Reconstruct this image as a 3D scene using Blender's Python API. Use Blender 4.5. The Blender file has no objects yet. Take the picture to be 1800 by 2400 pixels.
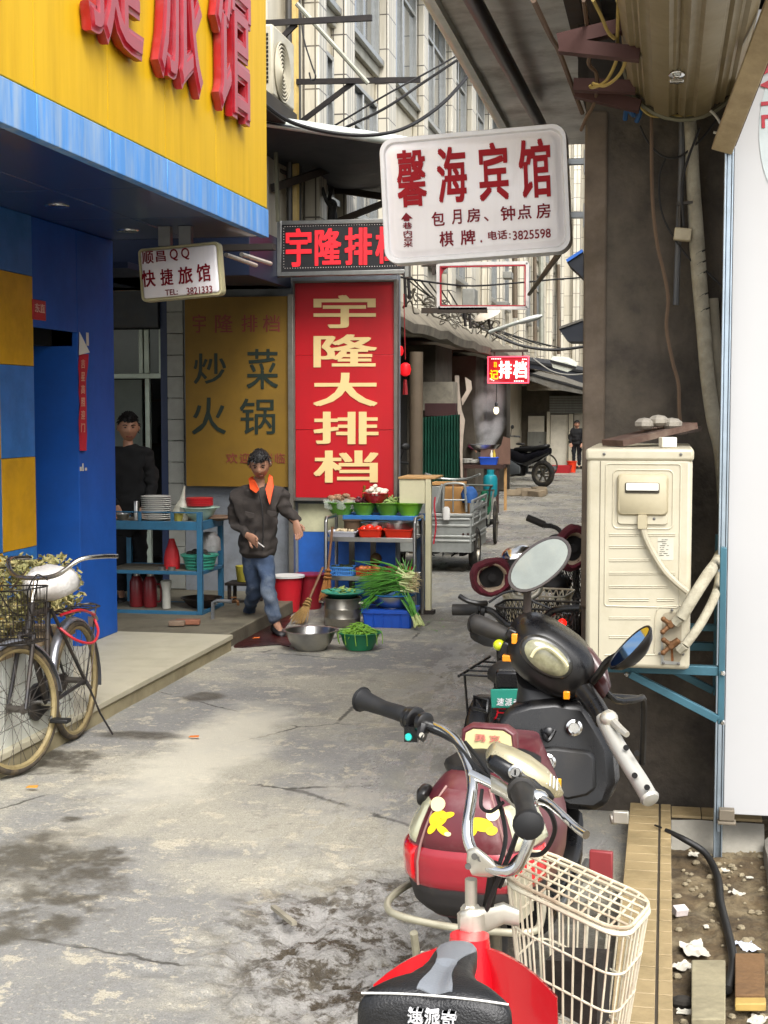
import bpy,bmesh,math,random
from mathutils import Vector,Matrix,noise
random.seed(7)
SC = bpy.context.scene
COL = SC.collection
rad = math.radians
# ------------------------------------------------------------------ camera, world, sun, exposure
FPX = 3400.0; PITCH = math.atan(240/FPX); YAW = math.atan(662*math.cos(PITCH)/FPX); EYE = 1.86
CF = Vector((-math.sin(YAW)*math.cos(PITCH),math.cos(YAW)*math.cos(PITCH),-math.sin(PITCH)))
CR = Vector((math.cos(YAW),math.sin(YAW),0)); CU = CR.cross(CF); CP = Vector((0,0,EYE))
cam = bpy.data.cameras.new('camera'); cam.sensor_fit = 'VERTICAL'; cam.sensor_height = 24; cam.lens = 34
cam.clip_start = 0.05; cam.clip_end = 500
co = bpy.data.objects.new('camera',cam); COL.objects.link(co)
co.matrix_world = Matrix(((CR.x,CU.x,-CF.x,0),(CR.y,CU.y,-CF.y,0),(CR.z,CU.z,-CF.z,EYE),(0,0,0,1)))
SC.camera = co
W = bpy.data.worlds.new('World'); SC.world = W; W.use_nodes = True
nt = W.node_tree; bg = nt.nodes['Background']
sky = nt.nodes.new('ShaderNodeTexSky'); sky.sky_type = 'NISHITA'; sky.sun_disc = False
SUN_EL,SUN_AZ = rad(50),rad(150)          # azimuth measured from +Y towards +X
sky.sun_elevation = SUN_EL; sky.sun_rotation = SUN_AZ; sky.air_density = 1.0; sky.dust_density = 4.0; sky.ozone_density = 1.0
hs = nt.nodes.new('ShaderNodeHueSaturation'); hs.inputs['Saturation'].default_value = 0.3
nt.links.new(sky.outputs[0],hs.inputs['Color']); nt.links.new(hs.outputs[0],bg.inputs['Color'])
bg.inputs['Strength'].default_value = 0.15
sl = bpy.data.lights.new('sun','SUN'); sl.energy = 1.15; sl.angle = rad(35); sl.color = (1,0.985,0.965)
so = bpy.data.objects.new('sun',sl); COL.objects.link(so)
sd = Vector((math.sin(SUN_AZ)*math.cos(SUN_EL),math.cos(SUN_AZ)*math.cos(SUN_EL),math.sin(SUN_EL)))
so.rotation_euler = (-sd).to_track_quat('-Z','Y').to_euler(); so.location = (6,-3,14)
SC.view_settings.view_transform = 'Standard'; SC.view_settings.look = 'None'
SC.view_settings.exposure = 1.28; SC.view_settings.gamma = 1
SC.render.engine = 'CYCLES'
try:
    SC.cycles.use_denoising = True; SC.cycles.denoiser = 'OPENIMAGEDENOISE'
except Exception: pass
SC.cycles.max_bounces = 6; SC.cycles.diffuse_bounces = 4; SC.cycles.glossy_bounces = 3
SC.cycles.volume_bounces = 2; SC.cycles.caustics_reflective = False; SC.cycles.caustics_refractive = False

# ------------------------------------------------------------------ placing: a pixel of the photo and a known plane give a point
def ray(x,y): return CF + CR*((x - 900)/FPX) - CU*((y - 1200)/FPX)
def G(x,y,z=0.0):
    r = ray(x,y); return CP + r*((z - EYE)/r.z)
def PX(x,y,X):
    r = ray(x,y); return CP + r*(X/r.x)
def PY(x,y,Y):
    r = ray(x,y); return CP + r*(Y/r.y)
def D(x,y,d): return CP + ray(x,y)*d
V = Vector

# ------------------------------------------------------------------ materials
def lin(h):
    h = h.lstrip('#'); o = []
    for i in (0,2,4):
        c = int(h[i:i + 2],16)/255; o.append(c/12.92 if c <= .04045 else ((c + .055)/1.055) ** 2.4)
    return o
MATS = {}
def M(name,col,r=.5,m=0.0,var=.12,sc=6,dirt=0.0,dcol='#5a5040',bump=0.0,bsc=80,coat=0.0,emit=0.0,trans=0.0,streak=False,alpha=1.0,spec=.5):
    if name in MATS: return MATS[name]
    mt = bpy.data.materials.new(name); mt.use_nodes = True; n = mt.node_tree.nodes; l = mt.node_tree.links
    b = n['Principled BSDF']; c = lin(col) if isinstance(col,str) else col
    b.inputs['Roughness'].default_value = r; b.inputs['Metallic'].default_value = m
    b.inputs['Coat Weight'].default_value = coat; b.inputs['Transmission Weight'].default_value = trans
    b.inputs['Specular IOR Level'].default_value = spec
    b.inputs['Alpha'].default_value = alpha
    tc = n.new('ShaderNodeTexCoord'); mp = n.new('ShaderNodeMapping'); l.new(tc.outputs['Object'],mp.inputs[0])
    if streak: mp.inputs['Scale'].default_value = (4,4,.35)
    nz = n.new('ShaderNodeTexNoise'); nz.inputs['Scale'].default_value = sc; nz.inputs['Detail'].default_value = 5; nz.inputs['Roughness'].default_value = .62
    l.new(mp.outputs[0],nz.inputs[0])
    rp = n.new('ShaderNodeValToRGB'); rp.color_ramp.elements[0].position = .3; rp.color_ramp.elements[1].position = .7
    rp.color_ramp.elements[0].color = [max(0,x*(1 - var)) for x in c] + [1]
    rp.color_ramp.elements[1].color = [min(1,x*(1 + var)) for x in c] + [1]
    l.new(nz.outputs['Fac'],rp.inputs[0]); out = rp.outputs[0]
    if dirt > 0:
        n2 = n.new('ShaderNodeTexNoise'); n2.inputs['Scale'].default_value = sc*.45 + 1.3; n2.inputs['Detail'].default_value = 8; n2.inputs['Roughness'].default_value = .7
        l.new(mp.outputs[0],n2.inputs[0])
        r2 = n.new('ShaderNodeValToRGB'); r2.color_ramp.elements[0].position = .46; r2.color_ramp.elements[1].position = .74
        r2.color_ramp.elements[0].color = (0,0,0,1); r2.color_ramp.elements[1].color = (dirt,dirt,dirt,1)
        l.new(n2.outputs['Fac'],r2.inputs[0])
        mx = n.new('ShaderNodeMixRGB'); l.new(r2.outputs[0],mx.inputs[0]); l.new(out,mx.inputs[1]); mx.inputs[2].default_value = lin(dcol) + [1]
        out = mx.outputs[0]
        ma = n.new('ShaderNodeMath'); ma.operation = 'MULTIPLY_ADD'; l.new(r2.outputs[0],ma.inputs[0]); ma.inputs[1].default_value = .35; ma.inputs[2].default_value = r
        ma.use_clamp = True; l.new(ma.outputs[0],b.inputs['Roughness'])
    l.new(out,b.inputs['Base Color'])
    if bump > 0:
        n3 = n.new('ShaderNodeTexNoise'); n3.inputs['Scale'].default_value = bsc; n3.inputs['Detail'].default_value = 6; l.new(tc.outputs['Object'],n3.inputs[0])
        bp = n.new('ShaderNodeBump'); bp.inputs['Strength'].default_value = bump; bp.inputs['Distance'].default_value = .01
        l.new(n3.outputs['Fac'],bp.inputs['Height']); l.new(bp.outputs[0],b.inputs['Normal'])
    if emit > 0:
        b.inputs['Emission Strength'].default_value = emit; b.inputs['Emission Color'].default_value = c + [1]
    MATS[name] = mt; return mt

# ------------------------------------------------------------------ mesh builder (world coordinates in, local coordinates out)
WM = {}      # world matrix of each object built
class B:
    def __init__(s): s.v = []; s.f = []; s.T = Matrix()
    def add(s,vs,fs):
        o = len(s.v); s.v += [s.T @ V(p) for p in vs]; s.f += [tuple(i + o for i in q) for q in fs]; return s
    def box(s,c,d,R=None):
        R = R or Matrix.Identity(3); c = V(c); x,y,z = [k/2 for k in d]
        vs = [c + R @ V((i*x,j*y,k*z)) for i in (-1,1) for j in (-1,1) for k in (-1,1)]
        return s.add(vs,[(0,1,3,2),(4,6,7,5),(0,4,5,1),(2,3,7,6),(0,2,6,4),(1,5,7,3)])
    def mm(s,a,b):
        a = V(a); b = V(b); return s.box((a + b)/2,[abs(k) for k in (b - a)])
    def beam(s,p,q,w,h=None,up=(0,0,1)):
        p = V(p); q = V(q); h = h or w; y = (q - p); L = y.length; y = y/L; x = y.cross(V(up))
        if x.length < 1e-4: x = y.cross(V((1,0,0)))
        x.normalize(); z = x.cross(y); R = Matrix((x,y,z)).transposed()
        return s.box((p + q)/2,(w,L,h),R)
    def rings(s,rs,caps=True,closed=False):
        n = len(rs[0]); vs = [p for r in rs for p in r]; fs = []; m = len(rs)
        for i in range(m if closed else m - 1):
            a = i*n; b = ((i + 1) % m)*n
            for k in range(n): fs.append((a + k,a + (k + 1) % n,b + (k + 1) % n,b + k))
        if caps and not closed: fs.append(tuple(range(n))[::-1]); fs.append(tuple((m - 1)*n + k for k in range(n)))
        return s.add(vs,fs)
    def tube(s,pts,r,n=8,closed=False,smooth=0,caps=True):
        pts = [V(p) for p in pts]
        rr = list(r) if isinstance(r,(list,tuple)) else [r]*len(pts)
        if smooth:
            P = []; Q = []; m = len(pts)
            for i in range(m if closed else m - 1):
                if closed: a,b,c,d = pts[i - 1],pts[i],pts[(i + 1) % m],pts[(i + 2) % m]
                else: a,b,c,d = pts[max(i - 1,0)],pts[i],pts[i + 1],pts[min(i + 2,m - 1)]
                for k in range(smooth):
                    t = k/smooth
                    P.append(.5*((2*b) + (c - a)*t + (2*a - 5*b + 4*c - d)*t*t + (3*b - a - 3*c + d)*t ** 3))
                    Q.append(rr[i]*(1 - t) + rr[(i + 1) % m]*t)
            if not closed: P.append(pts[-1]); Q.append(rr[-1])
            pts,rr = P,Q
        m = len(pts); rs = []; x = None
        for i in range(m):
            if closed: t = pts[(i + 1) % m] - pts[i - 1]
            else: t = pts[min(i + 1,m - 1)] - pts[max(i - 1,0)]
            if t.length < 1e-9: t = V((0,0,1))
            t.normalize()
            if x is None:
                x = t.cross(V((0,0,1)));
                if x.length < .05: x = t.cross(V((1,0,0)))
            else: x = x - t*x.dot(t)
            if x.length < 1e-6: x = t.orthogonal()
            x.normalize(); y = t.cross(x)
            rs.append([pts[i] + (x*math.cos(2*math.pi*k/n) + y*math.sin(2*math.pi*k/n))*rr[i] for k in range(n)])
        return s.rings(rs,caps,closed)
    def lathe(s,prof,o=(0,0,0),ax=(0,0,1),n=24,sx=1,sy=1):
        o = V(o); a = V(ax).normalized(); x = a.orthogonal().normalized() if abs(a.z) < .99 else V((1,0,0)); y = a.cross(x)
        return s.rings([[o + a*h + (x*math.cos(2*math.pi*k/n)*sx + y*math.sin(2*math.pi*k/n)*sy)*max(r,1e-4) for k in range(n)] for r,h in prof],True)
    def prism(s,poly,vec):
        vec = V(vec); n = len(poly); poly = [V(p) for p in poly]
        return s.add(poly + [p + vec for p in poly],[tuple(range(n))[::-1],tuple(range(n,2*n))] + [(i,(i + 1) % n,n + (i + 1) % n,n + i) for i in range(n)])
    def ell(s,c,r,n=16,m=10,R=None):
        R = R or Matrix.Identity(3); c = V(c); rs = []
        for i in range(m + 1):
            t = math.pi*i/m; q = max(math.sin(t),.002)
            rs.append([c + R @ V((r[0]*q*math.cos(2*math.pi*k/n),r[1]*q*math.sin(2*math.pi*k/n),-r[2]*math.cos(t))) for k in range(n)])
        return s.rings(rs)
    def quad(s,*p): return s.add([V(q) for q in p],[tuple(range(len(p)))])
    def out(s,name,mat,parent=None,bevel=0,ang=40,sub=0,**kw):
        me = bpy.data.meshes.new(name)
        if parent is None:
            lo = [min(v[i] for v in s.v) for i in range(3)]; hi = [max(v[i] for v in s.v) for i in range(3)]
            w = Matrix.Translation(((lo[0] + hi[0])/2,(lo[1] + hi[1])/2,lo[2])); inv = w.inverted()
        else: w = WM[parent]; inv = w.inverted()
        me.from_pydata([inv @ v for v in s.v],[],s.f); me.validate(); me.update()
        bm = bmesh.new(); bm.from_mesh(me); bmesh.ops.recalc_face_normals(bm,faces=bm.faces); bm.to_mesh(me); bm.free()
        for p in me.polygons: p.use_smooth = True
        me.set_sharp_from_angle(angle=rad(ang))
        for mm_ in (mat if isinstance(mat,(list,tuple)) else [mat]): me.materials.append(mm_)
        o = bpy.data.objects.new(name,me); COL.objects.link(o)
        if parent is None: o.location = w.translation; WM[o] = w
        else: o.parent = parent; WM[o] = w
        if bevel:
            bv = o.modifiers.new('bevel','BEVEL'); bv.width = bevel; bv.segments = 2; bv.limit_method = 'ANGLE'; bv.angle_limit = rad(35); bv.harden_normals = False
        if sub:
            sb = o.modifiers.new('sub','SUBSURF'); sb.levels = sub; sb.render_levels = sub
        tag(o,**kw); return o
def tag(o,label=None,cat=None,group=None,kind=None):
    if label: o['label'] = label
    if cat: o['category'] = cat
    if group: o['group'] = group
    if kind: o['kind'] = kind
def thing(name,label,cat,loc,rz=0,group=None):
    o = bpy.data.objects.new(name,None); COL.objects.link(o); o.location = loc; o.rotation_euler = (0,0,rz); o.empty_display_size = .1
    WM[o] = Matrix.Translation(V(loc)) @ Matrix.Rotation(rz,4,'Z'); tag(o,label,cat,group); return o
def dup(root,loc,rz=None,label=None,group=None):
    def cp(o,par):
        c = o.copy(); COL.objects.link(c)
        if par: c.parent = par
        for ch in o.children: cp(ch,c)
        return c
    r = cp(root,None); r.location = loc
    if rz is not None: r.rotation_euler = (0,0,rz)
    tag(r,label,None,group); WM[r] = Matrix.Translation(V(loc)) @ Matrix.Rotation(r.rotation_euler.z,4,'Z'); return r

# ------------------------------------------------------------------ lettering: real glyph meshes fitted into boxes
_cache = {}
def glyph(ch,rnd=0):
    k = (ch,rnd)
    if k in _cache: return _cache[k]
    c = bpy.data.curves.new('g','FONT'); c.body = ch; c.extrude = .5 - rnd; c.bevel_depth = rnd; c.bevel_resolution = 2; c.resolution_u = 3
    o = bpy.data.objects.new('g',c); COL.objects.link(o); bpy.context.view_layer.update()
    me = bpy.data.meshes.new_from_object(o.evaluated_get(bpy.context.evaluated_depsgraph_get()))
    vs = [tuple(v.co) for v in me.vertices]; fs = [tuple(p.vertices) for p in me.polygons]
    bpy.data.objects.remove(o); bpy.data.curves.remove(c); bpy.data.meshes.remove(me)
    xs = [v[0] for v in vs]; ys = [v[1] for v in vs]; x0,x1,y0,y1 = min(xs),max(xs),min(ys),max(ys)
    vs = [((v[0] - x0)/(x1 - x0),(v[1] - y0)/(y1 - y0),v[2] + .5) for v in vs]
    _cache[k] = (vs,fs); return _cache[k]
def lettering(name,items,mat,parent,depth=.004,bold=.015,bevel=0,**kw):
    """items: (text, bottom-left, right vector, up vector) - each text is stretched over the parallelogram"""
    b = B()
    for it in items:
        s,o,rx,uy = it[:4]; bo = it[4] if len(it) > 4 else bold
        vs,fs = glyph(s); o,rx,uy = V(o),V(rx),V(uy); nn = rx.cross(uy).normalized(); bx = bo*.8/max(1,len(s)); by = bo*.55
        for k,(dx,dy) in enumerate(((-bx,-by),(bx,-by),(-bx,by),(bx,by),(0,0))):   # several strikes make the bold weight
            b.add([o + rx*(bx + dx + p[0]*(1 - 2*bx)) + uy*(by + dy + p[1]*(1 - 2*by)) + nn*(p[2]*depth*(1 + .05*k)) for p in vs],fs)
    return b.out(name,mat,parent,bevel=bevel,ang=30,**kw)
def pxtext(spec,Y,off=.003,sk=0.0):
    """texts given by their pixel boxes on a sign in plane Y; sk = slope of the writing"""
    r = []
    for s,x0,y0,x1,y1 in spec:
        o = PY(x0,y1,Y - off); rx = PY(x1,y1 + (x1 - x0)*sk,Y - off) - o; uy = PY(x0,y0,Y - off) - o
        r.append((s,o,rx,uy))
    return r
def rrect(w,h,r,n=6):
    p = []
    for cx,cy,a0 in ((w/2 - r,h/2 - r,0),(-w/2 + r,h/2 - r,90),(-w/2 + r,-h/2 + r,180),(w/2 - r,-h/2 + r,270)):
        for k in range(n + 1):
            a = rad(a0 + 90*k/n); p.append((cx + r*math.cos(a),cy + r*math.sin(a)))
    return p
def sup(c,x,y,a,b,e=2.6,n=20):
    """superellipse ring"""
    r = []
    for k in range(n):
        t = 2*math.pi*k/n; ct,st = math.cos(t),math.sin(t)
        r.append(V(c) + V(x)*(a*math.copysign(abs(ct) ** (2/e),ct)) + V(y)*(b*math.copysign(abs(st) ** (2/e),st)))
    return r
# ================================================================== THE SETTING: road, kerb, dirt
def road_material():
    mt = bpy.data.materials.new('wet_concrete'); mt.use_nodes = True; N = mt.node_tree.nodes; L = mt.node_tree.links; b = N['Principled BSDF']
    geo = N.new('ShaderNodeNewGeometry'); pos = geo.outputs['Position']
    def noi(sc,det=6,ro=.6,vec=None,dist=0):
        n = N.new('ShaderNodeTexNoise'); n.inputs['Scale'].default_value = sc; n.inputs['Detail'].default_value = det; n.inputs['Roughness'].default_value = ro; n.inputs['Distortion'].default_value = dist
        L.new(vec or pos,n.inputs[0]); return n
    def ramp(src,a,bb,lo=0,hi=1):
        m = N.new('ShaderNodeMapRange'); m.interpolation_type = 'SMOOTHSTEP'; m.inputs[1].default_value = a; m.inputs[2].default_value = bb; m.inputs[3].default_value = lo; m.inputs[4].default_value = hi
        L.new(src,m.inputs[0]); return m.outputs[0]
    def op(o,a,c=None):
        m = N.new('ShaderNodeMath'); m.operation = o; m.use_clamp = o in ('ADD','SUBTRACT')
        for i,q in enumerate((a,c)):
            if q is None: continue
            if isinstance(q,(int,float)): m.inputs[i].default_value = q
            else: L.new(q,m.inputs[i])
        return m.outputs[0]
    def vop(o,a,c):
        m = N.new('ShaderNodeVectorMath'); m.operation = o
        for i,q in enumerate((a,c)):
            if isinstance(q,tuple): m.inputs[i].default_value = q
            else: L.new(q,m.inputs[i])
        return m
    nw = noi(2.2,5,.65); sub = vop('SUBTRACT',nw.outputs['Color'],(.5,.5,.5)); wv = vop('MULTIPLY',sub.outputs[0],(.75,1.3,0)); wpos = vop('ADD',pos,wv.outputs[0]).outputs[0]
    nf = noi(9,4,.6); sf = vop('SUBTRACT',nf.outputs['Color'],(.5,.5,.5)); wf = vop('MULTIPLY',sf.outputs[0],(.06,.12,0)); fpos = vop('ADD',pos,wf.outputs[0]).outputs[0]
    def ellm(c,r,soft=.5,vec=None):
        d = vop('SUBTRACT',vec or wpos,(c[0],c[1],0)).outputs[0]; e = vop('MULTIPLY',d,(1/r[0],1/r[1],0)).outputs[0]
        ln = N.new('ShaderNodeVectorMath'); ln.operation = 'LENGTH'; L.new(e,ln.inputs[0]); return ramp(ln.outputs[1],1,1 - soft)
    def mix(f,a,c):
        m = N.new('ShaderNodeMixRGB'); L.new(f,m.inputs[0])
        for i,q in ((1,a),(2,c)):
            if isinstance(q,tuple): m.inputs[i].default_value = q + (1,)
            else: L.new(q,m.inputs[i])
        return m.outputs[0]
    # base: dry pale cement, worn grey areas, flaked spots
    grey = ramp(noi(.75,6,.6).outputs['Fac'],.42,.56)
    fl = ramp(noi(5,9,.76,dist=.4).outputs['Fac'],.555,.585); fine = noi(160,3,.7).outputs['Fac']
    c = mix(grey,(.40,.375,.30),(.25,.246,.23)); c = mix(op('MULTIPLY',fl,.7),c,(.57,.51,.38))
    c = mix(ramp(fine,.36,.56,.42,0),c,(.10,.09,.07)); c = mix(ramp(noi(70,3,.7).outputs['Fac'],.60,.66,0,.5),c,(.09,.08,.06)); c = mix(ramp(noi(34,8,.8).outputs['Fac'],.55,.62,0,.5),c,(.60,.55,.43)); c = mix(ramp(noi(12,9,.8).outputs['Fac'],.57,.62,0,.4),c,(.20,.19,.165))
    dk = ramp(noi(4.3,10,.8).outputs['Fac'],.56,.66); c = mix(op('MULTIPLY',dk,.55),c,(.17,.155,.12))
    vr = N.new('ShaderNodeTexVoronoi'); vr.feature = 'DISTANCE_TO_EDGE'; vr.inputs['Scale'].default_value = .55; L.new(fpos,vr.inputs['Vector']); crk = ramp(vr.outputs['Distance'],.007,.002); crk = op('MULTIPLY',crk,ramp(noi(1.3,4).outputs['Fac'],.46,.56)); c = mix(op('MULTIPLY',crk,.85),c,(.05,.045,.035))
    sb = N.new('ShaderNodeMapping'); sb.inputs['Scale'].default_value = (1,.28,1); L.new(pos,sb.inputs[0]); tyre = ramp(noi(6,7,.7,sb.outputs[0]).outputs['Fac'],.52,.70); c = mix(op('MULTIPLY',tyre,.4),c,(.16,.15,.13))
    # pale strip beside the step
    g1 = G(330,1790); pale = ellm((g1.x + .25,g1.y + .5),(.42,1.6),.6); c = mix(op('MULTIPLY',pale,.7),c,(.60,.56,.45))
    # damp stains; the last two ellipses darken the ground under the scooters
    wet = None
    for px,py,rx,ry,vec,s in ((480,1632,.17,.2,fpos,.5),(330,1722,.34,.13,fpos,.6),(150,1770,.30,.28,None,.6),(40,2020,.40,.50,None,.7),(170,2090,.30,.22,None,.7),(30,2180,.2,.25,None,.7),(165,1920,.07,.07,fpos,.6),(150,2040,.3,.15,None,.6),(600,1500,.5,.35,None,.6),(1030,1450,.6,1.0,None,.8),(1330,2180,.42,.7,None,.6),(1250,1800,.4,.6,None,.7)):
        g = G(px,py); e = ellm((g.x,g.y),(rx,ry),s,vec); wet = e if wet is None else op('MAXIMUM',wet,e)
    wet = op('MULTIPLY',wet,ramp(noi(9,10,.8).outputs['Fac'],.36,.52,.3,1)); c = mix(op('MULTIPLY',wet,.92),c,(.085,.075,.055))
    # broken muddy patch in the foreground
    g = G(800,2180); rough = op('MAXIMUM',ellm((g.x,g.y),(.58,.85),.75),ellm((g.x + .3,g.y - .6),(.6,.5),.6))
    rn = ramp(noi(9,10,.78).outputs['Fac'],.44,.54); mud = mix(rn,(.055,.04,.022),(.34,.325,.30)); c = mix(rough,c,mud)
    # wet film further up the lane
    sep = N.new('ShaderNodeSeparateXYZ'); L.new(wpos,sep.inputs[0])
    lane = op('MULTIPLY',ramp(sep.outputs[0],-2.0,-1.2),ramp(sep.outputs[1],4.6,7.5)); far = op('MULTIPLY',ramp(sep.outputs[1],12,17),.75)
    film = op('MULTIPLY',op('MAXIMUM',lane,far),ramp(noi(5.5,8,.7,sb.outputs[0]).outputs['Fac'],.47,.53))
    c = mix(op('MULTIPLY',film,.35),c,(.36,.36,.35))
    L.new(c,b.inputs['Base Color'])
    ro = op('SUBTRACT',.82,op('MULTIPLY',film,.58)); ro = op('SUBTRACT',ro,op('MULTIPLY',wet,.32)); ro = op('SUBTRACT',ro,op('MULTIPLY',rough,op('MULTIPLY',ramp(noi(14,6,.7).outputs['Fac'],.42,.54),.7)))
    ro = op('SUBTRACT',ro,op('MULTIPLY',grey,.15)); L.new(op('MAXIMUM',ro,.1),b.inputs['Roughness'])
    bn = op('ADD',op('MULTIPLY',noi(30,8,.7).outputs['Fac'],.5),op('MULTIPLY',noi(120,4,.7).outputs['Fac'],.25)); bp = N.new('ShaderNodeBump')
    bs = op('SUBTRACT',op('ADD',.75,op('MULTIPLY',rough,.65)),op('MULTIPLY',film,.4)); L.new(op('ADD',.5,op('MULTIPLY',film,.5)),b.inputs['Specular IOR Level']); L.new(bs,bp.inputs['Strength']); bp.inputs['Distance'].default_value = .02
    L.new(bn,bp.inputs['Height']); L.new(bp.outputs[0],b.inputs['Normal']); return mt
def frange(a,b,s):
    r = []
    while a < b - 1e-6: r.append(a); a += s
    return r
PATCH = G(830,2200)
def road_z(x,y):
    z = .008*noise.noise(V((x*.8,y*.8,0))) + .003*noise.noise(V((x*4,y*4,3)))
    d = math.hypot((x - PATCH.x)/.75,(y - PATCH.y)/.95) + .35*noise.noise(V((x*2,y*2,9)))
    k = max(0,min(1,(1.05 - d)/.5)); k = k*k*(3 - 2*k)
    if k > 0:
        z += k*(-.015 + .028*noise.noise(V((x*5,y*7,1))) + .026*noise.noise(V((x*12,y*14,5))) + .018*noise.noise(V((x*25,y*27,7))))
    d2 = max(0,(y - 14)/30); return z - .002
xs = [-300,-60,-20,-9,-6,-4.6] + frange(-4.2,-3.4,.1) + frange(-3.4,-.12,.022) + [-.12,.0,.3,1,3,8,25,80,300]
ys = [-80,-20,-5,0,1.5] + frange(2.5,6.5,.022) + frange(6.5,12,.06) + frange(12,24,.25) + frange(24,60,1.0) + [60,80,120,200,400]
nx = len(xs); vs = [(x,y,road_z(x,y) - (.06 if x > -.1 else 0)) for y in ys for x in xs]
fs = [(j*nx + i,j*nx + i + 1,(j + 1)*nx + i + 1,(j + 1)*nx + i) for j in range(len(ys) - 1) for i in range(nx - 1)]
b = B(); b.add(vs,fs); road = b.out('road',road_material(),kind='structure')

# tiled kerb along the right side, and its cross piece at the foot of the pier
m_tile = M('kerb_tile','#9a8763',.5,var=.16,sc=3,dirt=.95,dcol='#5d5132',bump=.1,bsc=60)
m_grout = M('grout','#3a3226',.9)
m_cem = M('cement','#8f8b80',.85,var=.2,sc=5,dirt=.6,dcol='#5d584c',bump=.5,bsc=30)
kb = B(); y = 2.4; KX0,KX1,KZ = -.135,.042,.1
while y < 6.46:
    L_ = .108; dz = random.uniform(-.0012,.0012)
    kb.mm((KX0,y + .0025,KZ - .012),(-.010,y + L_ - .0025,KZ + dz)); kb.mm((-.001,y + .0025,KZ - .012),(KX1,y + L_ - .0025,KZ - dz)); y += L_
x = KX1 + .004
while x < .38:
    kb.mm((x,6.33,KZ - .012),(x + .125,6.48,KZ + random.uniform(-.001,.001))); x += .129
kerb = kb.out('kerb_strip',m_tile,bevel=.002,kind='structure')
b = B(); b.mm((KX0 + .004,2.3,-.05),(KX1 - .003,6.482,KZ - .005)); b.mm((KX1 - .003,6.335,-.05),(.4,6.482,KZ - .005)); b.out('kerb_bed',[m_grout],kind='structure')
# cement face below the cross piece and the dirt strip
b = B(); rs = []
for i in range(14):
    x = .045 + i*.03; rs.append([(x,6.32 - .02*noise.noise(V((x*9,1,0))),.085),(x,6.27 - .05*abs(noise.noise(V((x*7,5,0)))),.03),(x,6.17 - .1*abs(noise.noise(V((x*6,9,0)))),-.03),(x,6.34,-.03)])
b.rings(rs); b.out('cement_foot',m_cem,kind='structure')
m_dirt = M('dirt','#4a3d29',.95,var=.5,sc=9,dirt=.85,dcol='#8d8064',bump=1.0,bsc=45)
xs = frange(.035,.50,.012) + [.5,.8,2,6]; ys = [1.5] + frange(2.6,6.5,.016) + [6.5,7]
nx = len(xs); vs = [(x,y,-.01 + .022*noise.noise(V((x*6,y*6,0))) + .014*noise.noise(V((x*19,y*19,2))) + .007*noise.noise(V((x*55,y*55,4)))) for y in ys for x in xs]
b = B(); b.add(vs,[(j*nx + i,j*nx + i + 1,(j + 1)*nx + i + 1,(j + 1)*nx + i) for j in range(len(ys) - 1) for i in range(nx - 1)]); b.out('dirt_ground',m_dirt,kind='structure')
# raised cement edge at the far right
a0,a1 = G(1772,1925,0),G(1800,2270,0)
b = B(); rs = []
for i in range(30):
    t = i/29; x = a0.x + (a1.x - a0.x)*t - .006*noise.noise(V((t*20,0,0))); y = 6.2 - 3.4*t
    rs.append([(x,y,-.03),(x + .006,y,.05 + .006*noise.noise(V((t*14,4,0)))),(x + .03,y,.07),(x + .8,y,.075),(x + .8,y,-.03)])
b.rings(rs); b.out('pavement_edge',m_cem,kind='structure')

# ================================================================== LEFT: the yellow and blue hotel
XF,ZB,XW = -2.97,3.15,-4.2
m_yel = M('yellow_panel','#d6aa14',.55,var=.07,sc=1.6,streak=True,dirt=.3,dcol='#a57a22',spec=.25)
m_yel2 = M('yellow_wall_panel','#cf9a12',.5,var=.1,sc=5,dirt=.4,dcol='#8a6a2a')
m_blt = M('faded_blue_band','#5593d6',.55,var=.14,sc=1.6,streak=True,dirt=.75,dcol='#b9c3c0')
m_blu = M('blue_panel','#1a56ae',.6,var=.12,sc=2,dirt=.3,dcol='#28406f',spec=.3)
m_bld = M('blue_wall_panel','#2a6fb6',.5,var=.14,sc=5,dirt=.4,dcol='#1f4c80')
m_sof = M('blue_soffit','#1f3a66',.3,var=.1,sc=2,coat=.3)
m_red3 = M('red_letter_acrylic','#97101e',.35,var=.15,sc=7,dirt=.3,dcol='#b9707a',coat=.15)
m_chrome = M('chrome','#d8d8d6',.18,1.0,var=.08,sc=20)
m_alu = M('aluminium','#a9aaa6',.38,1.0,var=.12,sc=15)
m_black = M('black_rubber','#0b0b0b',.55,var=.25,sc=20,dirt=.15,dcol='#4a443a')
m_dark = M('dark_void','#0d0c0b',.9)
m_white = M('white_paint','#dcdad4',.4,var=.05)
m_glass = M('dark_glass','#10181c',.08,var=.1,coat=.3)
hotel = thing('hotel_building','yellow and blue panelled hotel building with large red raised characters','building',(-4.2,8,0))
HY0,HY1 = 4.2,10.68
zy = PX(300,175 + .508*300,XF).z
seams = [PX(x,200,XF).y for x in (-200,-100,80,252,386,505,622)]; seams[-1] = HY1; seams[0] = HY0
bY = B(); bB = B()
for a,c in zip(seams[:-1],seams[1:]):
    bY.mm((XF - .05,a + .003,zy + .006),(XF,c - .003,5.4)); bB.mm((XF - .05,a + .003,ZB),(XF + .012,c - .003,zy - .004))
bY.out('yellow_fascia',m_yel,hotel,bevel=.004); bB.out('blue_band',m_blt,hotel,bevel=.004)
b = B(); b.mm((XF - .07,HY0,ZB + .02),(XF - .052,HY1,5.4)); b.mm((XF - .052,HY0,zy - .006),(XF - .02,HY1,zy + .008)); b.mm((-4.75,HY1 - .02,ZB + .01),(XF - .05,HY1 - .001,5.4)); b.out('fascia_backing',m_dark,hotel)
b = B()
ys_ = [HY0,5.3,6.4,8.2,9.5,HY1 - .025]
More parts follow.
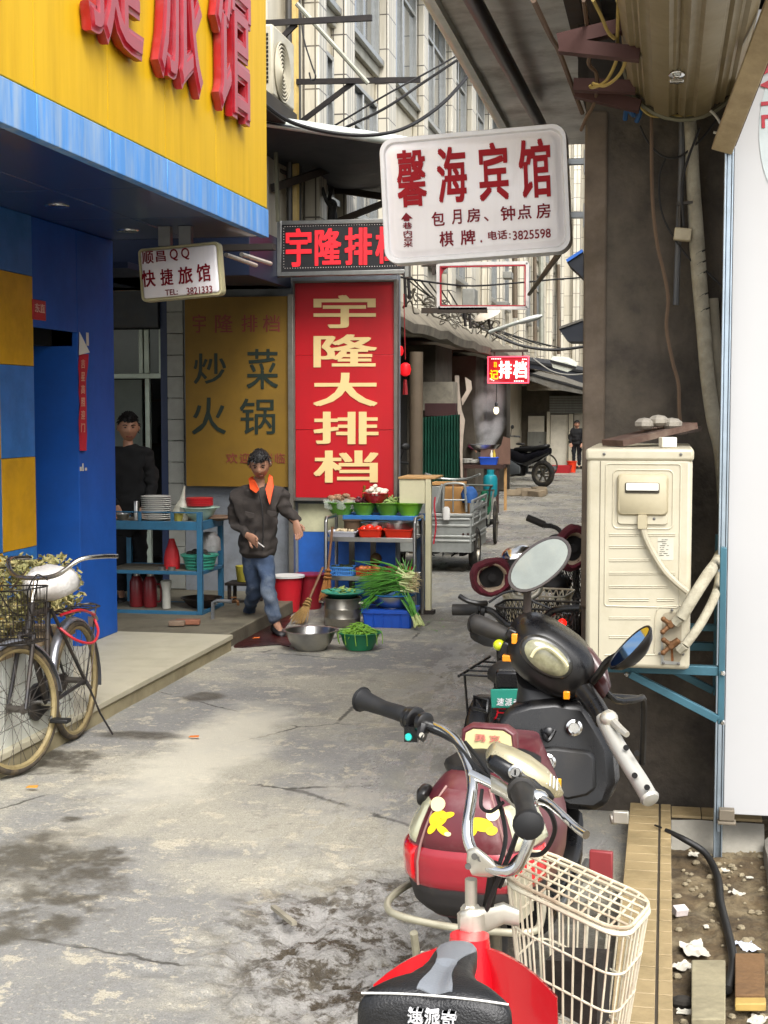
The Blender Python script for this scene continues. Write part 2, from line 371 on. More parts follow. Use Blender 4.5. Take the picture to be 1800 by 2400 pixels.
for a,c in zip(ys_[:-1],ys_[1:]):
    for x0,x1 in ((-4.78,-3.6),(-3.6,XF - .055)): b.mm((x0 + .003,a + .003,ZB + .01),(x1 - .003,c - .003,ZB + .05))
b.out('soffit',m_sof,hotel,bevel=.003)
for px,py in ((133,482),(300,540)):
    g = G(px,py,ZB + .01); b = B(); b.lathe([(.045,.001),(.075,-.001),(.08,.004),(.08,.006),(.04,.012)],g - V((0,0,.006)),n=24); d_ = b.out('downlight',m_chrome,hotel)
    b = B(); b.lathe([(.044,0),(.044,.004)],g - V((0,0,.003)),n=18); b.out('lens',m_glass,d_)
# checkered wall left of the door recess
YR0 = PX(82,1000,XW).y; YP0 = PX(185,1000,XW).y
zz = [PX(40,q,XW).z for q in (1505,1289,1073,856,640)]; zz[0] = .45
by = B(); bb = B(); cw = YR0 - PX(2,1000,XW).y
for j in range(8):
    y1 = YR0 - j*cw; y0 = y1 - cw
    for i in range(len(zz) - 1):
        t = by if (i + j) % 2 == 1 else bb; t.mm((XW - .04,y0 + .002,zz[i] + .002),(XW,y1 - .002,zz[i + 1] - .002))
bb.mm((XW - .04,YR0 - 8*cw,zz[-1] + .002),(XW,YR0 - .002,ZB + .008))
by.out('yellow_wall_panels',m_yel2,hotel,bevel=.002); bb.out('blue_wall_panels',m_bld,hotel,bevel=.002)
b = B(); b.mm((-4.9,HY0,0),(XW - .042,YR0 - .001,ZB)); b.mm((-4.9,YP0,2.32),(XW - .042,HY1 - .2,ZB)); b.mm((-4.9,YR0,2.32),(XW - .2,YP0,ZB)); b.mm((-9,HY0,3.3),(-4.8,HY1,5.4)); b.out('wall_core',m_dark,hotel)
b = B(); b.mm((XW - .041,YR0,PX(130,772,XW).z),(XW - .001,YP0,ZB + .008))       # header above the recess
b.mm((-4.85,YP0,.12),(XW - .001,HY1 - .003,ZB + .008)); b.out('blue_pillar',m_blu,hotel,bevel=.006)
b = B(); b.mm((-4.72,YR0,.12),(-4.68,YP0,2.4)); b.out('door',M('blue_glass_door','#1d5a86',.12,var=.2,sc=1,coat=.5),hotel)
b = B(); ym = (YR0 + YP0)/2
for yy in (YR0 + .03,ym,YP0 - .03): b.mm((-4.682,yy - .025,.12),(-4.65,yy + .025,2.4))
b.mm((-4.682,YR0,.12),(-4.652,YP0,.22)); b.out('door_frame',M('blue_door_frame','#16406e',.3),hotel)
b = B(); b.box((-4.62,ym - .1,1.15),(.03,.03,.5)); b.out('door_handle',m_chrome,hotel)
# raised red characters of the fascia: only their lower parts reach into the picture
def hotelchar(ch,xa,xb,ybot,hh):
    ya,yb = PX(xa,150,XF).y,PX(xb,150,XF).y; z0 = PX((xa + xb)/2,ybot,XF).z
    vs,fs = glyph(ch,.032); zs_ = [v[2] for v in vs]; lo,hi = min(zs_),max(zs_); b = B(); b.add([(XF + .004 + .075*min(1,(v[2] - lo)*12 if v[2] < .5 else 1 - .16*(v[2] < hi - .002)),ya + (yb - ya)*v[0],z0 + hh*v[1]) for v in vs],fs)
    b.out('sign_letter',m_red3,hotel,ang=50)
hotelchar('捷',178,312,118,1.05); hotelchar('旅',345,452,210,1.05); hotelchar('馆',482,566,278,1.05)
# number plaque, couplet strip with torn paper, all fixed to the wall
Yq = PX(85,730,XW).y
q0,q1 = PX(76,748,XW + .003),PX(106,706,XW + .003)
pl = thing('number_plaque','small red house number plaque on the blue wall beside the checkered panels','plaque',(XW,q0.y,q0.z))
b = B(); b.mm((XW,q0.y,q0.z),(XW + .008,q1.y,q1.z)); b.out('plate',M('plaque_red','#b3202a',.4),pl,bevel=.004)
lettering('lettering',[('东直',(XW + .009,q0.y + .03,q0.z + .05),(0,(q1.y - q0.y)*.75,0),(0,0,(q1.z - q0.z)*.45))],M('plaque_pale','#e2b8a8',.5),pl,.002)
XC = XW + .004
m_coup = M('red_paper','#c01f30',.7,var=.15,sc=9,bump=.3,bsc=25)
cp_ = thing('couplet_banner','red paper couplet strip peeling from the blue pillar','banner',PX(192,1055,XC))
b = B(); rs = []
edge = [(186,208,830),(184,206,860),(186,202,890),(185,202,920),(188,203,950),(185,203,985),(186,204,1020),(187,203,1040),(188,203,1056)]
for i,(xa,xb,yy) in enumerate(edge):
    o = .006*(i % 3); pa,pb = PX(xa,yy,XC + .002 + o),PX(xb,yy,XC + .006 + .01*((i + 1) % 2)); rs.append([pa,pb,pb - V((.002,0,0)),pa - V((.002,0,0))])
b.rings(rs); b.out('paper',m_coup,cp_,ang=80)
its = []
for i,ch in enumerate('吉星高照迎门'):
    y0 = 842 + i*30; o = PX(190,y0 + 21,XC + .024); its.append((ch,o,PX(199,y0 + 21,XC + .024) - o,PX(190,y0,XC + .024) - o))
lettering('lettering',its,M('gold_ink','#d9a88c',.5),cp_,.001,.01)
b = B(); b.prism([PX(185,832,XC + .01),PX(186,778,XC + .004),PX(210,826,XC + .05)],(.002,0,0)); b.out('torn_paper',M('paper_white','#cfc8bb',.8,var=.1),cp_)
b = B()
for xa,ya,w_,h_ in ((187,1094,5,10),(193,1086,3,18),(199,1096,5,7),(202,780,6,30)):
    b.mm(PX(xa,ya + h_,XC - .003),PX(xa + w_,ya,XC))
b.out('paper_scrap',M('paper_white','#cfc8bb',.8),label='torn white paper scraps stuck on the blue pillar below the couplet',cat='paper')
# step platform
m_step = M('step_terrazzo','#b9b29a',.5,var=.07,sc=2.5,dirt=.35,dcol='#8f876b',bump=.05)
m_stepf = M('step_face','#9a8f70',.7,var=.15,sc=6,dirt=.5,dcol='#6b6148')
b = B(); b.mm((-9,1.5,.085),(-3.275,10.72,.12)); b.out('step_platform',m_step,kind='structure',bevel=.004)
b = B(); b.mm((-9,1.5,-.03),(-3.287,10.71,.085)); b.out('step_riser',m_stepf,kind='structure')
m_floor = M('grimy_floor','#6b6555',.6,var=.25,sc=3,dirt=.6,dcol='#3a352b',bump=.2)
b = B(); b.mm((-9,10.72,-.03),(-3.34,17,.112)); b.out('shop_floor',m_floor,kind='structure',bevel=.01)

# tiled planter with dry shrubs behind the bicycle
XPL = -3.33
yP1 = PX(166,1465,XPL).y; zP = PX(166,1465,XPL).z
m_wt = M('white_tile','#c9cbc2',.3,var=.06,sc=4,dirt=.3,dcol='#a09a84')
plt = thing('tiled_planter','low white tiled planter box beside the hotel entrance','planter',(XPL - .3,yP1 - 1.5,.12))
b = B(); y = yP1; hz = (zP - .0)/3
while y > 4.2:
    for k in range(3):
        b.mm((XPL,y - .3 + .003,.0 + k*hz + .003),(XPL + .012,y - .003,(k + 1)*hz - .003))
    y -= .3
for k in range(3): b.mm((XPL - .6,yP1,k*hz + .003),(XPL - .003,yP1 + .012,(k + 1)*hz - .003))
b.out('tile_facing',m_wt,plt,bevel=.0015)
b = B(); b.mm((XPL - .6,4.2,0),(XPL,yP1,zP - .05)); b.mm((XPL - .07,4.2,zP - .05),(XPL + .02,yP1 + .02,zP)); b.mm((XPL - .6,yP1 - .07,zP - .05),(XPL - .07,yP1 + .02,zP)); b.out('planter_wall',M('planter_rim','#a08b6c',.7,dirt=.4),plt)
b = B(); b.mm((XPL - .55,4.2,zP - .05),(XPL - .08,yP1 - .08,zP - .02)); b.out('soil',m_dirt,plt)
m_leaf = M('dry_leaf','#8f8c58',.6,var=.5,sc=14,dirt=.8,dcol='#c0a574'); m_stem = M('shrub_stem','#4a3b28',.8)
def shrub(cx,cy,z0,r,h,n,lab):
    t = thing('shrub',lab,'shrub',(cx,cy,z0),group='dry shrubs in the planter'); lf = B(); st = B()
    for k in range(9):
        a = random.uniform(0,6.28); q = random.uniform(.3,.95); e = V((cx + r*q*math.cos(a),cy + r*q*math.sin(a),z0 + h*random.uniform(.6,1)))
        st.tube([(cx,cy,z0),(cx + (e.x - cx)*.35,cy + (e.y - cy)*.35,z0 + h*.45),e],[.011,.008,.003],5,smooth=4)
    for k in range(n):
        a = random.uniform(0,6.28); q = math.sqrt(random.random()); zz_ = random.uniform(.05,1); rr = r*q*(1 - .45*abs(zz_ - .5)); c = V((cx + rr*math.cos(a),cy + rr*math.sin(a),z0 + h*zz_))
        if noise.noise(c*7) < -.22: continue
        d = V((random.uniform(-1,1),random.uniform(-1,1),random.uniform(-.5,.8))).normalized(); s = d.orthogonal().normalized(); s = (Matrix.Rotation(random.uniform(0,6.28),3,d) @ s); u = d.cross(s); L_ = random.uniform(.028,.05); w_ = L_*.38
        lf.add([c,c + d*L_*.45 + s*w_ - u*.006,c + d*L_,c + d*L_*.45 - s*w_ - u*.006,c + d*L_*.5 + u*.008],[(0,1,4),(1,2,4),(2,3,4),(3,0,4)])
    lf.out('foliage',m_leaf,t,ang=60); st.out('stem',m_stem,t)
shrub(XPL - .30,PX(20,1300,XPL - .2).y - .1,zP - .03,.32,PX(30,1290,XPL - .3).z - zP,1500,'dry yellowing shrub at the left edge of the planter behind the bicycle basket')
shrub(XPL - .34,PX(118,1300,XPL - .2).y + .15,zP - .03,.27,PX(120,1290,XPL - .34).z - zP,1300,'dry yellowing shrub at the right end of the planter beside the blue pillar')
# ================================================================== restaurant annex (yellow menu board, red banner, open kitchen)
YRW = 13.4
m_rwall = M('annex_plaster','#7d8288',.8,var=.2,sc=3,dirt=.6,dcol='#4d4a44',bump=.2)
m_gtile = M('grey_tile','#8f9089',.35,var=.12,sc=6,dirt=.3,dcol='#5c5a52')
m_navy = M('navy_panel','#141f36',.5,var=.2,sc=3)
ann = thing('restaurant_annex','low restaurant annex with open kitchen bay, grey tiled post and grimy front wall','building',(-4,YRW,0))
xk = PY(394,1000,YRW).x; xk2 = PY(432,1000,YRW).x; xr = PY(932,1000,YRW).x; xbn = PY(684,1000,YRW).x
b = B(); b.mm((xk2,YRW,.1),(xbn,YRW + .15,3.05)); b.mm((xbn,YRW,-.02),(xr,YRW + .15,3.12)); b.out('front_wall',m_rwall,ann,bevel=.004)
b = B(); b.mm((-7.4,YRW + 3.0,.1),(-3.7,YRW + 3.1,3.1)); b.mm((-3.7,YRW + .2,.1),(-3.62,YRW + 3.1,3.1)); b.mm((-7.5,YRW - 2.6,.1),(-7.4,YRW + 3.1,3.1)); b.mm((-7.4,YRW + .2,3.05),(-3.71,YRW + 3,3.1)); b.mm((-7.4,YRW - 2.6,3.051),(XW - .5,YRW + .19,3.1)); b.out('interior_wall',M('kitchen_wall','#262a28',.6,var=.25,sc=2,dirt=.5,dcol='#1c1b18'),ann)
b = B(); n_ = 14; z0,z1 = .12,3.0
for k in range(n_): b.mm((xk + .002,YRW - .012,z0 + (z1 - z0)*k/n_ + .003),(xk2 - .002,YRW + .16,z0 + (z1 - z0)*(k + 1)/n_ - .003))
b.out('tiled_post',m_gtile,ann,bevel=.002)
b = B(); b.mm((xk - .07,YRW + .0,.1),(xk - .002,YRW + .15,3.05)); b.out('door_post',M('navy_post','#1b2b4d',.5),ann)
b = B(); zh0,zh1 = PY(500,690,YRW).z,PY(500,590,YRW).z
b.mm((-4.9,12.0,3.0),(xbn,YRW - .004,3.42)); b.out('header_panel',m_navy,ann,bevel=.004)
b = B(); b.mm((PY(272,0,YRW).x - 1,YRW - .05,PY(300,770,YRW).z),(xk - .071,YRW + .05,PY(300,650,YRW).z)); b.out('shutter_box',M('shutter_box','#2a3038',.5,var=.2,dirt=.3),ann,bevel=.01)
# aluminium sliding window of the kitchen
m_frm = M('window_frame_pale','#a9b5a9',.4,.3,var=.1,dirt=.3); m_gg = M('greenish_glass','#2c4036',.1,var=.3,sc=2)
wn = B(); xs0 = PY(225,0,YRW).x; zt,zm,zb = PY(330,772,YRW).z,PY(330,875,YRW).z,.12
for xa,xb in ((313,323),(326,338),(361,371),(373,385)):
    wn.mm((PY(xa,0,YRW).x,YRW + .02,zm),(PY(xb,0,YRW).x,YRW + .07,zt))
for xa,xb,o in ((327,338,0),(374,379,.03),(381,391,0)): wn.mm((PY(xa,0,YRW).x,YRW + .02 + o,zb),(PY(xb,0,YRW).x,YRW + .07 + o,zm - .05))
wn.mm((xs0,YRW + .015,zm - .05),(xk - .071,YRW + .08,zm)); wf = wn.out('window_frame',m_frm,ann,bevel=.004)
b = B(); b.mm((xs0,YRW + .04,zm),(PY(318,0,YRW).x,YRW + .045,zt)); b.mm((PY(338,0,YRW).x,YRW + .04,zm),(PY(362,0,YRW).x,YRW + .045,zt)); b.out('pane',m_gg,wf)
b = B(); b.mm((-5.6,11.2,3.0),(-4.28,13.3,3.05)); b.out('bay_ceiling',m_navy,ann)
b = B(); b.mm((PY(272,0,14.6).x - .5,14.6,1.2),(PY(322,0,14.6).x,14.65,PY(300,890,14.6).z)); b.out('inner_panel',M('inner_panel','#9aa6a0',.6,var=.1),ann,bevel=.005)
# painted dado below the banner, behind the rack: cream band, blue band
b = B(); xa = PY(695,0,YRW).x
b.mm((xa,YRW - .012,PY(700,1245,YRW).z),(xr - .02,YRW - .001,PY(700,1180,YRW).z)); b.out('cream_band',M('cream_paint','#c9c8a4',.7,dirt=.3),ann)
b = B(); b.mm((xa,YRW - .012,.02),(xr - .02,YRW - .001,PY(700,1245,YRW).z - .004)); b.out('blue_band',M('blue_paint','#2560b4',.5,var=.15,dirt=.3,dcol='#223a5c'),ann)

# ------------------------------------------------------------------ menu board (yellow, painted characters)
def signbox(root,x0,y0,x1,y1,Y,mat,mfr,dep=.06,fr=.02,bevel=.003):
    a,c = PY(x0,y1,Y),PY(x1,y0,Y)
    b = B(); b.mm((a.x + fr,Y,a.z + fr),(c.x - fr,Y + dep,c.z - fr)); b.out('face',mat,root)
    b = B()
    b.mm((a.x,Y - .012,a.z),(a.x + fr,Y + dep,c.z)); b.mm((c.x - fr,Y - .012,a.z),(c.x,Y + dep,c.z)); b.mm((a.x + fr,Y - .012,a.z),(c.x - fr,Y + dep,a.z + fr)); b.mm((a.x + fr,Y - .012,c.z - fr),(c.x - fr,Y + dep,c.z))
    b.out('frame',mfr,root,bevel=bevel); return a,c
YB = 13.3
mb = thing('menu_board','faded yellow menu board with green brush characters behind the man in the jacket','sign',PY(555,1140,YB))
m_mby = M('faded_yellow_board','#7d5e12',.6,var=.1,sc=4,dirt=.25,dcol='#6b5420')  # faded yellow, darkened further so the colour carries some shade
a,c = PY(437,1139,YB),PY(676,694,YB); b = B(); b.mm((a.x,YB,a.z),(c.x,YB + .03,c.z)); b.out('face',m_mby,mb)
lettering('green_lettering',pxtext([('炒',454,828,530,900),('菜',578,818,652,912),('火',450,932,530,1018),('锅',562,934,645,1018)],YB),M('green_ink','#15251a',.6),mb,.003,.012)
lettering('red_lettering',pxtext([('宇',452,737,482,780),('隆',504,737,546,780),('排',566,738,604,778),('档',616,738,656,778),('欢',530,1062,557,1086),('迎',562,1062,585,1086),('光',620,1062,640,1086),('临',645,1062,668,1086)],YB),M('dull_red_ink','#7d3328',.6),mb,.003,.01)
b = B(); p = PY(679,1140,YB); q = PY(690,690,YB); b.mm((p.x,YB - .05,p.z - .9),(q.x - .004,YB + .02,q.z)); b.out('side_trim',M('steel_trim','#9a958a',.35,.8,dirt=.4),mb,bevel=.003)
# ------------------------------------------------------------------ red banner with cream characters
rb = thing('red_banner_sign','tall red banner sign with large cream characters above the vegetable rack','sign',PY(810,1165,YB))
m_ban = M('red_banner','#b5121c',.4,var=.1,sc=1.2,dirt=.12,dcol='#5d1a1c',coat=.15)
a,c = PY(690,1166,YB),PY(928,660,YB)
b = B(); nseg = 3; hz = [a.z,PY(0,1005,YB).z,PY(0,838,YB).z,c.z]
for k in range(3): b.mm((a.x + .015,YB - .004*(k % 2),hz[k] + .001),(c.x - .015,YB + .05,hz[k + 1] - .001))
b.out('face',m_ban,rb,bevel=.002)
lettering('lettering',pxtext([('宇',735,692,881,769),('隆',735,784,884,861),('大',734,874,885,952),('排',735,965,887,1041),('档',735,1056,887,1131)],YB,.006),M('cream_letter','#e6c98c',.5,var=.06,sc=2),rb,.004,.028)
b = B(); b.mm((a.x,YB - .03,a.z - .03),(a.x + .015,YB + .06,c.z + .02)); b.mm((c.x - .015,YB - .03,a.z - .03),(c.x + .02,YB + .06,c.z + .02)); b.mm((a.x + .015,YB - .02,a.z - .03),(c.x - .015,YB + .06,a.z)); b.mm((a.x + .015,YB - .02,c.z),(c.x - .015,YB + .06,c.z + .02)); b.out('frame',M('banner_frame','#77716a',.45,.5,dirt=.5),rb,bevel=.003)
# ------------------------------------------------------------------ LED sign (black panel, red characters with a faint glow added)
YL = 12.9
ld = thing('led_sign','black dot matrix sign with red characters in a silver frame below the tarpaulin','sign',PY(804,640,YL))
Ls = -.022
def par(x0,y0,x1,y1,Y,d0,d1,sk):
    p = [PY(x0,y0,Y),PY(x1,y0 + sk*(x1 - x0),Y),PY(x1,y1 + sk*(x1 - x0),Y),PY(x0,y1,Y)]
    return [V((q.x,Y + d0,q.z)) for q in p],d1 - d0
b = B(); pp,dd = par(660,528,950,638,YL,0,.08,Ls); b.prism(pp,(0,dd,0)); b.out('panel',M('led_black','#1a1a1c',.5,var=.3,sc=60),ld)
b = B()
for q in ((650,518,660,648),(949,521,959,650)): pp,dd = par(*q,YL,-.015,.09,Ls); b.prism(pp,(0,dd,0))
for y0 in (518,638): pp,dd = par(660,y0,949,y0 + 10,YL,-.015,.09,Ls); b.prism(pp,(0,dd,0))
b.out('frame',m_alu,ld,bevel=.003)
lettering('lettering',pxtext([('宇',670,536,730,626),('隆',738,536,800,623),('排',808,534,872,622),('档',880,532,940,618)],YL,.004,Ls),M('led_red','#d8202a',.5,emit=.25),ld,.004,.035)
b = B()
for i in range(46):
    x = 668 + i*6
    for yy in (531,629): p = PY(x,yy + Ls*(x - 660),YL - .003); b.box(p,(.006,.004,.006))
for i in range(15): p = PY(665,536 + i*6.4,YL - .003); b.box(p,(.006,.004,.006)); p = PY(944,530 + i*6.4,YL - .003); b.box(p,(.006,.004,.006))
b.out('border_dots',M('led_dot','#d8d0c8',.4),ld)
b = B(); p,q = PY(652,520,YL),PY(646,345,YL); b.beam(p,(q.x,YL,q.z),.045,.03); p,q = PY(908,515,YL + .03),PY(915,360,YL + .03); b.beam(p,(q.x,YL + .03,q.z),.045,.03); b.out('hanger',M('olive_steel','#6f6c58',.6,.3,dirt=.4),ld)

# ------------------------------------------------------------------ tarpaulin roof over the annex front
tp = thing('tarpaulin_awning','dark blue tarpaulin awning with pale front pipe over the restaurant front','awning',(-4,13,3.1))
ZT = 4.25
P1,P2,P3,P4 = G(585,282,ZT),G(955,342,ZT),G(955,455,ZT),G(560,436,ZT)
m_tarp = M('dark_tarp','#151a24',.6,var=.25,sc=2,dirt=.3,dcol='#3b3a36',bump=.4,bsc=6)
b = B(); rs = []
for i in range(13):
    t = i/12; r = []
    for j in range(9):
        s = j/8; p = (P1*(1 - t) + P2*t)*(1 - s) + (P4*(1 - t) + P3*t)*s; p.z -= .07*math.sin(math.pi*s) + .03*math.sin(t*12)*math.sin(math.pi*s); r.append(p)
    rs.append(r + [p + V((0,0,.012)) for p in r[::-1]])
b.rings(rs); b.out('tarp',m_tarp,tp)
b = B(); b.tube([P1 + V((-.1,-.02,.03)),P2 + V((0,-.02,.03))],.05,12); b.out('front_pipe',M('pale_pipe','#cfd3cc',.35,var=.08,dirt=.3,dcol='#8ea07a'),tp)
b = B(); bm = lambda x0,y0,x1,y1,Y0,Y1,w,h=None: b.beam(PY(x0,y0,Y0),PY(x1,y1,Y1),w,h or w)
bm(622,340,905,378,13.2,14.0,.06,.1); bm(745,438,905,462,15.4,15.4,.07); bm(640,440,815,382,13.0,14.6,.045,.07); bm(790,520,905,474,14.6,14.6,.06); bm(622,385,680,410,13.3,13.5,.03)
b.out('support_frame',M('rust_steel','#3d352e',.7,.3,dirt=.4,dcol='#5c4a38'),tp)
b = B(); b.tube([PY(775,520,14.5),PY(780,480,14.5),PY(772,470,14.4),PY(777,440,14.5)],[.035,.05,.02,.025],8,smooth=4); b.tube([PY(787,520,14.5),PY(781,492,14.5),PY(765,470,14.4),PY(755,440,14.4)],[.02,.03,.02,.02],7,smooth=4); b.out('tied_cloth',M('dark_plastic','#1d1a18',.6),tp)
b = B(); b.mm(PY(668,540,14.9),PY(748,432,15.0)); b.out('hanging_sheet',M('dark_sheet','#2a231f',.8,var=.2),tp)
p = PY(845,335,13.35)
fl = thing('floodlight','small dark floodlight clamped on the pale pipe of the tarpaulin awning','lamp',p)
b = B(); b.ell(p,(.055,.05,.045)); b.lathe([(.03,0),(.035,.05),(.02,.055)],p + V((-.035,-.02,-.03)),(-.1,-.3,-1),12); b.lathe([(.03,0),(.035,.05),(.02,.055)],p + V((.035,-.02,-.03)),(.2,-.3,-1),12); b.out('lamp_body',m_black,fl)

# ================================================================== BACK: long pale tiled apartment block on the left of the lane
XA_ = -3.6
def tile_material(name,c1,c2,mortar,bw=.9,bh=.42):
    mt = bpy.data.materials.new(name); mt.use_nodes = True; N = mt.node_tree.nodes; L = mt.node_tree.links; bs = N['Principled BSDF']
    geo = N.new('ShaderNodeNewGeometry'); sp = N.new('ShaderNodeSeparateXYZ'); L.new(geo.outputs['Position'],sp.inputs[0])
    ad = N.new('ShaderNodeMath'); L.new(sp.outputs[0],ad.inputs[0]); L.new(sp.outputs[1],ad.inputs[1])
    cb = N.new('ShaderNodeCombineXYZ'); L.new(ad.outputs[0],cb.inputs[0]); L.new(sp.outputs[2],cb.inputs[1])
    br = N.new('ShaderNodeTexBrick'); br.offset = 0; br.inputs['Scale'].default_value = 1; br.inputs['Mortar Size'].default_value = .008; br.inputs['Brick Width'].default_value = bw; br.inputs['Row Height'].default_value = bh
    br.inputs['Color1'].default_value = lin(c1) + [1]; br.inputs['Color2'].default_value = lin(c2) + [1]; br.inputs['Mortar'].default_value = lin(mortar) + [1]; L.new(cb.outputs[0],br.inputs[0])
    mp = N.new('ShaderNodeMapping'); mp.inputs['Scale'].default_value = (2.5,2.5,.25); L.new(geo.outputs['Position'],mp.inputs[0])
    nz = N.new('ShaderNodeTexNoise'); nz.inputs['Scale'].default_value = 1.6; nz.inputs['Detail'].default_value = 7; nz.inputs['Roughness'].default_value = .65; L.new(mp.outputs[0],nz.inputs[0])
    rp = N.new('ShaderNodeValToRGB'); rp.color_ramp.elements[0].position = .5; rp.color_ramp.elements[1].position = .75; rp.color_ramp.elements[0].color = (0,0,0,1); rp.color_ramp.elements[1].color = (.9,.9,.9,1); L.new(nz.outputs['Fac'],rp.inputs[0])
    mx = N.new('ShaderNodeMixRGB'); L.new(rp.outputs[0],mx.inputs[0]); L.new(br.outputs['Color'],mx.inputs[1]); mx.inputs[2].default_value = lin('#8d8268') + [1]; L.new(mx.outputs[0],bs.inputs['Base Color']); bs.inputs['Roughness'].default_value = .4
    return mt
m_ftile = tile_material('pale_facade_tile','#cdc7b6','#bfb9a8','#55504a',.115,.42); m_fwall = M('pale_facade_wall','#c4bdaa',.6,var=.08,sc=1.2,streak=True,dirt=.6,dcol='#92866a')
m_ftile2 = tile_material('pale_facade_tile_wide','#c9c3b2','#bdb6a4','#7b7160',1.3,.6)
ap = thing('apartment_building','long pale tiled apartment block with aluminium windows along the left of the lane','building',(XA_,25,0))
Z1,ZTOP = 3.0,8.35
b = B(); b.mm((XA_ - 3,13.0,Z1),(XA_ - .002,46,ZTOP)); b.mm((XA_ - 3,16.6,0),(XA_ - .9,46,Z1)); b.out('wall',m_fwall,ap)
pil = [PX(x0,250,XA_ + .1).y for x0 in (732,797,897,983,1050,1098,1140,1172,1200,1226,1250,1272,1292,1310,1326,1342)]
for i,y in enumerate(pil):
    b = B(); w = (.34,.44,.5)[i % 3]*(1 + .02*i); b.mm((XA_,y,Z1),(XA_ + .17,y + w,ZTOP - .35)); b.out('pilaster',m_ftile,ap,bevel=.012)
b = B(); b.mm((XA_,13.0,ZTOP - .35),(XA_ + .45,46,ZTOP)); b.mm((XA_ + .0,13.0,5.95),(XA_ + .06,46,6.1)); b.out('cornice',M('grey_concrete','#a8a69a',.8,dirt=.5,dcol='#6e6c62'),ap,bevel=.01)
b = B(); b.tube([(XA_ + .5,13,ZTOP - .12),(XA_ + .5,46,ZTOP - .12)],.07,10); b.out('gutter',M('pale_pipe','#cfd3cc',.35),ap)
def window(y0,y1,z0,z1):
    fr = B(); X = XA_ + .004; t = .05
    fr.mm((X,y0,z0),(X + .07,y0 + t,z1)); fr.mm((X,y1 - t,z0),(X + .07,y1,z1)); fr.mm((X,y0 + t,z0),(X + .07,y1 - t,z0 + t)); fr.mm((X,y0 + t,z1 - t),(X + .07,y1 - t,z1)); ym = (y0 + y1)/2
    fr.mm((X,ym - .03,z0 + t),(X + .06,ym + .03,z1 - t)); fr.mm((X,y0 + t,z0 + (z1 - z0)*.68),(X + .05,ym - .03,z0 + (z1 - z0)*.68 + .05)); fr.mm((X,ym + .03,z0 + (z1 - z0)*.68),(X + .05,y1 - t,z0 + (z1 - z0)*.68 + .05))
    fr.mm((X - .003,y0 - .05,z0 - .07),(X + .12,y1 + .05,z0 - .004))
    f = fr.out('window',m_alu,ap,bevel=.004); g = B(); g.mm((X,y0 + t,z0 + t),(X + .02,y1 - t,z1 - t)); g.out('pane',M('window_glass','#39434a',.08,var=.4,sc=1.5,coat=.4),f)
for i in range(len(pil) - 1):
    g0 = pil[i] + (.34,.44,.5)[i % 3]*(1 + .02*i) + .06; g1 = pil[i + 1] - .06
    if g1 - g0 < .5: continue
    window(g0,g1,6.15,7.95)
    if i % 3 != 2 or i < 2: window(g0 + .1,g1 - .1,4.1,5.6)
# ledge with canopies over the ground floor
m_conc = M('stained_concrete','#7d7565',.85,var=.2,sc=2,dirt=.7,dcol='#4f493e',bump=.4,bsc=15)
b = B(); rs = []
for i in range(40):
    y = 16.4 + i*.75; k = .07*noise.noise(V((y,0,0))); rs.append([(XA_ - .05,y,2.95 + k*.5),(XA_ + .36,y,2.88 + k),(XA_ + .38,y,3.0 + k),(XA_ + .1,y,3.3)])
b.rings(rs); b.out('ledge',m_conc,ap)
m_shop = M('dark_shopfront','#1c1916',.8,var=.5,sc=.9,dirt=.6,dcol='#57503f'); m_plas = M('dirty_plaster','#564f43',.85,var=.25,sc=1.6,dirt=.75,dcol='#3a352c')
for y0,y1 in ((16.7,18.6),(19.2,22.6),(24.6,27.5),(29,33),(34,37)): b = B(); b.mm((XA_ - .5,y0,0),(XA_ - .42,y1,2.88)); b.out('shopfront',m_shop,ap)
for y0,y1 in ((15.9,16.6),(18.65,19.15),(22.7,24.5),(27.6,28.9),(33.1,33.9)): b = B(); b.mm((XA_ - .6,y0,0),(XA_ + .02,y1,2.88)); b.out('wall_pier',m_plas,ap,bevel=.01)
# wall at the end of the lane
eb = thing('end_building','pale building closing the far end of the lane behind the parked motorcycle','building',(-4,46,0))
b = B(); b.mm((-12,46,0),(3,47,2.6)); b.out('lower_wall',m_plas,eb)
b = B(); b.mm((-12,45.9,2.6),(3,47,12)); b.out('upper_wall',m_ftile2,eb)
b = B(); b.mm((-4.2,44.5,2.45),(3,45.9,2.65)); b.out('ledge',m_conc,eb)
for x in (-3.4,-2.9,-2.55,-2.1,-1.4): b = B(); b.mm((x,45.7,2.7),(x + .22,45.9,12)); b.out('wall_strip',m_ftile,eb)
def fp(x0,y0,x1,y1,Y,d=.05):
    a,c = PY(x0,y1,Y),PY(x1,y0,Y); q = B(); q.mm((a.x,Y - d,max(a.z,0)),(c.x,Y,c.z)); return q
fp(1290,972,1332,1092,45.95).out('white_panel',M('whitewash','#cfc9b8',.8,var=.1,sc=1,dirt=.4),eb); fp(1238,975,1276,1012,45.95,.04).out('white_notice',M('whitewash','#cfc9b8',.8),eb); fp(1345,968,1385,1092,45.95).out('white_panel',M('whitewash','#cfc9b8',.8),eb); fp(1236,1012,1288,1092,45.95,.03).out('shutter',M('grey_shutter','#77776f',.6,var=.15,streak=True),eb); fp(1282,965,1290,1095,45.9,.2).out('door_post',M('pale_post','#b5ad98',.7),eb); fp(1333,970,1344,1095,45.9,.2).out('door_post',M('pale_post','#b5ad98',.7),eb)
b = B()
for k in range(7): q = fp(1288,928 + k*6,1365,933 + k*6,45.85,.05); b.v += q.v; b.f += [tuple(i + len(b.v) - len(q.v) for i in f) for f in q.f]
b.out('louvre',M('grey_shutter','#77776f',.6),eb)

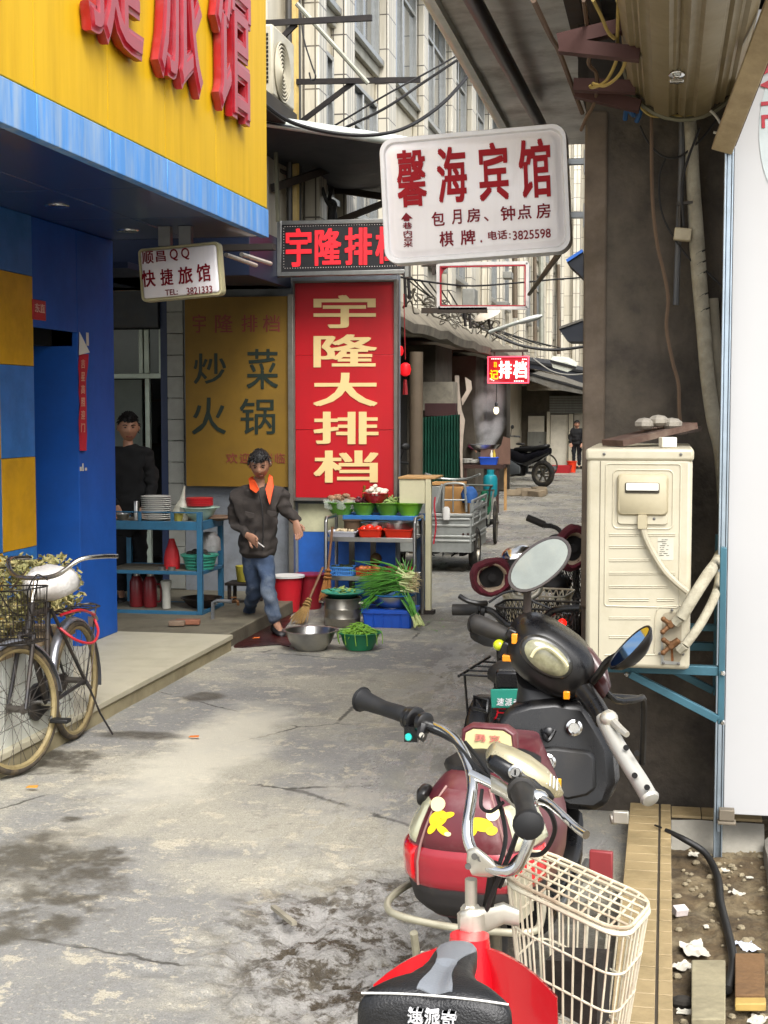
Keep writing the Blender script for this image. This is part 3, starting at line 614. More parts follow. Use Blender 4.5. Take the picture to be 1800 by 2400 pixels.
# ================================================================== RIGHT: sooty pier, shop frame, canopy, rolled shutter
m_pier = M('sooty_cement','#443d35',.85,var=.5,sc=5,dirt=.6,dcol='#6c6457',bump=.8,bsc=26)
pr = thing('cement_pier','dark sooty cement pier behind the air conditioner','pier',(0,8,0))
px0 = PY(1366,1000,6.7).x
b = B(); b.mm((px0,6.7,-.05),(1.5,9.6,3.34)); b.out('pier_body',m_pier,pr,bevel=.025)
b = B(); b.mm((px0 - .002,6.685,.95),(px0 + .10,6.71,3.2)); b.out('corner_render',M('brown_cement','#62564a',.85,var=.35,sc=5,dirt=.6,dcol='#4d4335',bump=.3,bsc=20),pr,bevel=.012)
rbk = thing('right_building','unseen right hand building behind the pier, kept low to let sky light in','building',(3,20,0)); b = B(); b.mm((0.3,9.8,0),(6,60,5)); b.out('wall',m_plas,rbk)  # unseen; put in to shade the lane, kept low for sky light
# canopy of sheet metal
cn = thing('metal_canopy','smoke stained sheet metal canopy with dark pipe purlin above the scooters','canopy',(-.2,6,3.3))
m_sheet = M('stained_sheet_metal','#b9b5ac',.32,.45,var=.25,sc=2.6,dirt=.7,dcol='#6b5c4c',bump=.45,bsc=4)
b = B(); yy = 5.6; OX = -1.05
while yy < 9.9:
    L_ = 1.02; rs = []
    for j in range(9):
        t = j/8; x = OX + t*1.0; r = []
        for k in range(7):
            y = yy + L_*k/6; r.append(V((x,y,3.74 + .03*t + .012*noise.noise(V((x*3,y*3,yy))) + (.012 if k in (0,) else 0))))
        rs.append(r + [q + V((0,0,.01)) for q in r[::-1]])
    b.rings(rs); yy += L_ - .02
b.out('roof_sheet',m_sheet,cn)
b = B(); b.mm((-.05,5.6,3.79),(2.2,9.9,3.83)); b.out('inner_ceiling',M('sooty_board','#3d3730',.8,var=.3,sc=3),cn)
b = B(); b.tube([PX(1100,0,-.8) + V((0,-.8,0)),PX(1267,292,-.8)],.037,12); b.out('purlin',M('dark_pipe','#1f2026',.35,.4,dirt=.2),cn)
b = B(); b.tube([(OX - .07,5.6,3.82),(OX - .07,10.2,3.82)],.05,12); b.mm((OX - .03,5.6,3.70),(OX + .0,9.9,3.765)); b.out('edge_gutter',M('pale_pipe','#cfd3cc',.35),cn)
b = B(); b.beam((-.43,4.8,3.68),(-.43,9.7,3.68),.07,.09); b.beam((-.33,4.8,3.6),(-.33,7.0,3.6),.05,.05)
b.out('beam',M('rust_steel','#3d352e',.7,.3),cn)
for (xa,ya,xb,yb),Y in (((1308,98,1500,52),5.6),((1312,108,1500,128),5.6),((1345,200,1490,205),6.3),((1350,215,1500,250),6.4)): b = B(); b.beam(PY(xa,ya,Y),PY(xb,yb,Y),.06,.05); b.out('cross_brace',M('red_rust_steel','#4b2f2a',.75,.2,dirt=.5,dcol='#33241f'),cn)
b = B(); b.mm((px0 - .04,6.75,3.345),(1.5,9.6,3.6)); b.mm((-.36,6.6,3.28),(1.4,6.69,3.5)); b.out('lintel',M('dark_lintel','#2c2621',.85),cn)
# rolled up shutter
rc = PY(1606,138,6.45); RR = .245
rsn = thing('rolled_shutter','rolled up ribbed metal shutter hanging under the canopy','shutter',(rc.x,4,rc.z))
m_shut = M('beige_shutter','#857757',.5,.25,var=.1,sc=2,dirt=.5,dcol='#6a5d48')
b = B(); n_ = 144; prof = []
for k in range(n_):
    t = 2*math.pi*k/n_; ph = (k % 16)/16; rr = RR*(1 + (.05 if ph < .42 else (-.06 if .5 < ph < .62 else (.04 if .7 < ph < .8 else -.01)))); prof.append((rr*math.cos(t),rr*math.sin(t)))
rs = [[V((rc.x + p[0]*s,y,rc.z + p[1]*s)) for p in prof] for y,s in ((4.4,1),(5.3,1),(6.38,1),(6.45,.985))]
b.rings(rs); b.out('ribbed_roll',m_shut,rsn,ang=50)
b = B(); b.tube([(rc.x + (RR + .012)*math.cos(rad(q)),6.44,rc.z + (RR + .012)*math.sin(rad(q))) for q in range(0,360,12)],.012,6,closed=True); b.out('end_ring',M('olive_steel','#6f6c58',.6),rsn)
q = PY(1588,50,5.62); q.z = rc.z - RR*math.cos(math.asin(max(-1,min(1,(q.x - rc.x)/RR)))) - .004
b = B(); b.lathe([(.034,0),(.03,.02),(.012,.028),(.012,.05)],q + V((0,0,.012)),(0,-.25,-1),16); b.box(q + V((0,-.02,-.03)),(.05,.025,.014)); b.out('lock',m_chrome,rsn,bevel=.002)
# guide beam, post and white panel at the right edge
b = B(); p,q = PY(1694,345,6.1),PY(1840,-40,5.2); b.beam(p,q,.085,.05,up=(0,1,.2)); e1 = b
gb = thing('guide_channel','sloping beige shutter guide channel at the upper right edge','channel',p); b.out('channel',M('beige_steel','#b3a07e',.5,.2,var=.15,dirt=.6,dcol='#6e5c3f'),gb,bevel=.004)
b = B(); b.beam(p + V((.047,-.03,.01)),q + V((.047,-.03,.01)),.012,.03,up=(0,1,.2)); b.out('lip',M('brown_lip','#4d3d2e',.6,.3),gb)
po = thing('steel_post','pale galvanised steel post standing in the dirt beside the white panel','post',PY(1702,1955,6.1))
b = B(); xa,xb = PY(1690,900,6.1).x,PY(1711,900,6.1).x; zt_ = PY(1700,325,6.1).z
b.mm((xa,6.1,-.03),(xa + .008,6.16,zt_)); b.mm((xa + .008,6.13,-.03),(xb - .006,6.16,zt_)); b.mm((xb - .006,6.1,-.03),(xb,6.16,zt_)); b.mm((xa + .011,6.105,.1),(xb - .008,6.128,zt_ - .03)); b.out('channel',M('galvanised','#a9b8c4',.35,.75,var=.12,sc=8,dirt=.4,dcol='#5d5a50'),po,bevel=.0015)
b = B(); p = PY(1703,1908,6.08); b.box(p,(.062,.05,.045)); b.box(p + V((0,-.01,-.03)),(.075,.06,.012)); b.out('base_clamp',M('rust_steel2','#7b7263',.6,.5,dirt=.6),po,bevel=.003)
wp = thing('door_panel','plain white door panel with a grey emblem and red letters at its upper right','panel',PY(1760,1912,6.15))
xa = PY(1712,900,6.15).x; z0,z1 = PY(1760,1911,6.15).z,PY(1760,200,6.15).z + .3
b = B(); b.mm((xa,6.15,z0),(xa + 1.05,6.18,z1)); b.out('face',M('white_board','#b3b3b3',.35,var=.02,sc=1,dirt=.06,dcol='#b5b0a4'),wp,bevel=.003)
e = PY(1866,300,6.145); ee = B(); rx,rz_ = .145,.31; ee.prism([(e.x + rx*math.cos(t_),6.1485,e.z + rz_*math.sin(t_)) for t_ in [2*math.pi*k/48 for k in range(48)]],(0,-.002,0)); ee.out('emblem_disc',M('emblem_grey','#b3bcbc',.4),wp)
z_a,z_b = PY(0,208,6.14).z,PY(0,364,6.14).z
lettering('lettering',[('AVTE',(PY(1783,0,6.14).x,6.145,z_a),(.012,0,z_b - z_a),(.088,0,.004))],M('emblem_red','#a31d2c',.4),wp,.002,.03)
# ================================================================== SIGNS on brackets
def lightbox(root,cx,cy,w_px,h_px,Y,slope,depth,rim,mface,mrim,inset,rc_):
    """rounded light box: pillow rim, raised inner face; local frame returned for lettering"""
    c = PY(cx,cy,Y); k = (PY(cx + 100,cy,Y) - c).x/100; w,h = w_px*k,h_px*k
    X = V((1,0,-slope)).normalized(); Z = V((slope,0,1)).normalized(); N = V((0,-1,0))
    def ring(ww,hh,r,d): return [c + X*p[0] + Z*p[1] + N*d for p in rrect(ww,hh,r,8)]
    b = B(); b.rings([ring(w - .02,h - .02,rc_,-depth),ring(w,h,rc_,-depth + .012),ring(w,h,rc_,-.012),ring(w - .008,h - .008,rc_ - .004,0),ring(w - 2*rim,h - 2*rim,rc_ - rim*.7,0),ring(w - 2*rim - .012,h - 2*rim - .012,rc_ - rim*.7,-.014)],caps=True)
    b.out('box',mrim,root,ang=35)
    b = B(); b.rings([ring(w - 2*rim - .016,h - 2*rim - .016,rc_ - rim*.7,-.013),ring(w - 2*inset,h - 2*inset,rc_ - rim,-.003),ring(w - 2*inset - .02,h - 2*inset - .02,rc_ - rim - .005,.004)])
    b.out('face',mface,root,ang=60)
    return c,k,X,Z,N
m_sw = M('light_box_white','#f6f2f4',.25,var=.02,sc=1.5,streak=True,dirt=.10,dcol='#a8999a',coat=.3); m_srim = M('light_box_rim','#e2e0e0',.3,.1,var=.05,dirt=.15)
m_sred = M('sign_red','#9c0a18',.5,spec=.2); m_sdk = M('sign_dark_red','#7a0c1e',.5,spec=.2)
YS = 7.0; SLP = .016 + .037 - .018
gs = thing('guesthouse_sign','large white rounded light box sign with red characters hanging beside the cement pier','sign',PY(1112,610,YS))
Sx,Sy = 1111,456; sl_ = -.052
fr = lightbox(gs,Sx,Sy,442,296,YS,sl_,.13,.022,m_sw,m_srim,.05,.07)
def boxtext(spec,fr,cx,cy,slope,off=.006):
    c,k,X,Z,N = fr; r = []
    for s,x0,y0,x1,y1 in spec:
        xm,ym = (x0 + x1)/2 - cx,(y0 + y1)/2 - cy; w,h = x1 - x0,y1 - y0
        wx = c + V((xm*k,0,-ym*k)) + N*off; o = wx - X*(w*k/2) - Z*(h*k/2)
        r.append((s,o,X*(w*k),Z*(h*k)))
    return r
# X must follow the picture's slope: going right the writing rises
fr = (fr[0],fr[1],V((1,0,.05)).normalized(),V((-.05,0,1)).normalized(),fr[4])
lettering('large_lettering',boxtext([('馨',928,348,998,481),('海',1024,344,1094,474),('宾',1122,338,1191,472),('馆',1216,333,1290,468)],fr,Sx,Sy,0),m_sred,gs,.003,.032)
lettering('small_lettering',boxtext([('包',1011,494,1042,527),('月',1059,490,1082,524),('房',1095,488,1126,520),('、',1135,508,1146,519),('钟',1174,485,1208,519),('点',1213,483,1246,516),('房',1257,481,1290,515),('棋',1030,540,1063,575),('牌',1080,538,1115,572),('.',1127,562,1131,568),('电话',1145,541,1190,562),(':',1194,548,1198,560),('3825598',1203,541,1291,562)],fr,Sx,Sy,0),m_sdk,gs,.003,.02)
lettering('arrow_lettering',boxtext([('巷',942,517,964,532),('内',944,536,964,548),('米',944,562,966,575)],fr,Sx,Sy,0),m_sdk,gs,.003,.018)
c_,k_,X_,Z_,N_ = fr
o = c_ + V(((945 - Sx)*k_,0,-(549 - Sy)*k_)) + N_*.006
lettering('distance_lettering',[('30',o - V((.0,0,0)),V((0,0,-.0 - 12*k_*1.0)) + V((0.0,0,0)),V((20*k_,0,0)))],m_sdk,gs,.003,.018)
b = B(); poly = [(938,510),(950,494),(966,508),(958,508.5),(958,514),(945,514.5),(945,510)]
b.prism([c_ + V(((x - Sx)*k_,0,-(y - Sy)*k_)) + N_*.006 for x,y in poly],N_*.003); b.out('arrow',m_sdk,gs)
for yy in (380,505): b = B(); p = PY(1325,yy,YS + .07); b.box((p.x + .09,YS + .07,p.z),(.22,.03,.03)); q = PY(1356,yy,YS - .0); b.box((px0 - .012,YS + .05,q.z),(.024,.14,.11)); b.out('wall_bracket',M('bracket_white','#b8bcc0',.4,.4,dirt=.3),gs,bevel=.003)

# small hotel sign under the soffit
YQ = 9.9
qs = thing('hotel_sign','small white light box sign with red characters hanging under the blue soffit','sign',PY(420,700,YQ))
Qx,Qy = 421,637
fr = lightbox(qs,Qx,Qy,192,120,YQ,-.072,.10,.014,m_sw,M('yellowed_rim','#b5ad86',.4,dirt=.3),.022,.035)
fr = (fr[0],fr[1],V((1,0,.072)).normalized(),V((-.072,0,1)).normalized(),fr[4])
lettering('large_lettering',boxtext([('快',332,632,364,670),('捷',376,630,406,667),('旅',418,626,452,664),('馆',462,620,494,660)],fr,Qx,Qy,0),m_sdk,qs,.003,.025)
lettering('small_lettering',boxtext([('顺',333,590,360,618),('昌',366,590,389,614),('Q',399,586,418,613),('Q',426,584,445,611),('TEL:',387,676,417,689),('3821333',438,671,498,687)],fr,Qx,Qy,0),m_sdk,qs,.003,.018)
b = B()
for xx in (388,436): p = PY(xx,575,YQ + .05); b.mm((p.x - .045,YQ + .02,p.z - .01),(p.x + .045,YQ + .08,ZB + .008))
b.out('hanger',M('hanger_grey','#8d8f8e',.5,.3),qs,bevel=.003)
b = B()
for (xa,ya,xb,yb) in ((530,597,600,622),(566,596,634,618)): b.tube([PY(xa,ya,10.9),PY(xb,yb,11.6)],.018,8)
tl = thing('strip_lamp','two pale unlit lamp tubes below the corner of the blue soffit','lamp',PY(580,610,11.2)); b.out('lamp_tubes',M('tube_white','#b9b2a4',.3),tl)
b = B(); b.mm(PY(530,590,11.7),PY(640,570,11.6)); b.out('mount',M('dark_lintel','#2c2621',.8),tl)

# empty sign frame further up the lane
YF = 16.0
ef = thing('empty_sign_frame','empty white rectangular sign frame with red inner edge hanging over the lane','sign frame',PY(1132,722,YF))
b = B()
def fbar(x0,y0,x1,y1,w,mat_b): mat_b.beam(PY(x0,y0,YF),PY(x1,y1,YF),w,.05,up=(0,1,0))
a_ = [(1027,620),(1237,616),(1236,722),(1028,722)]
for i in range(4): fbar(*a_[i],*a_[(i + 1) % 4],.035,b)
b.out('frame',M('frame_white','#cfcac4',.4,.2,dirt=.2),ef)
b = B(); i_ = [(1033,626),(1231,622),(1231,717),(1033,717)]
for i in range(4): fbar(*i_[i],*i_[(i + 1) % 4],.014,b)
b.prism([PY(1033,626,YF),PY(1052,626,YF),PY(1040,634,YF),PY(1034,646,YF)],(0,.01,0)); b.out('red_edge',M('frame_red','#a32630',.5),ef)
b = B(); b.beam(PY(988,728,YF),PY(1142,727,YF),.05,.06); b.beam(PY(988,620,YF),PY(1030,618,YF),.04,.05); b.beam(PY(1016,612,YF),PY(1016,645,YF),.03); b.out('arm',M('rust_steel','#3d352e',.7),ef)
b = B(); b.tube([PY(1310,595,9.2),PY(1240,690,15.9)],.02,8); b.out('stay_rod',M('olive_rod','#6a6048',.6,.3),ef)

# lit sign over the far food stall
YN = 27.0
ls = thing('lit_food_sign','small lit red sign with white and yellow characters over the steaming stall','sign',PY(1192,896,YN))
a,c = PY(1145,896,YN),PY(1237,837,YN)
b = B(); b.mm((a.x,YN,a.z),(c.x,YN + .1,c.z)); b.out('panel',M('lit_red','#7d0010',.5,emit=.6,var=.05),ls,bevel=.01)
b = B()
for q in ((a.x - .02,a.z - .02,c.x + .02,a.z),(a.x - .02,c.z,c.x + .02,c.z + .02),(a.x - .02,a.z,a.x,c.z),(c.x,a.z,c.x + .02,c.z)): b.mm((q[0],YN - .02,q[1]),(q[2],YN + .08,q[3]))
b.out('neon_border',M('neon_pink','#ff5065',.5,emit=.7),ls)
lettering('white_lettering',pxtext([('排',1169,846,1199,887),('档',1203,846,1235,887)],YN,.02),M('lit_white','#ffe6de',.5,emit=.8),ls,.015,.03)
lettering('yellow_lettering',pxtext([('记',1148,867,1168,889),('目',1158,849,1164,861)],YN,.02),M('lit_yellow','#ffb000',.5,emit=.7),ls,.015,.03)
b = B()
for i in range(6): b.box(PY(1153 + i*4,841,YN - .02),(.018,.01,.018)); b.box(PY(1206 + i*4,893,YN - .02),(.018,.01,.018))
for i in range(3): b.box(PY(1225 + i*4,842,YN - .02),(.018,.01,.018)); b.box(PY(1149 + i*4,888 + i*2,YN - .02),(.018,.01,.018))
b.out('bulbs',M('lit_white','#ffe6de',.5,emit=.8),ls)
b = B(); b.beam((a.x - .8,YN + .06,c.z + .12),(c.x,YN + .06,c.z + .12),.05); b.beam((a.x + .1,YN + .06,c.z),(a.x + .1,YN + .06,c.z + .12),.03); b.beam((c.x - .1,YN + .06,c.z),(c.x - .1,YN + .06,c.z + .12),.03); b.out('hanger',M('rust_steel','#3d352e',.7),ls)
# bare bulb, lantern, street lamp
p = PY(1163,962,26.0)
lb = thing('light_bulb','bare light bulb hanging on a wire above the steaming stall','lamp',p)
b = B(); b.ell(p,(.05,.05,.07)); b.out('glass',M('bulb_glass','#fff0c8',.3,emit=.8),lb)
b = B(); b.lathe([(.025,0),(.03,.06),(.012,.09)],p + V((0,0,.06)),n=10); b.tube([p + V((0,0,.14)),PY(1164,900,26.1)],.008,5); b.out('holder',m_black,lb)
p = PY(950,866,17.2)
ln = thing('red_lantern','red lantern cluster hanging in shade just right of the tall red banner','lantern',p)
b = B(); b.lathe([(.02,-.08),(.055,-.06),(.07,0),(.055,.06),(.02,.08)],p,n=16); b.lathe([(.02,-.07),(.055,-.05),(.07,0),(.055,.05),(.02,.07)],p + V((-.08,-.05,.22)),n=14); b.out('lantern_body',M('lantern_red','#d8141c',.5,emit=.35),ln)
b = B(); b.tube([p + V((0,0,.12)),p + V((-.02,0,.9))],.006,5); b.tube([p + V((0,0,-.12)),p + V((.0,0,-.3))],[.02,.035],6); b.out('tassel',M('lantern_dark','#8a1016',.7),ln)
sl2 = thing('street_lamp','pale slender street lamp arm reaching over the lane beside the empty sign frame','lamp',PY(1150,778,19))
b = B(); b.tube([PY(1148,778,19.3),PY(1215,755,19)],.025,8); b.out('arm',M('pale_pipe','#cfd3cc',.35),sl2)
b = B(); cc = PY(1243,748,19); ax = (PY(1270,740,19) - PY(1215,756,19)).normalized(); b.rings([sup(cc + ax*t,(0,1,0),ax.cross(V((0,1,0))),.09*s,.04*s,2.2,14) for t,s in ((-.17,.3),(-.13,.8),(-.03,1),(.1,.85),(.16,.35))]); b.out('head',M('lamp_head','#c9cbc4',.4),sl2)
p = PY(1142,738,20); dsh = thing('satellite_dish','small round pale dish below the empty sign frame','dish',p)
b = B(); b.lathe([(.02,.05),(.1,.04),(.16,.02),(.19,-.01),(.18,-.01),(.14,.005),(.08,.025),(.02,.035)],p,(-.3,-.35,.9),24); b.out('bowl',M('dish_white','#c9bfae',.5,dirt=.4,dcol='#8a5540'),dsh); b = B(); b.tube([p,PY(1150,772,20)],.02,6); b.out('arm',M('rust_steel','#3d352e',.7),dsh)
# dark roof edges that stick out from the right, seen beside the pier
for (pts,Y,lab) in (([(1310,772),(1366,752),(1366,800),(1330,800)],20,'dark jagged awning edge sticking out behind the pier above the far shops'),([(1328,615),(1366,590),(1366,650)],15,'dark sloping awning edge with a blue end behind the pier below the guesthouse sign')):
    b = B(); b.prism([PY(x,y,Y) for x,y in pts],(0,.8,.0)); t = thing('roof_awning',lab,'awning',PY(1350,790,Y)); b.out('sheet',M('dark_tarp','#232a36',.6),t)
    b = B(); (x0,y0),(x1,y1) = pts[0],pts[1]; b.beam(PY(x0,y0 - 3,Y),PY(x1,y1 - 3,Y),.05,.03); b.out('edge',M('awning_edge','#5e5a52',.6) if Y == 20 else M('blue_tarp','#2a63b8',.6),t)

# dark patched awnings, pipes and boards further down the lane
for pts,Y,dpt,lab,mt_ in (([(1205,842),(1290,852),(1372,872),(1372,900),(1290,872),(1215,858)],31,1.6,'long dark patched awning running right from the lit food sign',M('dark_tarp','#151a24',.6)),([(1228,872),(1330,896),(1372,912),(1372,925),(1300,912),(1232,888)],36,1.8,'lower grey awning under the long dark one at the far end',M('grey_tarp','#5b5850',.7,var=.3,dirt=.5)),([(1290,846),(1330,850),(1350,862),(1330,872),(1296,862)],29,.5,'pale rolled plastic sheet lying on the long dark awning',M('pale_sheet','#b9bcae',.5,dirt=.4))):
    b = B(); b.prism([PY(x,y,Y) for x,y in pts],(0,dpt,.12)); t = thing('patched_awning',lab,'awning',PY(1290,890,Y)); b.out('cover',mt_,t); b = B(); b.beam(PY(*pts[0],Y),PY(*pts[2],Y),.05); b.out('front_edge',m_black,t)
for k,(x,y0,y1,Y,r_) in enumerate(((1253,560,800,38,.05),(1268,600,810,40,.07),(1309,620,830,40,.05),(1060,640,760,24,.05),(1206,590,745,32,.06))):
    b = B(); b.tube([PY(x,y0,Y),PY(x + 1,y1,Y)],r_,8); b.out('wall_pipe',M('grey_pole','#9a9a8c',.5,.4,dirt=.3) if k % 2 else M('rusty_post','#5e5140',.7),label=('rusty vertical pipe on the far facade left of the blue awning end','grey vertical pipe on the far facade beside a rusty one','rusty pipe nearest the pier on the far facade','grey pipe seen inside the empty sign frame','rusty pipe at the right end of the empty sign frame')[k],cat='pipe')
for k,(x0,y0,x1,y1,Y) in enumerate(((1083,676,1112,722,21.5),(1178,636,1198,652,28),(1163,706,1190,716,25))):
    boxes = B(); p,q = PY(x0,y1,Y),PY(x1,y0,Y); boxes.mm((p.x,Y,p.z),(q.x,Y + .4,q.z)); boxes.out('wall_box',M('grey_box','#7f7f78',.5,var=.2,dirt=.4),label=('grey louvred box seen through the empty sign frame','small dark grey box on the facade above the street lamp','flat grey box on the facade behind the street lamp arm')[k],cat='box',bevel=.01)
for k in range(6):
    b = B(); x0 = 940 + k*22; b.tube([PY(x0,640 + 8*k,15 + k),PY(x0 + 60,690 + 14*k,18 + k),PY(x0 + 150,742 + 9*k,23 + k),PY(x0 + 262,800 + 3*k,32)],.012,4,smooth=6); b.out('overhead_wire',m_black,label='thin dark wire strung along the pale facade of the lane',cat='wire',group='wires strung along the pale facade')
# ================================================================== air conditioners
m_acw = M('ac_cream','#b7b09a',.4,var=.05,sc=4,dirt=.5,dcol='#93886a',coat=.1); m_acd = M('ac_recess','#a89e82',.5,var=.05,dirt=.35,dcol='#857a5c')
YA = 5.75
def A(x,y,dy=0.0): return PY(x,y,YA + dy)
ac = thing('air_conditioner','large cream outdoor air conditioner unit on teal brackets in front of the pier','air conditioner',A(1500,1562))
a,c = A(1371,1563),A(1624,1052); AW = c.x - a.x; AH = c.z - a.z; AL = .92
b = B(); b.mm((a.x,YA,a.z),(c.x,YA + AL,c.z - .035)); b.out('case',m_acw,ac,bevel=.018)
b = B(); b.mm((a.x - .005,YA - .006,c.z - .048),(c.x + .005,YA + AL + .005,c.z)); b.out('top_cover',m_acw,ac,bevel=.012)
b = B(); xs_ = A(1405,1300).x; b.mm((xs_ - .0012,YA - .0015,a.z + .01),(xs_ + .0012,YA + .003,c.z - .05)); b.out('panel_seam',M('seam','#4c4636',.8),ac)
def rr3(x0,y0,x1,y1,r,dy):
    p,q = A(x0,y1,0),A(x1,y0,0); return [V(((p.x + q.x)/2 + u,YA + dy,(p.z + q.z)/2 + v)) for u,v in rrect(q.x - p.x,q.z - p.z,r,5)]
# raised field frame and horizontal ribs
b = B(); 
def ridge(x0,y0,x1,y1,r,w=.006,h=.004): b.tube([p for p in rr3(x0,y0,x1,y1,r,.0)],w*.6,6,closed=True)
ridge(1417,1088,1596,1420,.012); ridge(1436,1102,1578,1238,.02)
for y,x1,x0 in ((1253,1582,1428),(1282,1524,1428),(1313,1526,1428),(1344,1582,1428),(1375,1566,1428),(1406,1520,1428),(1406,1580,1540),(1449,1524,1428),(1493,1524,1428)):
    p,q = A(x0,y),A(x1,y); b.tube([p + V((0,-.0005,.0035)),q + V((0,-.0005,.0035))],.003,5); b.tube([p + V((0,-.0005,-.0035)),q + V((0,-.0005,-.0035))],.003,5)
b.tube([A(1417,1535),A(1530,1535),A(1534,1528),A(1535,1460),A(1541,1428),A(1555,1421),A(1596,1420)],.0035,5,smooth=3)
b.out('pressed_ribs',m_acw,ac)
# terminal cover with hand grip
b = B(); r_ = [rr3(1446,1111,1567,1207,.02,.001),rr3(1446,1111,1567,1207,.02,-.012),rr3(1450,1116,1563,1203,.018,-.022)]; b.rings(r_); b.out('terminal_cover',m_acd,ac,ang=50)
b = B(); b.rings([rr3(1446,1190,1566,1229,.012,.0),rr3(1449,1193,1563,1227,.01,-.009)]); b.out('cable_cover',m_acw,ac,ang=50)
b = B(); b.rings([rr3(1465,1131,1546,1155,.006,-.021),rr3(1465,1131,1546,1155,.006,-.0245)]); b.out('grip_shadow',M('grip_dark','#3f3a2e',.8),ac)
b = B(); b.rings([rr3(1468,1132,1544,1148,.004,-.024),rr3(1468,1132,1544,1148,.004,-.032)]); b.out('hand_grip',M('grip_white','#dcd9cc',.35),ac,ang=50)
b = B(); b.rings([rr3(1493,1204,1518,1239,.008,-.005),rr3(1495,1206,1516,1238,.006,-.03)]); b.out('cable_sleeve',m_acd,ac,ang=60)
b = B(); b.tube([A(1507,1238,-.015),A(1514,1262,-.02),A(1530,1295,-.02),A(1556,1336,-.02),A(1585,1366,-.025),A(1612,1388,-.03)],.0125,8,smooth=6); b.out('power_cable',M('cable_grey','#a8a08a',.6,dirt=.4),ac)
b = B(); b.rings([rr3(1551,1436,1598,1552,.02,.0005),rr3(1551,1436,1598,1552,.02,-.002)]); b.out('valve_recess',M('valve_recess','#948b76',.7,dirt=.5,dcol='#5b4a34'),ac)
m_brass = M('rusty_brass','#6b4a2c',.6,.5,var=.3,dirt=.5,dcol='#3a2a1c')
for (x,y) in ((1572,1464),(1573,1513)):
    p = A(x,y,-.03); b = B(); b.lathe([(.013,0),(.016,.012),(.016,.035),(.01,.045)],p + V((0,.03,0)),(0,-1,0),10)
    for dx,dz in ((-.028,.022),(-.03,-.028),(.024,.018)): b.tube([p,p + V((dx,-.008,dz))],.009,8); b.ell(p + V((dx,-.008,dz)),(.011,.011,.011),8,6)
    b.tube([p,A(x + 18,y - 12,-.035)],.014,8); b.out('valve',m_brass,ac)
b = B(); b.prism([A(1551,1470,-.003),A(1549,1556,-.003),A(1594,1558,-.003),A(1594,1552,-.003),A(1556,1548,-.003)],(0,-.002,0)); b.out('valve_plate',m_alu,ac)
b = B()
for x,y in ((1416,1064),(1596,1065),(1533,1216),(1575,1430),(1546,1532),(1601,1533),(1555,1554),(1590,1556)): b.lathe([(.006,0),(.006,.003),(.003,.004)],A(x,y,-.007),(0,-1,0),8)
b.out('screw',M('screw_grey','#6c6a66',.4,.7),ac)
lab_ = B(); lab_.rings([rr3(1541,1260,1579,1312,.002,.0002),rr3(1541,1260,1579,1312,.002,-.0012)]); lab_.out('rating_label',M('label_grey','#b9b6a6',.5),ac)
b = B()
for i in range(9):
    for j in range(random.randint(2,4)):
        x = 1544 + random.random()*22; b.box(A(x,1265 + i*4.6,-.0018),(random.uniform(.006,.014),.0006,.0022))
b.out('label_print',M('label_ink','#5c5a52',.6),ac)
b = B(); b.prism([A(1572,1522,-.0026),A(1577,1522,-.0026),A(1579,1545,-.0026),A(1577,1559,-.0026),A(1573,1548,-.0026)],(0,-.0006,0)); b.out('rust_streak',M('rust_stain','#7a4a1e',.8,var=.3,sc=40),ac)
# fan grille on the lane side of the case
b = B(); ctr = V((a.x - .006,YA + AL*.55,a.z + AH*.5))
for r_ in (.06,.1,.14,.18,.22,.26,.30): b.tube([ctr + V((0,r_*math.cos(t),r_*math.sin(t))) for t in [2*math.pi*k/28 for k in range(28)]],.004,5,closed=True)
for k in range(12): t = math.pi*k/6; b.tube([ctr,ctr + V((0,.3*math.cos(t),.3*math.sin(t)))],.004,5)
b.out('fan_grille',m_acw,ac)
# insulated pipes
m_ins = M('pipe_insulation','#a09a86',.8,var=.2,sc=14,dirt=.6,dcol='#5d5340',bump=.5,bsc=40)
for pts,lab in (([(1596,1448,-.04),(1625,1400,-.03),(1660,1345,.05),(1680,1318,.3),(1688,1300,.5)],'thicker pale insulated pipe rising from the upper valve of the air conditioner'),([(1606,1512,-.04),(1640,1465,-.02),(1672,1405,.05),(1684,1365,.3),(1690,1300,.5)],'thinner dirty insulated pipe rising from the lower valve of the air conditioner')):
    b = B(); b.tube([A(*q) for q in pts],.024 if 'thicker' in lab else .018,10,smooth=6); b.tube([A(pts[0][0] - 14,pts[0][1] + 12,pts[0][2] + .01),A(*pts[0])],.02,8); b.out('insulated_pipe',m_ins,label=lab,cat='pipe')
# steel brackets
m_teal = M('teal_steel','#3d6674',.45,.35,var=.15,sc=5,dirt=.35,dcol='#2c3a3c')
br = thing('wall_bracket','teal steel triangular bracket pair carrying the cream air conditioner','bracket',A(1690,1700))
for k,dy in enumerate((.12,.72)):
    b = B(); z = a.z - .022; xw = A(1686,1600).x; xl = A(1465,1570).x if k == 0 else a.x + .02
    b.mm((a.x + .03,YA + dy,z - .018),(xw,YA + dy + .045,z + .018)); b.out('arm',m_teal,br,bevel=.002)
    b = B(); b.beam((A(1475,1585).x,YA + dy - .003,z - .02),(xw,YA + dy - .003,A(1690,1700).z),.03,.036,up=(0,1,0)); b.out('strut',m_teal,br,bevel=.002)
    b = B(); b.mm((xw - .0,YA + dy - .01,A(1690,1712).z),(xw + .025,YA + dy + .05,A(1690,1290).z)); b.out('wall_leg',m_teal,br,bevel=.002)
    if k == 0:
        b = B()
        for x,y in ((1469,1580),(1702 - 8,1578),(1700 - 6,1693)): b.lathe([(.011,0),(.011,.006),(.006,.012)],A(x,y,dy - .018),(0,-1,0),8)
        b.out('bolt',m_chrome,br)
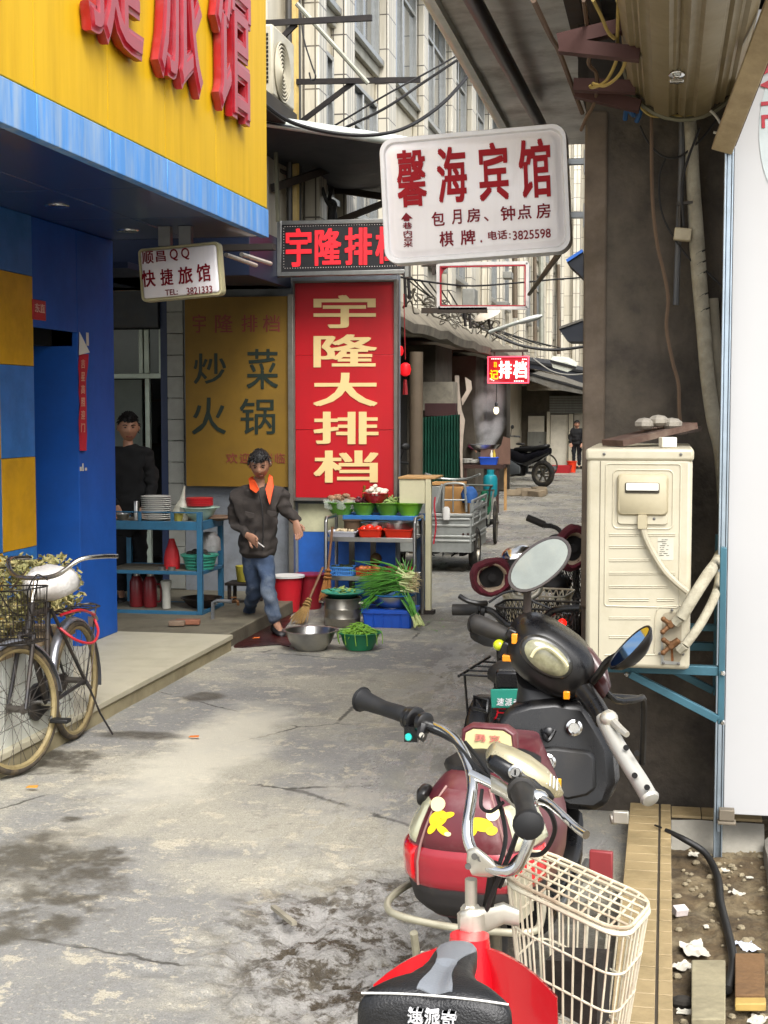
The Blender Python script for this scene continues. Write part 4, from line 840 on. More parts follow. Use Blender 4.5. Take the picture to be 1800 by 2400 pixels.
b = B(); b.mm((c.x + .01,YA + .5,A(1690,1525).z),(A(1690,1525).x,YA + .55,A(1690,1510).z)); b.out('cross_rail',m_teal,br)
# boards, stones and a white carton lying on the unit
zt_ = c.z + .001
b = B(); b.beam((A(1430,1050).x,YA + .25,zt_ + .014),(A(1612,1020).x,YA + .45,zt_ + .085),.16,.025); b.out('broken_board',M('broken_board','#4f3a30',.85,var=.3,sc=12,dirt=.6,dcol='#7d7466',bump=.4,bsc=30),label='broken reddish brown board lying on top of the air conditioner',cat='board')
b = B(); p = A(1545,1012,.33); p.z = zt_ + .1
for k in range(3): b.ell(p + V((-.06 + .055*k,.02*k,-.008 + .012*(k % 2))),(.045,.05,.026),7,5)
b.out('rubble_stone',M('rubble','#8b857a',.9,var=.25,bump=.4),label='grey rubble stones resting on the broken board above the air conditioner',cat='rubble',ang=20)
b = B(); p = A(1565,1040,.1); b.box((p.x,YA + .1,zt_ + .022),(.06,.05,.04),Matrix.Rotation(.3,3,'Z')); ct = b.out('small_carton',M('carton_white','#d8d3c2',.5,var=.1),label='small white carton on the front edge of the air conditioner top',cat='carton',bevel=.003)
b = B(); b.beam((A(1500,1050).x,YA + .5,zt_ + .03),(A(1640,1050).x,YA + .6,zt_ + .07),.1,.02); b.out('dark_plank',M('dark_plank','#3a2f28',.85,var=.3,bump=.4),label='dark plank behind the white carton on top of the air conditioner',cat='plank')

# second outdoor unit high on the apartment wall, dark shelf under it
XQ = XA_ + .36; ya,yb = PX(640,150,XQ).y,PX(690,150,XQ).y; z0,z1 = PX(660,238,XQ).z,PX(645,60,XQ).z
a2 = thing('air_conditioner','white outdoor air conditioner high on the apartment wall beside the yellow fascia','air conditioner',(XQ - .15,ya,z0))
b = B(); b.mm((XA_ + .02,ya,z0),(XQ,yb,z1)); b.out('case',m_acw,a2,bevel=.02)
ctr = V((XQ + .004,(ya + yb)/2 - .08,(z0 + z1)/2 - .05)); R_ = min((yb - ya),(z1 - z0))*.42
b = B(); b.lathe([(R_,0),(R_,.003)],ctr - V((.003,0,0)),(1,0,0),28); f_ = b.out('fan_opening',M('fan_dark','#6b6455',.7),a2)
b = B()
for k in range(1,9): b.tube([ctr + V((.008,R_*k/8*math.cos(t),R_*k/8*math.sin(t))) for t in [2*math.pi*i/28 for i in range(28)]],.008,5,closed=True)
b.out('grille',m_acw,f_)
b = B()
for k in range(12): z = z0 + .1 + k*(z1 - z0 - .2)/11; b.mm((XA_ + .04,ya - .006,z),(XQ - .04,ya - .001,z + .022))
b.out('side_vent',m_dark,a2)
b = B(); b.mm((XA_ - .5,ya - .6,z0 - .2),(XQ + .05,yb - .1,z0 - .04)); b.out('support_shelf',M('dark_shelf','#2f2a22',.8,dirt=.5),a2,bevel=.01)
# downpipes beside it, awning brackets and pole on the facade
for x,col,r_,lab in ((688,'#c2a45a',.05,'yellowed vertical downpipe on the apartment wall beside the small air conditioner'),(697,'#3a3833',.035,'black vertical pipe on the apartment wall beside the yellowed downpipe'),(677,'#33312d',.03,'thin dark vertical pipe just left of the yellowed downpipe')):
    y = PX(x,150,XA_ + .08).y; b = B(); b.tube([(XA_ + .08,y,3.4),(XA_ + .08,y,8)],r_,8); b.out('downpipe',M('pipe_' + col[1:],col,.5,var=.2,dirt=.4),label=lab,cat='pipe')
m_bs = M('black_steel','#211d1c',.5,.4,var=.3,dirt=.3,dcol='#4a3f33')
for (q1,q2,Y,lab) in (((612,55,872,42),(640,108,694,56),12.6,'upper black steel awning arm sticking out from the apartment wall'),((694,192,985,187),(700,290,832,190),13.6,'lower black steel awning arm with diagonal strut above the tarpaulin')):
    b = B(); p,q = PY(q1[0],q1[1],Y),PY(q1[2],q1[3],Y); b.beam(p,q,.035,.05); t = thing('awning_arm',lab,'bracket',p,group='steel awning arms on the apartment wall'); b.out('bar',m_bs,t)
    b = B(); b.beam(PY(q2[0],q2[1],Y + .03),PY(q2[2],q2[3],Y + .03),.03,.045); b.out('strut',m_bs,t)
b = B(); b.tube([PY(695,8,13.0),PY(863,196,13.2)],.022,8); b.out('pole',M('grey_pole','#9a9a8c',.5,.4,dirt=.3),label='slanting grey pole crossing the two black awning arms',cat='pole')
# ================================================================== FOOD STALL in front of the annex
m_blst = M('blue_steel','#2f6a8c',.5,.2,var=.15,sc=6,dirt=.45,dcol='#38444a'); m_shelf = M('worn_shelf','#7d7a6c',.6,.2,var=.2,sc=4,dirt=.5,dcol='#3f3b33')
m_ss = M('stainless','#b9b8b4',.28,1.0,var=.12,sc=8,dirt=.2,dcol='#6b665c')
m_por = M('porcelain','#dcdad2',.2,var=.04,coat=.4)
YC = 11.75
ct = thing('kitchen_cart','blue steel three tier kitchen cart carrying plates beside the blue pillar','cart',G(400,1450,.12))
xa,xb = PY(240,1400,YC).x,PY(474,1400,YC).x; zt,zm,zb = PY(400,1222,YC).z,PY(400,1340,YC).z,PY(400,1432,YC).z; DP = .62
zr = PY(400,1203,YC).z
b = B()
for z,h in ((zt,.075),(zm + .005,.03),(zb,.055)): b.mm((xa,YC,z - h),(xb,YC + .03,z)); b.mm((xb - .03,YC + .03,z - h),(xb,YC + DP,z)); b.mm((xa,YC + DP - .03,z - h),(xb - .03,YC + DP,z))
b.mm((xa,YC + .004,zr),(xb - .01,YC + .02,zr + .012))
for x in (PY(308,0,YC).x,PY(386,0,YC).x): b.mm((x,YC + .004,zt),(x + .03,YC + .02,zr))
b.out('frame',m_blst,ct,bevel=.003)
for x,y in ((xb - .045,YC - .004),(xb - .045,YC + DP - .04),(xa,YC - .004),(xa,YC + DP - .04)):
    b = B(); b.mm((x,y,.12),(x + .045,y + .045,zr + .012 if y < YC + .1 else zt)); b.out('leg',m_blst,ct,bevel=.003)
for z in (zt - .01,zm,zb - .005):
    b = B(); b.mm((xa + .003,YC + .031,z - .02),(xb - .031,YC + DP - .031,z)); b.out('shelf',m_shelf,ct)
ZT_ = zt - .008
def on(x,Y,z): p = PY(x,1200,Y); return V((p.x,Y,z))
# stacks of plates: every plate is a thing
pc = on(366,YC + .22,ZT_); pp = thing('plate','white plate in the tall stack on the blue kitchen cart','plate',pc,group='plates stacked on the blue cart')
b = B(); b.lathe([(.06,.0),(.062,.004),(.10,.011),(.130,.016),(.131,.023),(.127,.023),(.098,.0165),(.055,.006),(.002,.0055)],pc,n=28); b.out('dish',m_por,pp)
b = B(); b.lathe([(.06,-.001),(.064,.002),(.062,.003),(.058,.002)],pc,n=24); b.out('foot_ring',m_por,pp)
for k in range(1,12): dup(pp,pc + V((random.uniform(-.003,.003),random.uniform(-.003,.003),k*.0172)),random.uniform(0,6))
def bowl(name,lab,c,r,h,mat,cat,n=28,base=.6,lip=.012,foot=0,**kw):
    b = B(); b.lathe([(r*base,0),(r*base,.004),(r*(base + (1 - base)*.55),h*.4),(r,h),(r + lip,h),(r + lip,h + .006),(r - .004,h + .004),(r*(base + (1 - base)*.5),h*.42),(r*base*.9,.01),(.002,.01)],c,n=n); return b.out(name,mat,label=lab,cat=cat,**kw)
m_redp = M('red_plastic','#c2232e',.35,var=.06,dirt=.1); m_celadon = M('pale_green_enamel','#a9c4b6',.25,coat=.3)
m_greenp = M('mint_plastic','#3f9c84',.4,var=.08,dirt=.2,dcol='#2c5a4c')
bc = on(468,YC + .3,ZT_); bowl('basin','pale green enamel basin with white rim at the right end of the blue cart top',bc,.155,.11,m_celadon,'basin',base=.45,lip=.02)
b = B()
for k in range(5): b.lathe([(.10,.0),(.118,.012),(.12,.02),(.112,.02)],bc + V((-.0,0,.118 + k*.014)),n=24)
b.out('tray_stack',M('red_plastic','#c2232e',.35),label='stack of red plastic trays resting on the pale green basin',cat='trays')
p = on(424,YC + .25,ZT_); b = B(); b.rings([sup(p + V((.05*(t > .3)*(t - .3),0,t*.30)),(1,0,0),(0,1,0),.07*s,.05*s,2,12) for t,s in ((0,.9),(.25,1.1),(.45,.8),(.6,.35),(.8,.22),(1,.1))]); b.out('plastic_bag',M('clear_bag','#b8b6a6',.3,var=.2,bump=.8,bsc=30),label='crumpled translucent plastic bag beside the stack of plates',cat='bag')
p = on(418,YC + .07,ZT_); bowl('sauce_bowl','small yellowish bowl in front of the plastic bag on the blue cart',p,.045,.07,M('yellowish','#a9a04c',.4),'bowl')
p = on(320,YC + .2,ZT_); b = B(); b.lathe([(.025,0),(.025,.16),(.022,.165)],p,n=16); b.out('steel_canister',m_ss,label='slim steel canister left of the stack of plates',cat='canister')
p = on(288,YC + .2,ZT_); bowl('steel_bowl','small steel bowl at the left end of the blue cart top',p,.06,.05,m_ss,'bowl')
p = on(505,YC + .45,ZT_ - .02); b = B(); b.lathe([(.02,0),(.14,.02),(.17,.035),(.165,.045),(.02,.03)],p,n=20); b.out('wicker_lid',M('wicker','#6a5442',.8,var=.35,sc=30,bump=.6),label='brown wicker lid at the right end of the blue cart',cat='lid')
zM = zm
p = on(402,YC + .25,zM); b = B(); b.rings([sup(p + V((0,0,t*.26)),(1,0,0),(0,1,0),.07*s,.06*s,2,12) for t,s in ((0,1),(.3,1.05),(.6,.85),(.8,.55),(1,.35))]); b.out('red_sack',M('red_sack','#b81f26',.6,var=.2,bump=.7,bsc=25),label='knotted red plastic sack on the middle shelf of the blue cart',cat='sack',ang=60)
def slat_basket(name,lab,c,r,h,mat,base=.78,n=26):
    t = thing(name,lab,'basket',c); b = B()
    b.lathe([(.001,0),(r*base,0),(r*base,.012),(.001,.012)],c,n=n)
    for k in range(5): q = base + (1 - base)*(k/4); b.lathe([(r*q,h*k/4*.86 + .01),(r*q + .006,h*k/4*.86 + .01),(r*q + .007,h*k/4*.86 + .022),(r*q,h*k/4*.86 + .022)],c,n=n)
    for k in range(n*2): a_ = math.pi*k/n; b.beam(c + V((r*base*math.cos(a_),r*base*math.sin(a_),.01)),c + V((r*math.cos(a_),r*math.sin(a_),h - .01)),.005,.004)
    b.out('mesh_body',mat,t); b = B(); b.lathe([(r,h - .02),(r + .016,h - .012),(r + .018,h),(r - .002,h)],c,n=n); b.out('rim',mat,t); return t
bk = slat_basket('plastic_basket','mint green slatted basket on the middle shelf of the blue cart',on(467,YC + .24,zM),.15,.13,m_greenp)
p = on(470,YC + .25,zM + .1); b = B()
for k in range(16): a_ = random.uniform(0,6.28); q = random.uniform(0,.11); b.ell(p + V((q*math.cos(a_),q*math.sin(a_),random.uniform(0,.05))),(.035,.03,.022),7,5,Matrix.Rotation(a_,3,'Z'))
b.out('dark_greens',M('dark_veg','#26221c',.8,var=.5),label='dark cooked greens heaped in the mint green basket',cat='food')
p = on(490,YC + .4,zM + .15); b = B(); b.rings([sup(p + V((0,0,z)),(1,0,0),(0,1,0),.1*s,.08*s,3,12) for z,s in ((0,1),(.1,.95),(.16,.5))]); b.out('grey_sack',M('grey_bag','#7b7a78',.5,var=.2,bump=.7),label='grey plastic sack behind the mint green basket',cat='sack',ang=60)
b = B(); p = on(378,YC + .1,zM); b.lathe([(.03,0),(.034,.03),(.028,.032)],p,n=14); b.lathe([(.03,0),(.034,.03),(.028,.032)],p + V((.09,0,0)),n=14); b.out('tin_cans',m_ss,label='two small tin lids in front of the red sack on the blue cart',cat='tins')
zB_ = zb
for i,x in enumerate((318,350)):
    p = on(x,YC + .22,zB_); t = thing('vacuum_flask',('dark red vacuum flask on the bottom shelf nearest the blue pillar','dark red vacuum flask on the bottom shelf beside the white bottle')[i],'flask',p,group='vacuum flasks on the bottom shelf of the blue cart')
    b = B(); b.lathe([(.055,0),(.06,.01),(.06,.22),(.035,.27)],p,n=18); b.out('flask_body',M('flask_red','#6e1a20',.4),t); b = B(); b.lathe([(.03,.27),(.032,.3),(.02,.31)],p,n=14); b.out('cap',m_ss,t); b = B(); b.tube([p + V((.06,0,.2)),p + V((.095,0,.19)),p + V((.095,0,.06)),p + V((.06,0,.05))],.008,6,smooth=4); b.out('handle',M('flask_red','#6e1a20',.4),t)
p = on(388,YC + .15,zB_); b = B(); b.lathe([(.035,0),(.037,.015),(.035,.16),(.045,.2),(.05,.24),(.02,.25)],p,n=16); b.out('white_jug',M('white_plastic','#b9b8ae',.4,dirt=.3),label='whitish plastic jug standing on the bottom shelf of the blue cart',cat='jug')
p = on(470,YC + .3,zB_ - .02); bowl('iron_wok','dark iron wok stored on the bottom shelf of the blue cart',p,.17,.1,M('iron','#2b2520',.5,.5,dirt=.5,dcol='#5a3f2c'),'wok',base=.3)
for k,(px_,py_,s_,c_,lab) in enumerate(((440,1463,.07,'#8a5a44','broken red brick propping the blue cart'),(415,1466,.045,'#7d6a58','small brown stone under the blue cart'))):
    p = G(px_,py_,.12); b = B(); b.box(p + V((0,0,.02)),(.2*s_/.07,.09,.04),Matrix.Rotation(.2,3,'Z')); b.out('brick',M('brick_' + c_[1:],c_,.9,var=.25,bump=.5),label=lab,cat='brick',bevel=.006)
ks = thing('wall_shelf','dim wooden shelf with jars inside the kitchen bay behind the man in black','shelf',(-5.0,15.6,1.3)); b = B(); b.mm((-5.9,15.5,1.45),(-4.6,15.8,1.48)); b.mm((-5.9,15.5,1.95),(-4.6,15.8,1.98)); b.mm((-5.9,15.78,.12),(-5.86,15.82,2.3)); b.mm((-4.64,15.78,.12),(-4.6,15.82,2.3)); b.out('boards',M('dim_wood','#4a3b2a',.7),ks)
for k in range(7): p = V((-5.75 + .17*k,15.62,1.481 if k % 2 else 1.981)); b = B(); b.lathe([(.05,0),(.055,.02),(.055,.16),(.04,.19),(.045,.21),(.01,.215)],p,n=12); b.out('jar',M(('jar_brown','jar_green','jar_white')[k % 3],('#5a2f1a','#2f4a38','#a9a598')[k % 3],.3),label=('brown','green','white')[k % 3] + ' jar on the dim shelf inside the kitchen bay',cat='jar',group='jars on the kitchen bay shelf')
# water pipe with tap beside the man
wt = thing('water_tap','grey water pipe with a brass tap beside the man in the jacket','tap',G(498,1475,.05))
b = B(); YT = 11.55; b.tube([PY(498,1478,YT),PY(499,1412,YT),PY(508,1408,YT),PY(545,1410,YT + .1)],.016,8); b.out('pipe',M('pipe_grey','#6f7274',.5,.4,dirt=.4),wt); b = B(); b.tube([PY(545,1410,YT + .1),PY(556,1409,YT),PY(558,1418,YT)],.014,8,smooth=3); b.box(PY(548,1400,YT + .05),(.05,.012,.01)); b.out('spout',m_brass,wt)
# dark red wet cloth mat on the ground by the slab
b = B(); rs = []
for i in range(12):
    t = i/11; r = []
    for j in range(8):
        s = j/7; p = G(525 + 150*s + 8*math.sin(t*9),1428 + 82*t + 5*math.sin(s*7),.012); p.x = max(p.x,-3.325); p.z = .008 + .004*noise.noise(p*5); r.append(p)
    rs.append(r + [q - V((0,0,.01)) for q in r[::-1]])
b.rings(rs); b.out('wet_mat',M('wet_red_mat','#350c0c',.3,var=.4,sc=6,dirt=.6,dcol='#1c120e',bump=.4),label='wet dark red mat on the ground under the man in the jacket',cat='mat')
# buckets by the wall
def bucket(lab,c,r,h,mat,mrim):
    t = thing('bucket',lab,'bucket',c); b = B(); b.lathe([(r*.74,0),(r*.74,.004),(r,h),(r - .006,h),(r*.7,.012),(.002,.012)],c,n=26); b.out('body',mat,t)
    b = B(); b.lathe([(r - .004,h - .012),(r + .016,h - .01),(r + .018,h + .006),(r - .006,h + .006)],c,n=26); b.out('rim',mrim,t); return t
m_bred = M('bucket_red','#c5202c',.35,var=.06,dirt=.1); m_bred2 = M('bucket_dark_red','#8c1a28',.4,dirt=.2)
p = G(674,1408,0.0); p = PY(674,1405,12.9); p.z = 0; bucket('red plastic bucket with a white rim standing behind the man in the jacket',V((p.x,12.9,0.0)),.145,.33,m_bred,m_white)
p = PY(727,1405,13.15); bucket('dark red bucket without handle against the blue wall left of the rack',V((p.x,13.15,0.0)),.14,.32,m_bred2,m_bred2)
p = PY(575,1360,12.6); b = B(); t = thing('yellow_pail','small yellow pail behind the legs of the man in the jacket','pail',V((p.x,12.6,.12))); zz0 = PY(575,1362,12.6).z
b.lathe([(.075,0),(.09,.14),(.085,.14),(.07,.01),(.002,.01)],V((p.x,12.6,zz0)),n=20); b.out('body',M('pail_yellow','#b0a440',.4,dirt=.3),t); b = B(); b.mm((p.x - .16,12.48,zz0 - .03),(p.x + .16,12.72,zz0 - .005));
for dx in (-.14,.11): b.mm((p.x + dx,12.5,.12),(p.x + dx + .03,12.53,zz0 - .03)); b.mm((p.x + dx,12.67,.12),(p.x + dx + .03,12.7,zz0 - .03))
st_ = thing('stool','small dark stool under the yellow pail','stool',(p.x,12.6,.12)); b.out('seat_and_legs',M('dark_wood','#241c17',.7),st_,bevel=.004)

# ------------------------------------------------------------------ vegetable rack
YR_ = 12.55
rk = thing('vegetable_rack','stainless steel tube rack with two shelves full of vegetable baskets under the red banner','rack',PY(870,1425,YR_))
xa,xb = PY(764,1300,YR_).x,PY(972,1300,YR_).x; z1,z2,ztop = PY(0,1248,YR_).z,PY(0,1335,YR_).z,PY(0,1203,YR_).z; RD = .42
for y in (YR_,YR_ + RD):
    for x in (xa,xb): pass
    s1 = 1 if y == YR_ else 1
for x,sx in ((xa,1),(xb,-1)):
    b = B(); b.tube([(x,YR_,0),(x,YR_,ztop - .03),(x + .0,YR_ + .03,ztop),(x,YR_ + RD - .03,ztop),(x,YR_ + RD,ztop - .03),(x,YR_ + RD,0)],.016,10); b.out('leg_frame',m_ss,rk)
for z in (z1,z2):
    b = B(); b.mm((xa + .017,YR_ - .004,z - .028),(xb - .017,YR_ + .012,z + .012)); b.mm((xa + .017,YR_ + .012,z - .012),(xb - .017,YR_ + RD,z - .004)); b.mm((xa + .017,YR_ + RD - .012,z - .004),(xb - .017,YR_ + RD,z + .012)); b.out('shelf',m_ss,rk,bevel=.002)
# upper table top behind with bowls
xs1 = PY(1000,1240,YR_ + .5).x; zt2 = PY(860,1205,YR_ + .62).z
tb = thing('prep_table','blue topped preparation table behind the rack carrying green bowls','table',((xa + xb)/2,YR_ + .7,0))
b = B(); b.mm((xa + .05,YR_ + .45,zt2 - .04),(xs1,YR_ + .84,zt2)); b.out('table_top',M('table_blue','#2a6fb2',.45,dirt=.3),tb,bevel=.004)
for x in (xa + .1,(xa + xb)/2 - .1,(xa + xb)/2 + .35,xs1 - .06): b = B(); b.mm((x,YR_ + .5,0),(x + .045,YR_ + .545,zt2 - .04)); b.out('leg',M('table_leg','#57524a',.7,dirt=.4),tb)
m_lime = M('lime_plastic','#7fc430',.35,var=.06,dirt=.1); m_lime2 = M('green_plastic','#5f9a30',.4,dirt=.25)
m_veg = M('pale_veg','#b9a988',.7,var=.35,sc=30); m_pur = M('purple_veg','#5a2733',.6,var=.3,sc=20); m_wh = M('white_veg','#d6cfbd',.6,var=.15)
zT2 = zt2
def chunks(name,c,r,h,n,s,mat,lab,flat=.6):
    b = B()
    for k in range(n):
        a_ = random.uniform(0,6.28); q = r*math.sqrt(random.random()); z = h*random.random()*(1 - q/r*.6)
        b.ell(c + V((q*math.cos(a_),q*math.sin(a_),z)),(s*random.uniform(.7,1.3),s*random.uniform(.5,.9),s*flat),7,5,Matrix.Rotation(a_,3,'Z') @ Matrix.Rotation(random.uniform(-.6,.6),3,'X'))
    return b.out(name,mat,label=lab,cat='vegetables',ang=60)
YG = YR_ + .55
greens = [(800,'green plastic bowl of brown roots lined with a clear bag, leftmost of the bowl row',m_lime2,.14),(853,'green plastic bowl of purple chillies, second of the bowl row',m_lime2,.115),(910,'green plastic bowl of cut stems, third of the bowl row',m_lime2,.12),(960,'bright lime plastic bowl with leafy greens at the right end of the row',m_lime,.125)]
for x,lab,mt_,r_ in greens: bowl('plastic_bowl',lab,V((PY(x,1190,YG).x,YG,zT2)),r_,.11,mt_,'bowl',base=.62,group='green bowls above the rack')
c0 = V((PY(800,1190,YG).x,YG,zT2 + .11)); chunks('root_vegetables',c0,.11,.09,22,.038,M('root_veg','#8a6a50',.7,var=.5,sc=25),'brown and pale roots heaped in the leftmost green bowl')
b = B(); b.rings([[c0 + V(((.13 + .03*math.sin(k*1.7 + i))*s*math.cos(k*.314),(.13 + .03*math.sin(k*1.7))*s*math.sin(k*.314),z + .012*math.sin(k*2.3))) for k in range(20)] for i,(s,z) in enumerate(((1.08,-.05),(1.12,.0),(1.05,.03)))],caps=False); b.out('clear_bag',M('clear_film','#d5dccf',.15,alpha=.35),label='clear plastic bag lining the leftmost green bowl',cat='bag')
chunks('purple_chillies',V((PY(850,1190,YG).x,YG,zT2 + .1)),.10,.08,26,.028,m_pur,'purple red chillies in the second green bowl')
b = B(); c0 = V((PY(912,1190,YG).x,YG,zT2 + .1))
for k in range(22): a_ = random.uniform(0,3.1); q = c0 + V((random.uniform(-.05,.05),random.uniform(-.05,.05),.02 + .03*random.random())); d = V((math.cos(a_),math.sin(a_),random.uniform(0,.5)))*.08; b.tube([q - d,q + d],.006,5)
b.out('cut_stems',M('stem_green','#8ea460',.6,var=.3),label='thin cut stems lying across the third green bowl',cat='vegetables')
b = B(); c0 = V((PY(960,1190,YG).x,YG,zT2 + .1))
for k in range(30): a_ = random.uniform(0,6.28); q = c0 + V((.09*math.cos(a_)*random.random(),.09*math.sin(a_)*random.random(),.0)); d = V((math.cos(a_)*.04,math.sin(a_)*.04,random.uniform(.0,.03))); w = d.cross(V((0,0,1))).normalized()*.012; b.quad(q,q + d*.5 + w,q + d,q + d*.5 - w)
b.out('leafy_greens',M('leaf_green','#5f8f2c',.6,var=.3),label='leafy greens lying in the bright lime bowl',cat='vegetables')
c0 = V((PY(882,1180,YG).x,YG - .02,zT2 + .115)); rbw = bowl('red_colander','red plastic colander of pale pieces stacked above the green bowls',c0,.12,.085,m_redp,'colander',base=.6)
chunks('pale_pieces',c0 + V((0,0,.08)),.095,.085,24,.034,m_wh,'whitish chopped pieces heaped in the red colander')
p = V((PY(849,1180,YG).x,YG + .1,zT2)); b = B(); b.lathe([(.02,0),(.022,.2),(.012,.23),(.014,.26),(.008,.265)],p,n=10); b.out('oil_bottle',M('amber','#6d5418',.2),label='slim amber bottle between the green bowls',cat='bottle')
for x,r_,h_,lab in ((880,.12,.12,'steel pot behind the tomatoes on the upper shelf of the rack'),(935,.14,.13,'wide steel pot at the right of the upper shelf of the rack'),(826,.075,.14,'short wooden block pot behind the white tray on the rack')):
    p = V((PY(x,1240,YR_ + .27).x,YR_ + .26,z1)); bowl('steel_pot',lab,p,r_,h_,m_ss if r_ > .1 else M('wood_block','#54422f',.7),'pot',base=.96)
def tray(name,lab,x0,x1,z,Y,h,mat,dp=.2,slots=False,cat='tray',**kw):
    xa_,xb_ = PY(x0,1300,Y).x,PY(x1,1300,Y).x; t = thing(name,lab,cat,((xa_ + xb_)/2,Y + dp/2,z),**kw); w = xb_ - xa_; cx,cy = (xa_ + xb_)/2,Y + dp/2
    def rg(s,zz): return [V((cx + u,cy + v,z + zz)) for u,v in rrect(w*s,dp*s,.02,4)]
    b = B()
    if slots:
        b.rings([rg(.86,.0),rg(.86,.012)]); n_ = int(w/.02)
        b.rings([rg(.86,.0),rg(.885,h*.22),rg(.875,h*.22),rg(.85,0)],closed=True)
        for k in range(n_ + 1):
            u = -w*.43 + w*.86*k/n_
            for yv in (-1,1): b.beam((cx + u,cy + yv*dp*.43,z),(cx + u*1.1,cy + yv*dp*.485,z + h - .01),.008,.005)
        for k in range(7):
            v = -dp*.4 + dp*.8*k/6
            for xv in (-1,1): b.beam((cx + xv*w*.43,cy + v,z),(cx + xv*w*.485,cy + v,z + h - .01),.008,.005)
        b.rings([rg(.93,h*.5),rg(.945,h*.62),rg(.93,h*.62),rg(.92,h*.5)],closed=True)
        b.rings([rg(.97,h - .018),rg(1,h - .014),rg(1.0,h),rg(.95,h),rg(.95,h - .014)],closed=True)
    else: b.rings([rg(.84,0),rg(.97,h - .012),rg(1.02,h - .01),rg(1.03,h),rg(.955,h),rg(.82,.01)])
    b.out('shell',mat,t,ang=50); return V((cx,cy,z + h))
m_wtray = M('white_tray','#c6c6cf',.4,dirt=.15); m_or = M('orange_red_plastic','#d42f17',.35,var=.05); m_bb = M('basket_blue','#4f8fd8',.4,dirt=.1); m_ob = M('basket_orange','#c14a28',.45,dirt=.2); m_dr = M('basket_dark_red','#8f1f26',.45,dirt=.2)
cW = tray('white_tray','white plastic tray of chopped garlic at the left of the upper rack shelf',766,835,z1,YR_ + .02,.06,m_wtray)
cT = tray('orange_tray','orange red tray of tomatoes in the middle of the upper rack shelf',837,895,z1,YR_ + .02,.085,m_or)
tray('orange_tray','empty orange red tray at the right of the upper rack shelf',898,968,z1,YR_ + .02,.085,m_or)
for k,(dx,dy,dz) in enumerate(((-.02,0,.0),(.06,-.02,-.01),(-.075,.02,-.015),(.02,.05,-.02))):
    tm = B(); c_ = cT + V((dx,dy,dz)); tm.ell(c_,(.042,.042,.036),16,10); tm.out('tomato',M('tomato','#d5301c',.2,var=.08),label=('plump red tomato on top of the heap in the orange tray','red tomato at the right of the heap in the orange tray','red tomato at the left of the heap in the orange tray','red tomato at the back of the heap in the orange tray')[k],cat='tomato',group='tomatoes in the orange tray')
chunks('chopped_garlic',cW + V((0,0,-.01)),.085,.03,34,.018,m_veg,'chopped garlic and pale bits heaped in the white tray')
cB = tray('slotted_basket','light blue slotted basket on the lower rack shelf',768,828,z2,YR_ + .02,.09,m_bb,slots=True,cat='basket'); cO = tray('slotted_basket','orange slotted basket with onions on the lower rack shelf',832,890,z2,YR_ + .02,.08,m_ob,slots=True,cat='basket'); cR = tray('slotted_basket','dark red basket at the right of the lower rack shelf',893,968,z2,YR_ + .02,.085,m_dr,cat='basket')
chunks('dark_leaves',cB + V((0,.02,-.02)),.09,.03,26,.025,M('dark_leaves','#25331e',.7,var=.4),'dark green leaves filling the light blue basket')
chunks('onions',cO + V((0,0,-.02)),.085,.04,9,.032,M('onion','#b8703c',.5,var=.3),'brown onions in the orange slotted basket',.9)
p = cO + V((.03,.14,.06)); b = B(); b.ell(p,(.055,.055,.06),14,10); b.out('round_squash',M('squash','#5d4526',.7,var=.3,sc=20),label='round brown squash behind the orange slotted basket',cat='vegetables')
b = B(); p = cR + V((.03,-.09,-.0)); b.tube([p + V((0,0,.02)),p + V((-.03,-.03,-.05)),p + V((-.05,-.04,-.1))],[.018,.012,.004],7,smooth=4); b.ell(p + V((.01,0,.03)),(.022,.022,.018),8,6); b.out('mushroom',M('mushroom','#8a7461',.7,var=.3),label='brown mushroom hanging over the edge of the dark red basket',cat='vegetables')
# brooms leaning by the rack
def broom(lab,top,bot,spread,col,Y0,Y1):
    t = thing('broom',lab,'broom',PY(bot[0],bot[1],Y0)); p,q = PY(top[0],top[1],Y1),PY(bot[0],bot[1],Y0); m_ = p + (q - p)*.55; b = B(); b.tube([p,m_],.012,7); b.out('handle',M('broom_handle','#6e4a2f',.6,var=.2),t)
    b = B(); dirv = (q - m_); sd_ = V((1,0,0))
    for k in range(70):
        u = random.uniform(-1,1); v = random.uniform(-1,1); e = q + sd_*spread*u + V((0,.05*v,random.uniform(-.01,.05))); b.tube([m_ + V((.008*u,.008*v,0)),m_ + dirv*.35 + sd_*.03*u + V((0,.015*v,0)),e],[.004,.004,.002],4)
    for s_ in (.08,.2,.3): b.lathe([(.022 + .05*s_,-.008),(.026 + .05*s_,0),(.022 + .05*s_,.008)],m_ + dirv*s_,dirv.normalized(),10)
    b.out('bristles',M('broom_' + col[1:],col,.9,var=.35,sc=40),t)
broom('long straw broom leaning toward the rack with pale bristles spread on the ground',(757,1330),(700,1462),.075,'#9a7a48',12.1,12.5); broom('shorter reddish straw broom leaning on the left leg of the rack',(779,1235),(762,1410),.055,'#93602f',12.3,12.45)
